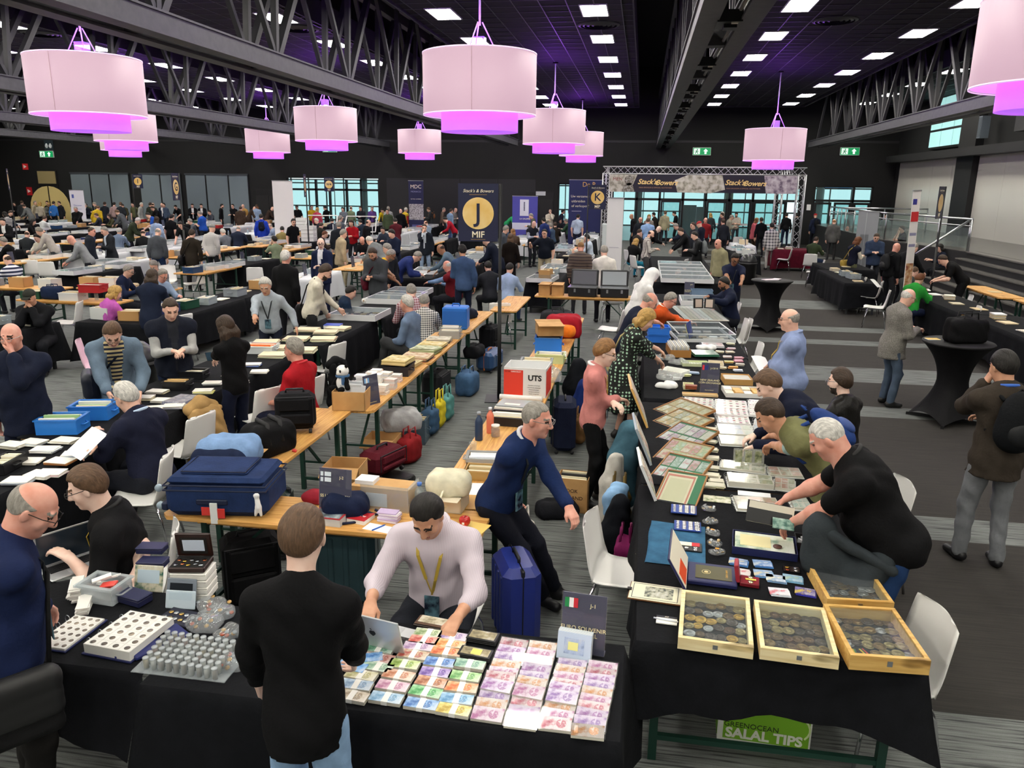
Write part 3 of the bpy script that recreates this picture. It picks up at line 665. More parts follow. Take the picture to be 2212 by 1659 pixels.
wood_table(-1.43,-.93,5.09,7.3,'wooden trestle table behind the leaning man in blue')
wood_table(-1.43,-.93,7.32,9.5,'wooden trestle table carrying the red and white moving box')
wood_table(-1.42,-.92,9.52,11.7,'wooden trestle table with plastic tubs and bags')
wood_table(-1.42,-.92,11.72,13.6,'wooden trestle table with the blue crate')
wood_table(-2.15,.05,16.1,16.62,'wooden trestle table carrying two open black cases')
wood_table(7.75,8.3,13.6,15.8,'wooden trestle table with red jacket below the steps')
wood_table(7.7,8.25,18.2,20.4,'wooden trestle table near the white roll-up banner')
wood_table(7.9,8.45,15.9,18.1,'wooden trestle table before the stone steps')
tbl('long black covered table at the right picture edge',6.1,6.95,9.2,12.4,drop=(.65,.3,.0,.65),seed=13,clothlabel='black cloth hanging at the right picture edge')
tbl('black covered table with blue stand cards by the tattooed man',6.05,6.95,12.45,15.6,drop=(.0,.3,.0,.65),seed=14,clothlabel='black cloth beneath the tattooed man')
tbl('black covered table by the woman in green coat',6.0,6.9,15.65,18.8,drop=(.0,.3,.5,.65),seed=15,clothlabel='black cloth by the man in black puffer')
tbl('black covered table before the man in green sweater',5.0,5.85,20.2,23.4,drop=(.6,.3,.0,.65),seed=16,clothlabel='black cloth before the seated green sweater',legs='grey')
tbl('black covered table with bald seated man, far right',5.3,6.6,23.6,25.6,drop=(.6,.3,.3,.65),seed=17,clothlabel='black cloth by the bald seated man far right',legs='grey')
tbl('dark red covered table beside the gate leg',4.9,6.2,30.5,31.6,drop=(.65,.6,.3,.65),seed=18,clothlabel='dark red cloth on the table beside the gate leg',m=mat('#5a1224',.8,'cloth'))
tbl('black covered showcase table under the white display cases',.35,2.0,19.3,22.3,drop=(.7,.65,.0,.65),seed=19,clothlabel='black cloth under the row of white cases',legs='grey')
tbl('black covered showcase table beneath the checked shirt man',.35,2.0,22.35,26.5,drop=(.0,.65,.3,.65),seed=20,clothlabel='black cloth under the farther white cases',legs='grey')
# ------------------------------------------------------------------ tall bar tables in stretch covers
def bar_table(x,y,rz,label):
 t=thing('bar_table',label,'table',(x,y,0),rz,'tall tables in black stretch covers');n_=48
 Lt([(.001,1.06),(.43,1.06),(.44,1.075),(.43,1.09),(.001,1.09)],n_,caps=False).build('table_top',mat('#141416',.7),t,True)
 def f(u,v):
  a=u*2*PI;sq=.34/max(abs(math.cos(a)),abs(math.sin(a)));q=max(0,(.52-v)/.52)**1.7
  r_=.44 if v>.98 else(.19+.25*(abs(v-.45)/.55)**2.4 if v>.45 else .19)*(1-q)+sq*q
  z=.03+v*1.05+max(0,.47-sq)*.7*(1-v)**8
  return(r_*math.cos(a),r_*math.sin(a),z)
 MB().grid(f,n_,16).build('stretch_cover',mat('#131315',.6,'cloth','#0d0d0f'),t,True)
 Tu([(0,0,.02),(0,0,1.06)],.03,8).build('column',BLACKM,t)
 for k in range(4):
  a=PI/4+k*PI/2;MB().bar((0,0,.03),(.5*math.cos(a),.5*math.sin(a),.02),.04).build('foot',BLACKM,t)
 return t
bar_table(4.22,10.95,R(20),'tall black bar table with a black bag on top');bar_table(2.85,17.6,R(35),'tall black bar table with loose leaflets on top')
def bin_(x,y,label):
 t=thing('litter_bin',label,'bin',(x,y,0));Lt([(.24,0),(.26,.05),(.27,.62),(.28,.66),(.27,.68)],24).build('body',mat('#111113',.35),t,True)
 Lt([(.275,.68),(.27,.75),(.22,.86),(.13,.94),(.001,.97)],24).build('dome_lid',mat('#2b2b2e',.3),t,True);Lt([(.285,.66),(.29,.68),(.285,.7)],24,caps=False).build('rim',mat('#4a4a4c',.3),t,True)
p=G(1618,548,.97);bin_(p.x,p.y,'black domed litter bin beside the tall table in the aisle');p=G(288,735,.97);bin_(p.x,p.y,'black domed litter bin behind the man in denim jacket')
# ------------------------------------------------------------------ white shell chairs
SHELL=mat('#e6e5e2',.32);PINKSHELL=mat('#e8c2d2',.35)
def chair_meshes():
 def f(u,v):
  L_=[(.24,.435),(.20,.455),(.05,.44),(-.12,.435),(-.19,.46),(-.225,.56),(-.25,.70),(-.275,.83),(-.28,.85)]
  k=v*(len(L_)-1);i=min(int(k),len(L_)-2);q=k-i;y=L_[i][0]*(1-q)+L_[i+1][0]*q;z=L_[i][1]*(1-q)+L_[i+1][1]*q
  w_=.23*(1-.14*abs(v-.5)*2)*(1-(max(0,v-.86)/.14)**3*.35)*(1-(max(0,.1-v)/.1)**2*.15)
  s=(u-.5)*2;x=s*w_
  c=s*s
  if v<.5:z+=.02*c
  else:y+=.035*c
  return(x,y,z)
 sh=MB().grid(f,10,20);n_=len(sh.v);th=.008
 bk=[(x,y-.007,z-.009)for x,y,z in sh.v];fo=[tuple(i+n_ for i in q)[::-1]for q in sh.f]
 edge=[i for i in range(11)]+[r_*11+10 for r_ in range(1,21)]+[20*11+i for i in range(9,-1,-1)]+[r_*11 for r_ in range(19,0,-1)]
 sh.v+=bk;sh.f=[q[::-1]for q in sh.f]+[q[::-1]for q in fo]+[(edge[i],edge[(i+1)%len(edge)],edge[(i+1)%len(edge)]+n_,edge[i]+n_)for i in range(len(edge))];sh.mi=[0]*len(sh.f)
 legs=[]
 for sx in(-1,1):
  for sy in(-1,1):legs.append(Tu([(sx*.15,sy*.14-.01,.425),(sx*.2,sy*.19-.01,.3),(sx*.235,sy*.235-.01,0)],.011,8).mesh('leg',CHROME,True))
 fr=Tu([(-.15,.13,.425),(.15,.13,.425),(.15,-.15,.425),(-.15,-.15,.425)],.01,6,True).mesh('seat_frame',CHROME,True)
 return sh.mesh('shell',SHELL,True),legs,fr
CH_SH,CH_LG,CH_FR=chair_meshes()
def chair(px,py,face,label,z=.84,m=None,loc=None):
 """a white shell chair whose back top the photograph shows at px, py; face in degrees, 0 away from the camera, 90 to the left"""
 if loc is None:
  p=G(px,py,z);f=Vector((-math.sin(R(face)),math.cos(R(face)),0));loc=p+f*.27
 t=thing('shell_chair',label,'chair',(loc[0],loc[1],0),R(face),'white shell chairs')
 s=link('shell',CH_SH,t)
 if m:s.material_slots[0].link='OBJECT';s.material_slots[0].material=m
 for l in CH_LG:link('leg',l,t)
 link('seat_frame',CH_FR,t);return t
for a in((2036,1318,100,'white shell chair by the front corner of the medal tray table'),(1962,1040,96,'white shell chair behind the man in black polo'),(1268,1112,-100,'white shell chair gripped by the leaning man in blue'),(368,975,108,'white shell chair of the white-haired man in navy jacket'),(382,1135,120,'white shell chair beneath the dark-haired laptop man',.84),(588,838,62,'white shell chair between the girl in black and red polo'),(684,815,78,'white shell chair under the man in red polo'),(733,742,75,'white shell chair with black jacket behind the red polo'),(440,905,80,'white shell chair carrying the camel coat',.80),(1648,742,92,'white shell chair with empty seat beside the bald man in blue'),(1616,690,92,'white shell chair behind the clear glass case'),(1600,655,90,'white shell chair of the man in navy puffer jacket'),(1625,690,90,'white shell chair right of the clear glass case'),(1752,549,-10,'white shell chair of the seated green sweater'),(1782,562,80,'white shell chair with empty seat right of the green sweater',.84),(1712,538,75,'white shell chair second along the far right table'),(1700,532,75,'white shell chair third along the far right table'),(1687,525,75,'white shell chair at the corner of the far right table'),(1872,600,78,'white shell chair beside the man holding a sheet'),(1908,608,70,'white shell chair partly behind the man holding a sheet'),(1924,628,75,'white shell chair behind the tweed jacket'),(2096,672,80,'white shell chair behind the black bag',.5),(2112,705,80,'white shell chair under the right edge table',.45),(165,735,-60,'pink tinted shell chair of the blonde woman'),(398,680,75,'white shell chair behind the man in navy vest'),(62,562,30,'white shell chair left of the carton piles',.84),(97,566,20,'white shell chair with a dark sleeve by the carton piles',.84),(360,573,-150,'white shell chair behind the couple at the stamp boxes',.84),(440,578,150,'white shell chair beneath the grey plaid visitor',.84),(549,578,20,'white shell chair left of the white-haired man',.84),(1080,655,10,'white shell chair behind the J pole',.84),(1352,668,80,'white shell chair beside the man in orange',.84),(1327,620,10,'white shell chair behind the white sweater man',.84),(1365,552,-60,'white shell chair by the blonde in black leather',.84),(1352,540,-60,'white shell chair behind the blonde in black leather',.84),(1485,560,70,'white shell chair behind the leather jacket man',.84),(1595,512,0,'white shell chair under the gate',.84),(722,517,60,'white shell chair by the red sweater man',.84),(736,515,-120,'white shell chair in front of the red sweater man',.84),(712,520,40,'white shell chair by the lilac cloth',.84),(180,690,110,'white shell chair near the black bag table',.5)):
 chair(*a[:4],**({'z':a[4]}if len(a)>4 else{}),m=PINKSHELL if a[3].startswith('pink')else None)
# ------------------------------------------------------------------ people: every figure is grown as a smooth blended surface
V3=lambda*a:np.array(a,float)
def rotx(a):c,s=math.cos(a),math.sin(a);return np.array([[1,0,0],[0,c,-s],[0,s,c]])
def roty(a):c,s=math.cos(a),math.sin(a);return np.array([[c,0,s],[0,1,0],[-s,0,c]])
def rotz(a):c,s=math.cos(a),math.sin(a);return np.array([[c,-s,0],[s,c,0],[0,0,1]])
def nrm(v):return v/(np.linalg.norm(v)+1e-9)
def cone(a,b,ra,rb,k=.03,sub=False):return('c',np.array(a,float),np.array(b,float),ra,rb,k,sub)
def ell(c,r,M=None,k=.03,sub=False):return('e',np.array(c,float),np.eye(3)if M is None else M,np.array(r,float),0,k,sub)
_CE=[(0,1),(2,3),(4,5),(6,7),(0,2),(1,3),(4,6),(5,7),(0,4),(1,5),(2,6),(3,7)]
_CO=np.array([(i&1,(i>>1)&1,(i>>2)&1)for i in range(8)])
def grow(prims,res,cuts=(),wr=.0,inflate=.0,seed=.0):
 """blend the primitives and return the vertices and quads of the surface"""
 lo=V3(9,9,9);hi=-lo;bb=[]
 for p in prims:
  if p[0]=='c':a=np.minimum(p[1]-p[3],p[2]-p[4]);b=np.maximum(p[1]+p[3],p[2]+p[4])
  else:
   e=np.sqrt(((p[2]*p[3][None,:])**2).sum(1));a=p[1]-e;b=p[1]+e
  bb.append((a-inflate,b+inflate))
  if not p[6]:lo=np.minimum(lo,a-inflate);hi=np.maximum(hi,b+inflate)
 lo=lo-2.2*res-wr;hi=hi+2.2*res+wr;n=np.ceil((hi-lo)/res).astype(int)+1
 ax=[lo[i]+res*np.arange(n[i])for i in range(3)]
 D=np.full(n,1.0,np.float32)
 for p,(a,b)in zip(prims,bb):
  mg=p[5]+2.5*res;s0=np.clip(((a-mg-lo)/res).astype(int),0,n);s1=np.clip(((b+mg-lo)/res).astype(int)+2,0,n)
  if(s1<=s0).any():continue
  X=ax[0][s0[0]:s1[0]][:,None,None];Y=ax[1][s0[1]:s1[1]][None,:,None];Z=ax[2][s0[2]:s1[2]][None,None,:]
  if p[0]=='c':
   ba=p[2]-p[1];L2=ba@ba+1e-12
   h=np.clip(((X-p[1][0])*ba[0]+(Y-p[1][1])*ba[1]+(Z-p[1][2])*ba[2])/L2,0,1)
   d=np.sqrt((X-p[1][0]-h*ba[0])**2+(Y-p[1][1]-h*ba[1])**2+(Z-p[1][2]-h*ba[2])**2)-(p[3]+(p[4]-p[3])*h)
  else:
   M=p[2];r=p[3];x=X-p[1][0];y=Y-p[1][1];z=Z-p[1][2]
   u=x*M[0,0]+y*M[1,0]+z*M[2,0];v=x*M[0,1]+y*M[1,1]+z*M[2,1];w_=x*M[0,2]+y*M[1,2]+z*M[2,2]
   k0=np.sqrt((u/r[0])**2+(v/r[1])**2+(w_/r[2])**2)+1e-6
   k1=np.sqrt((u/r[0]**2)**2+(v/r[1]**2)**2+(w_/r[2]**2)**2)+1e-6
   d=k0*(k0-1)/k1
  d=(d-(0 if p[6]else inflate)).astype(np.float32);S=D[s0[0]:s1[0],s0[1]:s1[1],s0[2]:s1[2]];k=p[5]
  if p[6]:
   h=np.clip(.5-.5*(S+d)/k,0,1);S[...]=S*(1-h)-d*h+k*h*(1-h)
  else:
   h=np.clip(.5+.5*(S-d)/k,0,1);S[...]=S*(1-h)+d*h-k*h*(1-h)
 X=ax[0][:,None,None];Y=ax[1][None,:,None];Z=ax[2][None,None,:]
 if wr:D+=(wr*(np.sin(X*23+Z*17+2*np.sin(Y*9+seed)+seed)*np.sin(Y*27-Z*13+seed*2)+.6*np.sin(Z*41+X*29+2.5*np.sin(X*11+Y*13)+seed))).astype(np.float32)
 for(pt,nn)in cuts:D=np.maximum(D,((.25*wr if wr<.009 else 0)*np.sin(X*160+Y*90)+(X-pt[0])*nn[0]+(Y-pt[1])*nn[1]+(Z-pt[2])*nn[2]).astype(np.float32))
 D[0]=D[-1]=1;D[:,0]=D[:,-1]=1;D[:,:,0]=D[:,:,-1]=1
 ins=D<0;c=np.zeros(n-1,np.int8)
 for o in _CO:c+=ins[o[0]:n[0]-1+o[0],o[1]:n[1]-1+o[1],o[2]:n[2]-1+o[2]]
 I=np.argwhere((c>0)&(c<8));m=len(I)
 if not m:return np.zeros((0,3)),np.zeros((0,4),int)
 val=np.stack([D[I[:,0]+o[0],I[:,1]+o[1],I[:,2]+o[2]]for o in _CO],1);acc=np.zeros((m,3));cnt=np.zeros(m)
 for a,b in _CE:
  va,vb=val[:,a],val[:,b];q=(va<0)!=(vb<0);t=np.where(q,va/np.where(q,va-vb,1),0)
  acc+=np.where(q[:,None],_CO[a]+(_CO[b]-_CO[a])*t[:,None],0);cnt+=q
 P=lo+(I+acc/cnt[:,None])*res
 idx=np.full(n-1,-1,np.int64);idx[I[:,0],I[:,1],I[:,2]]=np.arange(m);F=[]
 for axn in range(3):
  sl=[slice(0,n[i])for i in range(3)];s2=list(sl);sl[axn]=slice(0,n[axn]-1);s2[axn]=slice(1,n[axn])
  A=ins[tuple(sl)];E=np.argwhere(A!=ins[tuple(s2)])
  if not len(E):continue
  u,v=[(1,2),(2,0),(0,1)][axn];quad=[]
  for(du,dv)in((-1,-1),(0,-1),(0,0),(-1,0)):
   q=E.copy();q[:,u]+=du;q[:,v]+=dv;quad.append(idx[q[:,0],q[:,1],q[:,2]])
  quad=np.stack(quad,1);f=A[E[:,0],E[:,1],E[:,2]];quad[~f]=quad[~f][:,::-1];F.append(quad)
 return P,np.concatenate(F)
def mesh_np(name,P,F,mats,mi=None,tris=None):
 me=bpy.data.meshes.new(name);nv,nf=len(P),len(F)
 me.vertices.add(nv);me.vertices.foreach_set('co',np.asarray(P,np.float32).ravel())
 me.loops.add(nf*4);me.loops.foreach_set('vertex_index',np.asarray(F,np.int32).ravel())
 me.polygons.add(nf);me.polygons.foreach_set('loop_start',np.arange(0,nf*4,4,dtype=np.int32))
 for m in mats:me.materials.append(m)
 if mi is not None:me.polygons.foreach_set('material_index',np.asarray(mi,np.int32))
 me.polygons.foreach_set('use_smooth',np.ones(nf,bool));me.update(calc_edges=True);me.validate();return me
def ik(S,T,l1,l2,hint):
 d=T-S;L=np.linalg.norm(d);mx=(l1+l2)*.995
 if L>mx:T=S+d*mx/L;d=T-S;L=mx
 L=max(L,abs(l1-l2)+.02);u=nrm(d);h=hint-u*(hint@u);h=nrm(h);a=(l1*l1-l2*l2+L*L)/(2*L)
 return S+u*a+h*math.sqrt(max(0,l1*l1-a*a)),T
SKINS={'f':'#e6bba6','t':'#cf9d80','r':'#dfa694','p':'#edccbb','d':'#a0745a','b':'#6b4a38'}
def skin(k):return mat(SKINS[k],.5,'mottle',{'f':'#deab94','t':'#c38d6f','r':'#d3907c','p':'#e3bba8','d':'#926449','b':'#5e4030'}[k],14.0)
HAIRC={'k':'#17130f','b':'#3a2a1d','m':'#5c4430','y':'#b6904f','g':'#77736d','w':'#c9c6bf','s':'#8f8a82','a':'#8a6238','r':'#6d3f22'}
_spots=[]
def person(px,py,face,label,top='#22252e',bot='#23252c',hair='short',hc='b',sk='f',pose='stand',lean=4,hp=12,hy=0,L='down',Rr='down',H=1.75,w=1.0,belly=.0,sleeve=1.0,hem=None,tk=None,t2=None,ts=20.0,bk='cloth',glasses=False,lanyard=None,collar=None,shoe='#17171a',coat=False,cat='person',feet=None,curlL=.5,curlR=.5,beard=None,hz=None,twist=0,pelvis=None,topr=.8,vest=None,skirt=False,inner=None,iw=.05):
 """place a figure by the pixel of its head centre; face 0 = back to the camera, 90 = to the left, 180 = to the camera"""
 s=H/1.75;sit=pose=='sit';pz=pelvis or(.57 if sit else .93*s)
 le=R(lean);P=V3(0,0,pz);S1=rotx(-le*.8);S2=rotz(R(twist))@rotx(-le*1.1)
 if lean>30 and not sit:P=P+V3(0,-.10*(lean-20)/40,0)
 C=P+S1@V3(0,0,.27*s);Nk=C+S2@V3(0,0,.245*s);hpR=R(hp)
 HR=rotz(R(hy+twist))@rotx(-(le*.55+hpR));NT=Nk+(rotx(-(le*.8+hpR*.5))@V3(0,.015,.075*s));hc_=NT+HR@V3(0,.022,.105*s);s_h=.5+.5*s
 rootz=G(px,py,hc_[2])if hz is None else G(px,py,hz);rootz=rootz if rootz.y<43.2 or hz=='far' else rootz*(43.2/rootz.y);f0=rotz(R(face));off=f0@V3(hc_[0],hc_[1],0);root=V3(rootz.x-off[0],rootz.y-off[1],0)
 for _ in range(6):
  if not(root[1]>9 and any(math.hypot(root[0]-a,root[1]-b)<.46 for a,b in _spots)):break
  root=root*(1+.3/np.linalg.norm(root))if root[1]<42.6 else root+V3(.3,0,0)
 _spots.append((root[0],root[1]))
 depth=proj((root[0],root[1],1.2))[2];pm=depth/FPX
 rc=min(.042,max(.0155,pm*4.2));rh=min(.026,max(.0068,pm*2.3));rf=min(.022,max(.0062,pm*2.3));fine=depth<12.5;mid=depth<20
 o=thing('person',label,cat,(root[0],root[1],0),R(face));seed=(px*7+py*13)%97/10
 def tgt(a,sg):
  q=S2@V3(1,0,0)
  if isinstance(a,str):
   t={'down':V3(.25*sg,.02,.84*s),'pocket':V3(.21*sg,.07,.93*s),'table':V3(.17*sg,.52,.93),'reach':V3(.12*sg,.66,.95),'chest':V3(.07*sg,.3,1.15*s),'phone':V3(.05*sg,.34,1.14*s),'face':None,'cross':V3(-.1*sg,.24+.02*sg,1.13*s),'behind':V3(.06*sg,-.19,.92*s),'hip':V3(.26*sg,-.02,.98*s),'lap':V3(.1*sg,.34,.68),'desk':V3(.15*sg,.44,.83),'hold':V3(.13*sg,.36,1.0),'wave':V3(.4*sg,.3,1.35)}[a]
   if t is None:t=hc_+HR@V3(.045*sg,.13,-.12)
   return t
  if a[0]=='w':
   g=G(*a[1:4]);d=rotz(-R(face))@(V3(*g)-root);return d
  return V3(*a)
 arms=[]
 for sg,a,cu in((-1,L,curlL),(1,Rr,curlR)):
  Sh=Nk+S2@V3(.172*s*w*sg,0,-.075*s);T=tgt(a,sg);hint=V3(.55*sg,-.55,-.65)if T[2]<Sh[2]+.05 else V3(.5*sg,-.1,-.9)
  E,T=ik(Sh,T,.29*s,.255*s,hint);arms.append((sg,Sh,E,T,cu))
 legs=[]
 for q,sg in enumerate((-1,1)):
  Hp=P+V3(.092*s*w*sg,0,-.03)
  if feet:
   ft=V3(*feet[q])if feet[q][0]!='w' else rotz(-R(face))@(V3(*G(*feet[q][1:3],.09))-root)
  elif sit:ft=V3(.13*sg,.40+.05*sg,.09)
  else:ft=V3(.12*sg*w,.03+.06*sg*math.sin(seed),.09)
  K,A=ik(Hp,ft,.41*s,.41*s,V3(.15*sg,1,.15));legs.append((sg,Hp,K,A))
 SK=skin(sk);HM=mat(HAIRC.get(hc,hc),.6,'hair')
 e=lambda x,y,z:hc_+HR@(V3(x,y,z)*s_h);k_=s_h
 head=[ell(e(0,-.01,.022),(.076*k_,.095*k_,.094*k_),HR,.02),ell(e(0,.026,-.045),(.061*k_,.066*k_,.076*k_),HR,.035),cone(e(0,.062,-.095),e(0,.07,-.1),.022*k_,.02*k_,.03),cone(e(0,.088,.022),e(0,.108,-.028),.009*k_,.0155*k_,.014),cone(e(-.012,.096,-.032),e(.012,.096,-.032),.009*k_,.009*k_,.008),cone(e(-.04,.079,.028),e(.04,.079,.028),.011*k_,.011*k_,.012),cone(e(-.038,.062,-.02),e(-.044,.058,-.03),.02*k_,.02*k_,.02),cone(e(.038,.062,-.02),e(.044,.058,-.03),.02*k_,.02*k_,.02),ell(e(-.03,.099,.008),(.017,.012,.0115),HR,.01,True),ell(e(.03,.099,.008),(.017,.012,.0115),HR,.01,True)]
 if fine:head+=[cone(e(-.02,.089,-.062),e(.02,.089,-.062),.0065,.0065,.006),cone(e(-.017,.087,-.072),e(.017,.087,-.072),.007,.007,.006),ell(e(0,.097,-.067),(.024,.008,.0016),HR,.003,True)]
 for sg in(-1,1):head+=[ell(e(.078*sg,-.006,-.008),(.011*k_,.02*k_,.032*k_),HR@rotz(.35*sg),.008)]
 neck=[cone(hc_+HR@V3(0,-.025,-.05),Nk+V3(0,0,-.06),.054*s*w,.062*s*w,.03)]
 parts=[grow(head+neck,rh)];hair_end=len(parts[0][0])
 slv=sleeve
 for sg,Sh,E,T,cu in arms:
  d=nrm(T-E);dd=nrm(d+V3(0,.12,-.25 if T[2]<1.25*s else .1));side=nrm(np.cross(dd,V3(0,0,1))if abs(dd[2])<.9 else V3(0,1,0)-dd*dd[1]);n_=nrm(np.cross(side,dd))
  if n_[2]>0:n_=-n_
  if T[2]<.95*s and abs(dd[2])>.7:n_=nrm(V3(-sg,0,0)-dd*(-sg*dd[0]));side=nrm(np.cross(dd,n_))
  ts_=side if side@V3(-sg,.3,0)>0 else-side
  pr=[]
  if fine or mid:
   ks=[T+dd*.088+ts_*o_ for o_ in(.03,.011,-.008,-.026)]
   for i,K in enumerate(ks):
    pr.append(cone(T+ts_*(.016-.011*i),K,.0165,.0115,.012));L_=(.04,.045,.042,.034)[i];dr=dd;p0=K
    for j in range(3):
     ang=cu*(.75 if j==0 else 1.0)*(1+.1*i);cs,sn=math.cos(ang),math.sin(ang);axd=np.cross(dd,n_);nn=np.cross(axd,dr);dr=nrm(dr*cs-nn*sn*(1 if(nn@n_)<0 else-1));p1=p0+dr*L_*(.95,.68,.55)[j]
     pr.append(cone(p0,p1,.0098-.001*j,.0092-.001*j,.004));p0=p1
   q0=T+dd*.02+ts_*.022;q1=T+dd*.058+ts_*.05+n_*.012;q2=T+dd*.09+ts_*.05+n_*.028;pr+=[cone(q0,q1,.015,.0115,.012),cone(q1,q2,.0112,.009,.004)]
  else:pr+=[cone(T,T+dd*.08,.03,.034,.02),cone(T+dd*.08,T+dd*.15+n_*.03,.03,.02,.02)]
  fs_=E+(T-E)*.5
  if slv>=1:pr.append(cone(T-d*.09,T,.03*s,.026*s,.015))
  elif slv>=.7:pr+=[cone(E,T,.038*s*w,.026*s,.02)]
  else:pr+=[cone(Sh+(E-Sh)*.3,E,.05*s*w,.042*s*w,.02),cone(E,E+(T-E)*.35,.042*s*w,.042*s*w,.02),cone(E+(T-E)*.3,T,.042*s*w,.026*s,.02)]
  parts.append(grow(pr,rf))
 core=[cone(P,C,.06*w,.06*w,.03),cone(C,Nk-S2@V3(0,0,.08),.06*w,.045,.03)]+[cone(a[1],a[2],.03,.026,.02)for a in arms]+[cone(a[2],a[3],.026,.02,.02)for a in arms]+[cone(l[1],l[2],.06,.045,.03)for l in legs]+[cone(l[2],l[3],.045,.035,.03)for l in legs]
 parts.append(grow(core,.045))
 if skirt:parts.append(grow([cone(l[2],l[3],.05,.036,.02)for l in legs],rc))
 Pv=np.concatenate([p[0]for p in parts]);off_=np.cumsum([0]+[len(p[0])for p in parts[:-1]]);Fv=np.concatenate([p[1]+k for p,k in zip(parts,off_)])
 hl=(Pv[Fv].mean(1)-hc_)@HR/s_h;mi=np.zeros(len(Fv),int);nh=len(parts[0][1]);isH=np.arange(len(Fv))<nh
 x,y,z=hl[:,0],hl[:,1],hl[:,2]
 mi[isH&(y>.06)&(abs(abs(x)-.03)<.016)&(abs(z-.007)<.0075)]=1
 mi[isH&(y>.06)&(abs(abs(x)-.031)<.02)&(abs(z-.03)<.006)]=2
 mi[isH&(y>.07)&(abs(x)<.023)&(abs(z+.067)<.0105)]=3
 if beard:mi[isH&(y>.005)&(z<-.052)&~((abs(x)<.023)&(abs(z+.067)<.0105))&(z>-.125)&((abs(z+.06)>.05)|(abs(x)>.03)|(z<-.08)|((z>-.06)&(z<-.045)))]=4
 link('body',mesh_np('body',Pv,Fv,[SK,mat('#2c211c',.3),HM,mat('#a85f58',.5),mat(beard or '#333333',.8)],mi),o)
 BM=mat(bot,.8,bk)if not bot.startswith('skirt')else mat('#222222',.8)
 tr=[ell(P+V3(0,-.005,.02),(.155*s*w,.115*s*w+belly*.3,.13*s),None,.04)]
 for sg,Hp,K,A in legs:
  if not skirt:tr+=[cone(Hp+V3(0,0,-.02),K,.088*s*w,.066*s,.045),cone(K,A+V3(0,-.01,-.01),.066*s,.056*s,.03)]
 if sit:tr+=[cone(l[1]+V3(0,-.02,0),l[2],.09*s*w,.07*s,.05)for l in legs]
 link('trousers',mesh_np('trousers',*grow(tr,rc*1.15,wr=.005 if depth<14 else 0,seed=seed),[BM]),o)
 SM=mat(shoe,.45);sh=[]
 for sg,Hp,K,A in legs:
  fd=rotz(-R(12)*sg)@V3(0,1,0);b0=V3(A[0],A[1],A[2]-.09)
  for nm in('shoe',):
   pr=[cone(b0+V3(0,0,.045)-fd*.045,b0+V3(0,0,.038)+fd*.13,.04,.036,.02),cone(b0+V3(0,0,.04),b0+V3(0,0,.09),.046,.045,.03)]
   link('shoe',mesh_np('shoe',*grow(pr,max(.016,rc*.8),cuts=[(b0+V3(0,0,.004),V3(0,0,-1))]),[SM]),o)
 TM=mat(top,topr,tk or 'cloth',t2,ts);inf=.010 if not coat else .02;ww=w*s
 Ab=P+S1@V3(0,.012+belly*.5,.16*s)
 tor=[ell(C+S2@V3(0,.0,.10*s),(.166*ww,.108*ww+belly*.2,.185*s),S2,.05),ell(Ab,(.148*ww+belly*.35,.103*ww+belly*.75,.17*s),S1,.06),cone(Nk+S2@V3(0,-.01,-.045),Nk+S2@V3(0,-.012,.0),.085*ww,.062*ww,.05)]
 hz_=hem if hem is not None else(-.09 if not coat else-.2)
 skd=V3(0,.12,-.12)if sit else V3(0,.01,-.2)
 tor+=[ell(P+V3(0,.0,.0),(.163*ww+belly*.3,.125*ww+belly*.45,.16*s),S1 if lean<30 else None,.06)]
 if hz_<-.12:tor+=[cone(P+skd*(.5 if not sit else .3),P+skd*(abs(hz_)/.16),.15*ww,.17*ww,.06)]if not sit else[]
 if skirt:tor+=[cone(P,P+V3(0,0,-.3),.165*ww,.2*ww,.06),cone(P+V3(0,0,-.3),P+V3(0,.01,-.55),.2*ww,.22*ww,.06)]
 slp=[]
 for sg,Sh,E,T,cu in arms:
  tor+=[cone(Nk+S2@V3(.05*sg*s,-.008,-.035*s),Sh+S2@V3(0,0,.004),.058*ww,.052*ww,.05)]
  end=E+(T-E)*.86 if slv>=1 else(E+(T-E)*.45 if slv>=.7 else None)
  if vest:pr=[cone(Sh,Sh+(E-Sh)*.12,.07*ww,.07*ww,.04)]
  elif end is not None:pr=[cone(Sh,E,.055*ww,.048*s,.05),cone(E,end,.05*s,.038*s,.03)]
  else:pr=[cone(Sh,Sh+(E-Sh)*.72,.058*ww,.06*s,.05)]
  if vest:slp+=[cone(Sh,E,.058*ww,.047*s,.03)]+([cone(E,E+(T-E)*.88,.047*s,.036*s,.03)]if slv>=1 else[])if slv>.4 else[cone(Sh,Sh+(E-Sh)*.7,.06*ww,.058*s,.03)]
  tor+=pr
 cuts=[]if skirt else([(P+V3(0,.0,hz_*s),V3(0,0,-1))]if not sit else[(P+V3(0,0,-.05),V3(0,0,-1))])
 if skirt:cuts=[(P+V3(0,0,-.5),V3(0,0,-1))]
 Pt,Ft=grow(tor,rc,cuts,wr=.0045 if depth<14 else 0,inflate=inf,seed=seed);inner=inner or(collar if coat and collar else None);mt=None
 if inner:
  lc=(Pt[Ft].mean(1)-C)@S2;mt=((lc[:,1]>.04)&(abs(lc[:,0])<iw+np.clip(lc[:,2]-.1,-.5,.2)*.12)).astype(int)
 link('dress' if skirt else 'jacket' if coat else 'shirt',mesh_np('shirt',Pt,Ft,[TM]+([mat(inner,.75,'cloth')if not inner.startswith('s#')else mat(inner[1:],.8,'stripes','#c9b98a',22.)]if inner else[]),mt),o)
 if vest:link('sleeves',mesh_np('sleeves',*grow(slp,rc,wr=.004 if depth<14 else 0,inflate=.006,seed=seed),[mat(vest,.8,'cloth')]),o)
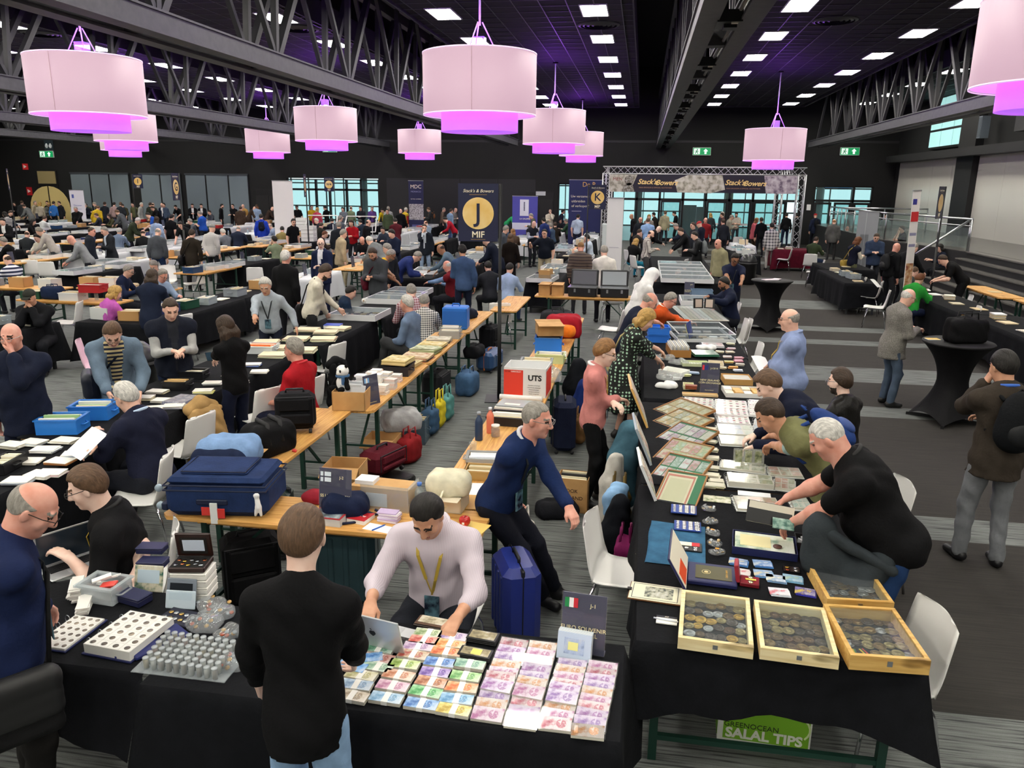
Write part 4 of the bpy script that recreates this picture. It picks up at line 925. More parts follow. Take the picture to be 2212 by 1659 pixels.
 if collar and mid:
  cpts=[Nk+S2@V3(.07*ww*math.cos(a),-.012+.066*ww*math.sin(a),.022+.016*(1-math.sin(a)))for a in np.linspace(PI*.62,PI*2.38,14)]
  Tu(cpts,.014,6).build('collar',mat(collar,.7),o,True)
 if hair not in('bald','none'):
  inf_={'buzz':.004,'short':.012,'fringe':.010,'curly':.028,'long':.018,'bob':.022,'full':.02,'quiff':.016}.get(hair,.012)
  hp_=[ell(e(0,-.014,.024),(.0765*k_+inf_,.0955*k_+inf_,.0945*k_+inf_),HR,.02)];cz=[]
  n1=nrm(HR@V3(0,.722,-.692))
  if hair in('long','bob','tail'):
   dn=V3(0,-.0,-1);ln=.34 if hair=='long' else .10
   for q in(-.05,-.02,.02,.05):
    b0=e(q*1.3,-.06,-.02);hp_.append(cone(b0,e(q*1.35,-.075,-.09),.032,.03,.03));b1=e(q*1.35,-.075,-.09)
    hp_.append(cone(b1,b1+V3(0,-.03,0)+dn*ln,.03,.018,.03))
   for sg in(-1,1):hp_.append(cone(e(.07*sg,.0,.02),e(.078*sg,-.01,-.10),.024,.022,.03))
   if hair=='long':[hp_.append(cone(e(.078*sg,-.01,-.1),e(.085*sg,.0,-.1)+dn*.16,.022,.014,.03))for sg in(-1,1)]
   cz=[]
   g1=grow(hp_[:1],rh,[(e(0,.062,.066),n1)],wr=.004 if mid else 0,seed=seed);g2=grow(hp_[1:],rh*1.2,[],wr=.004 if mid else 0,seed=seed)
   PP=np.concatenate([g1[0],g2[0]]);FF=np.concatenate([g1[1],g2[1]+len(g1[0])])
  else:
   hp_=[ell(e(0,-.0115,.022),(.0765*k_+.005,.096*k_+.005,.0945*k_+.005),HR,.012)]
   up={'full':.024,'curly':.030,'quiff':.020,'short':.012,'fringe':.0,'buzz':.0}.get(hair,.012)
   if up:hp_+=[ell(e(0,-.018,.03+up*.45),(.0765*k_+up*.45,.093*k_+up*.4,.0905*k_+up*.5),HR,.02),ell(e(0,-.05,.0),(.074*k_+up*.3,.062*k_+up*.3,.075*k_),HR,.03)]
   hp_+=[cone(e(.0735*q,.018,.01),e(.0745*q,.016,-.03),.012,.008,.012)for q in(-1,1)]if hair!='buzz' else[]
   if hair=='quiff':hp_.append(cone(e(-.025,.055,.092),e(.03,.06,.096),.024,.024,.03))
   hp_+=[ell(e(.056*q,.085,.062),(.026,.05,.03),HR,.012,True)for q in(-1,1)]
   cz=[(e(0,.056,.07),n1),(e(0,-.02,-.068),nrm(HR@V3(0,.25,-1)))]
   if hair=='fringe':cz.append((e(0,-.03,.048),nrm(HR@V3(0,.25,1))))
   PP,FF=grow(hp_,rh,cz,wr={'curly':.007,'full':.0035,'buzz':.0,'fringe':.0015}.get(hair,.0025)if mid else 0,seed=seed)
  if hair in('cap','beanie','headcloth','hood'):pass
  else:link('hair',mesh_np('hair',PP,FF,[HM]),o)
 if hair in('cap','beanie'):
  hp_=[ell(e(0,-.012,.035),(.092,.112,.098 if hair=='cap' else .115),HR,.02)]
  g=grow(hp_,rh,[(e(0,0,.03),nrm(HR@V3(0,.15,-1)))]);link('hat',mesh_np('hat',*g,[mat(hc if hc.startswith('#')else '#333333',.8,'cloth')]),o)
  if hair=='cap':link('peak',mesh_np('peak',*grow([ell(e(0,.12,.04),(.07,.07,.012),HR,.01)],max(.008,rh*.8)),[mat(hc if hc.startswith('#')else '#333333',.8,'cloth')]),o)
 if hair=='headcloth':
  g=grow([ell(e(0,-.02,.03),(.1,.125,.12),HR,.03),cone(e(0,-.06,-.02),Nk+V3(0,-.13,-.25),.085,.13,.06),cone(e(.05,-.03,-.04),Nk+V3(.13,-.02,-.1),.05,.075,.05),cone(e(-.05,-.03,-.04),Nk+V3(-.13,-.02,-.1),.05,.075,.05)],rh*1.3,[(e(0,.065,0),nrm(HR@V3(0,1,-.1)))],wr=.004);link('head_cloth',mesh_np('head_cloth',*g,[mat('#ececea',.8,'cloth','#d8d8d8')]),o)
 if glasses and mid:
  gm=mat('#15130f',.3)if glasses is True else mat(glasses,.3,metal=.7);t_=.0022 if fine else .0035
  for sg in(-1,1):
   Tu([e(.031*sg+.023*math.cos(a),.112,.004+.017*math.sin(a))for a in np.linspace(0,2*PI,12,endpoint=False)],t_,5,True).build('glasses_rim',gm,o)
   Tu([e(.054*sg,.11,.01),e(.082*sg,.06,.012),e(.084*sg,-.01,.008)],t_,5).build('glasses_temple',gm,o)
  Tu([e(-.009,.114,.008),e(.009,.114,.008)],t_,5).build('glasses_bridge',gm,o)
 if lanyard and mid:
  def surf(x_,z_):
   c0=C+S2@V3(0,0,.10*s);q=1-(x_/(.166*ww+.02))**2-((z_-.10)/.24)**2;yy=(.108*ww+.02+belly*.3)*math.sqrt(max(.05,q))
   a_=Ab-C;return C+S2@V3(x_,max(yy,(.11*ww+belly*.95+.02)if z_<.02 else yy),z_*s)
  bz=-.10
  for sg in(-1,1):
   pts=[Nk+S2@V3(.065*sg,-.03,.04),Nk+S2@V3(.085*sg,.05,.0)]+[surf(.08*sg*(1-q),.2+(bz-.2)*q)for q in(.15,.4,.65,.85,1)]
   b=MB()
   for a_,c_ in zip(pts[:-1],pts[1:]):b.bar(a_,c_,.018,.004)
   b.build('lanyard',mat('#1c2126' if lanyard!='y' else '#b59a3a',.6),o)
  q=surf(0,bz)+V3(0,.012,-.075);Bx(q[0]-.045,q[0]+.045,q[1]-.003,q[1]+.003,q[2]-.07,q[2]+.07).build('badge',mat('#1b2030',.2,'mottle','#5d8290',18.0),o)
 o['_head']=[float(v)for v in(f0@hc_+root)]
 return o,dict(root=root,f0=f0,P=P,C=C,Nk=Nk,S2=S2,S1=S1,arms=arms,head=hc_,HR=HR,s=s,w=ww,depth=depth)
# ------------------------------------------------------------------ worn and carried bags
def to_world(inf,p):q=inf['f0']@np.array(p)+inf['root'];return Vector(q)
def backpack(po,c,label,sc=1.0):
 o,inf=po;t=thing('backpack',label,'bag',to_world(inf,inf['C']*[1,1,1]),o.rotation_euler[2],'backpacks worn by visitors');M=inf['S2']
 m=mat(c,.7,'cloth');e=lambda x,y,z:M@V3(x,y,z);q=max(.02,inf['depth']/FPX*4)
 body=[ell(e(0,-.215,.06),(.14*sc,.085*sc,.20*sc),M,.04),ell(e(0,-.2,-.05),(.15*sc,.08*sc,.14*sc),M,.05)]
 link('pack_body',mesh_np('pack_body',*grow(body,q),[m]),t);link('front_pocket',mesh_np('front_pocket',*grow([ell(e(0,-.27,-.03),(.105*sc,.05*sc,.1*sc),M,.03)],q),[mat(c,.6)]),t)
 for sg in(-1,1):Tu([e(.09*sg,-.15,.2),e(.1*sg,-.02,.262),e(.105*sg,.1,.18),e(.12*sg,.11,.05),e(.15*sg,-.06,-.06)],.016,6).build('strap',m,t,True)
 Tu([e(-.04,-.2,.26),e(0,-.2,.3),e(.04,-.2,.26)],.009,6).build('grab_handle',m,t,True);return t
def shoulder_bag(po,c,label,sg=1,sz=(.17,.06,.13),drop=.0):
 o,inf=po;t=thing('shoulder_bag',label,'bag',to_world(inf,[0,0,0]),o.rotation_euler[2],'shoulder bags');m=mat(c,.6,'cloth');P=inf['P'];q=max(.014,inf['depth']/FPX*3)
 b=P+V3(.25*sg,-.04,-.05-drop)
 link('bag_body',mesh_np('bag_body',*grow([cone(b+V3(0,-sz[0]*.75,sz[2]*zf),b+V3(0,sz[0]*.75,sz[2]*zf),sz[1],sz[1],.03)for zf in(-.75,-.35,.05,.45,.7)],q),[m]),t)
 link('flap',mesh_np('flap',*grow([cone(b+V3(.018*sg,-sz[0]*.77,sz[2]*zf),b+V3(.018*sg,sz[0]*.77,sz[2]*zf),sz[1],sz[1],.03)for zf in(-.2,.15,.5,.72)],q),[mat(c,.5)]),t)
 N=inf['Nk'];S2=inf['S2']
 Tu([b+V3(0,-sz[0]*.8,.06),N+S2@V3(.02*sg,-.135,-.12),N+S2@V3(-.085*sg,-.06,.025),N+S2@V3(-.06*sg,.1,-.05),(N+inf['C'])/2+S2@V3(.05*sg,.155,-.03),b+V3(-.04*sg,sz[0]*.8,.08)],.011,6).build('strap',m,t,True);return t
c4=lambda x,y:(x/3.95,380+y/3.95);c5=lambda x,y:(540+x/3.95,380+y/3.95);c6=lambda x,y:(1080+x/3.95,380+y/3.95);c7=lambda x,y:(1600+x/3.606,380+y/3.606)
PP={}
def pp(key,pos,face,label,*a,**k):PP[key]=person(pos[0],pos[1],face,label,*a,**k);return PP[key]
K,DG,NV,GR,BR,OL,WH,BL,TN='#121214','#2b2c30','#1c2238','#74777c','#4a3a2e','#5a5a44','#dcdad4','#9fb4d2','#a8977c'
# ---- nearest figures
pp('navy',(72,1098),-38,'person with grey cropped hair in navy sweater, seen from behind at left','#1a2549','#1a1918',hair='fringe',hc='s',sk='r',H=1.8,w=1.08,lean=8,hp=32,hy=-28,L=('w',40,1330,.95),Rr=('w',105,1320,.95),glasses=True,lanyard='k',belly=.02)
pp('laptop',(188,1052),118,'person in black polo and glasses typing on a laptop, lanyard round neck','#151517','#1b1c20',hair='full',hc='m',sk='p',pose='sit',H=1.84,w=1.12,lean=10,hp=14,sleeve=.3,L=('w',150,1205,.88),Rr=('w',300,1230,.82),glasses=True,lanyard='y',collar='#151517',curlL=.35)
pp('sweater',(655,1158),4,'person in black sweater and pale jeans with back to the camera','#0f0f11','#8fb0d4',hair='short',hc='m',sk='p',H=1.83,w=.94,lean=4,hp=14,hy=6,L=('w',560,1470,.92),Rr=('w',765,1420,.98),hem=-.13,shoe='#3a3a3a')
pp('lilac',(922,1116),178,'seated person in pale lilac striped shirt with lanyard, sorting notes','#cfc4cd','#23262e',tk='vstripes',t2='#c2b6c1',ts=110.,hair='full',hc='k',sk='t',pose='sit',H=1.86,w=1.1,lean=12,hp=34,sleeve=.7,L=('w',985,1338,.83),Rr=('w',800,1305,.85),lanyard='y',collar='#d8ced6',curlR=.3)
pp('bluej',(1160,905),-112,'person in royal navy sweater half sitting on the wooden table','#1b2c56','#181a24',hair='buzz',hc='s',sk='r',H=1.8,w=1.02,lean=27,hp=-4,hy=10,pelvis=.86,L=('w',1250,1135,.86),Rr=('w',1110,1080,.82),glasses='#8a8a8a',lanyard='k',collar='#c9cdd4',feet=(('w',1200,1268),('w',1175,1285)),curlL=.6)
pp('pink',(1308,762),-92,'person in salmon pink cardigan with arms crossed and short auburn hair','#cf8681','#121214',hair='full',hc='a',sk='p',H=1.66,lean=2,hp=18,L=(.13,.2,1.08),Rr=(-.13,.23,1.05),glasses=True,collar='#efe9ea',lanyard='y',hem=-.12,shoe='#2c2c2e')
pp('green',(1396,690),-78,'blonde person in black and green patterned dress reaching over the table','#101511','#1b1b1b',tk='dots',t2='#a8cbb0',ts=24.,hair='bob',hc='y',sk='f',H=1.7,lean=14,hp=32,L=('w',1448,770,.95),Rr=('w',1430,785,.95),sleeve=.7,skirt=True,shoe='#222222')
pp('navytee',(1404,652),-82,'grey-bearded person in navy tee reaching for folders behind the green dress','#1b2032','#1b1c20',hair='fringe',hc='s',sk='r',H=1.8,w=1.08,lean=26,hp=18,sleeve=.3,L=('w',1480,715,1.0),Rr=('w',1430,700,1.0),beard='#8e8a86')
pp('orange',(1449,648),-98,'seated person in bright orange sweater looking down at a slip','#cf5522','#1d1f26',hair='short',hc='s',sk='r',pose='sit',H=1.78,w=1.08,lean=18,hp=22,L=('w',1490,695,.85),Rr=('w',1480,688,.84),glasses=True,collar='#e8e4d8')
pp('ghutra',(1411,606),-60,'person in a white head cloth and white robe bending over a table','#e6e6e4','#e2e2e0',hair='headcloth',hc='k',sk='d',H=1.76,lean=26,hp=24,L='table',Rr='table',beard='#1a1512')
pp('puffer',(1563,612),98,'seated person in navy puffer jacket studying an open album','#161d33','#1d1f26',hair='short',hc='k',sk='d',pose='sit',H=1.8,w=1.15,lean=12,hp=14,L=('w',1538,648,1.0),Rr=('w',1530,640,1.02),coat=True,beard='#2a211b')
pp('navypolo',(1588,560),165,'person in navy polo with red chest stripe and glasses','#1a2038','#191d2c',hair='short',hc='k',sk='d',H=1.76,lean=8,hp=30,hy=25,L=('w',1600,640,.95),Rr=('w',1585,640,.95),sleeve=.3,glasses=True,lanyard='k')
pp('baldblue',(1705,690),78,'bald person in light blue shirt with lanyard, holding white sheets','#8c9cc4','#17181c',hair='fringe',hc='s',sk='f',H=1.76,w=1.12,belly=.08,lean=2,hp=8,L=('w',1655,795,1.0),Rr='down',glasses='#6b4a3a',lanyard='y',collar='#8c9cc4')
pp('hooded',(1660,832),82,'person in navy hooded jacket bending low over the cards','#151a2e','#1c1d24',hair='quiff',hc='m',sk='p',H=1.8,lean=50,hp=12,L='table',Rr='table',coat=True)
pp('leather',(1814,824),52,'person in black leather jacket with thick dark hair, seated','#1d1c1b','#1b1b1e',hair='full',hc='b',sk='p',pose='sit',H=1.8,lean=6,hp=6,L='desk',Rr='desk',coat=True,topr=.35,glasses='#888888',beard='#2c221b')
pp('vest',(1662,896),84,'person in olive padded vest and mint tee leafing through albums','#75754f','#22242c',hair='short',hc='b',sk='t',H=1.78,w=1.06,lean=52,hp=12,sleeve=.3,vest='#a9c9c6',L=('w',1632,962,.92),Rr=('w',1640,948,.9),coat=True)
pp('polo',(1786,946),76,'broad person in black polo with cropped white hair holding a black album','#0f0f11','#27416c',hair='buzz',hc='w',sk='r',H=1.86,w=1.22,belly=.07,lean=34,hp=20,sleeve=.3,L=('w',1712,1128,.98),Rr=('w',1682,1085,.95),collar='#0f0f11')
pp('brownjacket',(2166,792),8,'person in brown fleece with backpack and grey trousers, hand at ear','#3a332c','#7b7e82',hair='full',hc='k',sk='t',H=1.82,w=1.05,lean=3,hp=14,hy=10,L='face',Rr='chest',coat=True,hem=-.16,collar='#3a67c0',inner='#3a332c')
pp('tweed',(1962,642),-78,'elderly person in grey tweed jacket and pink tie beside the tall table','#86837c','#4a586a',tk='mottle',t2='#5f5c56',ts=90.,hair='fringe',hc='w',sk='f',H=1.72,w=1.04,belly=.03,lean=5,hp=22,L='chest',Rr='chest',coat=True,hem=-.22,inner='#c03a72',glasses='#7a5a40',shoe='#161616')
pp('baldleft',(24,727),196,'bald person in navy top and glasses covering the mouth with a hand','#191f33','#20263c',hair='bald',sk='r',H=1.8,w=1.1,belly=.05,lean=2,hp=6,L='face',Rr='down',glasses='#9a9a9a',coat=True,curlL=.2)
pp('denim',(243,722),-142,'person in faded denim jacket bowed over the file boxes','#6c7f92','#1d2030',hair='full',hc='m',sk='f',H=1.78,w=1.05,lean=30,hp=28,L=('w',300,845,.9),Rr=('w',235,850,.95),coat=True,glasses=True,collar='#7f93a6',inner='s#1a2036',iw=.07)
pp('hoodie',(369,668),-138,'stout person in grey hoodie with navy vest examining small notes','#1b1f2c','#1d2740',hair='short',hc='b',sk='f',H=1.76,w=1.1,belly=.045,lean=6,hp=24,L='phone',Rr='phone',coat=True,vest='#b6b6b4',hem=-.14,inner='#2a2c33')
pp('girl',(487,706),62,'person with long dark hair in black top looking at a phone','#0f0f11','#1a1f33',hair='long',hc='b',sk='p',H=1.66,w=.92,lean=3,hp=20,L=('w',462,772,1.06),Rr=('w',460,778,1.05),lanyard=None)
pp('redpolo',(634,755),82,'seated person in bright red polo with grey hair','#ad1c26','#1a1d30',hair='full',hc='s',sk='r',pose='sit',H=1.8,w=1.08,lean=4,hp=6,sleeve=.3,L='lap',Rr='lap',collar='#c9303a')
pp('whitehair',(272,858),80,'seated person with white hair in navy jacket reading a sheet','#1d2034','#1e2028',hair='full',hc='w',sk='f',pose='sit',H=1.78,w=1.12,lean=10,hp=22,L=('w',212,935,.92),Rr=('w',200,965,.9),coat=True,glasses='#777777',collar='#b9cde6',inner='#1d2034')
pp('asian',(573,618),-165,'white-haired person in pale grey shirt with lanyard behind the table','#a9b2bb','#1f2433',hair='full',hc='w',sk='t',H=1.7,w=1.02,lean=8,hp=22,L=('w',640,708,.9),Rr=('w',545,735,.95),lanyard='k',collar='#b4bdc6',glasses='#888888')
pp('cream',(703,588),-62,'person in cream sweater with man bun bending over a case','#ded8c6','#2b2c2e',hair='full',hc='b',sk='f',H=1.82,lean=16,hp=30,L='table',Rr=('w',706,680,.9),beard='#3a2a1e')
pp('blackjkt',(618,556),-14,'grey-haired person in long black jacket with back turned','#131315','#1a1b1f',hair='full',hc='w',sk='r',H=1.8,w=1.1,lean=1,hp=2,L='down',Rr='down',coat=True,hem=-.2)
pp('navysuit',c5(605,575),175,'bald person in navy suit and glasses standing among the cases','#1a2340','#1a2038',hair='fringe',hc='b',sk='p',H=1.82,lean=2,hp=8,hy=25,L='chest',Rr='down',coat=True,glasses=True,collar='#e6e6ea')
pp('parka',c5(1045,665),172,'person in grey parka typing on a phone, maroon bag on the arm','#43464a','#27354e',hair='short',hc='b',sk='t',H=1.82,w=1.08,lean=8,hp=34,L='phone',Rr='phone',coat=True,hem=-.18,beard='#4a3a2c')
pp('yellowtee',c5(1210,700),-72,'person in mustard yellow tee and glasses stooping over the showcase','#d6a91c','#6b6450',hair='short',hc='s',sk='d',H=1.78,w=1.06,lean=30,hp=22,sleeve=.3,L='table',Rr=('w',882,630,.95),glasses=True,beard='#6f6860')
pp('denimshirt',c5(1812,640),22,'dark-haired person in denim shirt seen from behind near the J sign','#41587a','#20263a',hair='curly',hc='k',sk='t',H=1.78,w=1.05,lean=6,hp=10,L='chest',Rr='down',hem=-.14)
pp('redvest',c5(1678,805),78,'seated bald person in maroon vest and blue sleeves','#6d1a24','#1f2027',hair='fringe',hc='w',sk='r',pose='sit',H=1.78,w=1.12,belly=.05,lean=12,hp=12,L=('w',915,612,.84),Rr='desk',vest='#7e9bc6')
pp('plaidsit',c5(1375,985),28,'seated person in red and white plaid shirt, back turned','#c9b7bd','#2a2c33',tk='plaid',t2='#7d3440',ts=26.,hair='short',hc='s',sk='f',pose='sit',H=1.8,w=1.12,lean=14,hp=16,L='desk',Rr='desk')
pp('bluesit',c5(1335,1090),82,'seated grey-haired person in slate blue shirt with crossed leg','#6f829e','#3a3b3d',hair='full',hc='w',sk='r',pose='sit',H=1.8,w=1.05,lean=4,hp=8,L='lap',Rr='lap',feet=((-.12,.5,.3),(.1,.45,.09)))
pp('checksit',c5(1490,1150),15,'person in black and white check shirt beside the slate blue shirt','#e0ddd6','#2a2c33',tk='plaid',t2='#33353a',ts=30.,hair='short',hc='s',sk='f',pose='sit',H=1.7,w=1.0,lean=22,hp=18,L='desk',Rr='desk')
pp('boy',c5(862,995),-60,'dark-haired child in navy coat with fur hood','#1b2c42','#20242e',hair='full',hc='k',sk='f',pose='sit',H=1.5,lean=10,hp=26,L='lap',Rr='lap',coat=True)
pp('pinkwoman',c4(985,1000),-28,'blonde person in magenta pink jacket, seated by the stamp boxes','#c25fb6','#20222b',hair='bob',hc='y',sk='f',pose='sit',H=1.68,lean=12,hp=20,L='desk',Rr='desk',coat=True)
pp('capman',c4(252,1035),196,'person in flat cap and black puffer covering the face with both hands','#17181c','#1c1d22',hair='cap',hc='#33342f',sk='t',pose='sit',H=1.8,w=1.12,lean=16,hp=10,L='face',Rr='face',coat=True)
pp('ponytail',c4(1300,860),12,'person with long brown hair in dark blue jacket leaning to the stall','#1a2236','#1d202c',hair='long',hc='b',sk='f',H=1.68,lean=16,hp=14,L='table',Rr='table',coat=True)
pp('couple',c4(1390,850),-110,'seated person with grey hair and glasses in striped pale blue shirt','#93a5bd','#26282f',tk='vstripes',t2='#7f92ad',ts=60.,hair='full',hc='s',sk='r',pose='sit',H=1.76,lean=10,hp=24,L='desk',Rr='desk',glasses=True)
pp('navysit',c4(1100,810),-78,'seated person with cropped grey hair in navy top reading','#1b2540','#20222a',hair='short',hc='s',sk='f',pose='sit',H=1.78,lean=14,hp=22,L='desk',Rr='desk',glasses=True)
pp('greysit',c4(1312,770),-170,'seated grey-haired person half hidden behind the long brown hair','#6f747b','#26282f',hair='full',hc='s',sk='f',pose='sit',H=1.76,lean=10,hp=30,L='desk',Rr='desk')
pp('striped',c4(62,715),74,'seated bald person in navy striped top at far left','#1c2644','#20222a',tk='stripes',t2='#dfe2ea',ts=12.,hair='fringe',hc='b',sk='f',pose='sit',H=1.78,lean=10,hp=18,L='desk',Rr='desk')
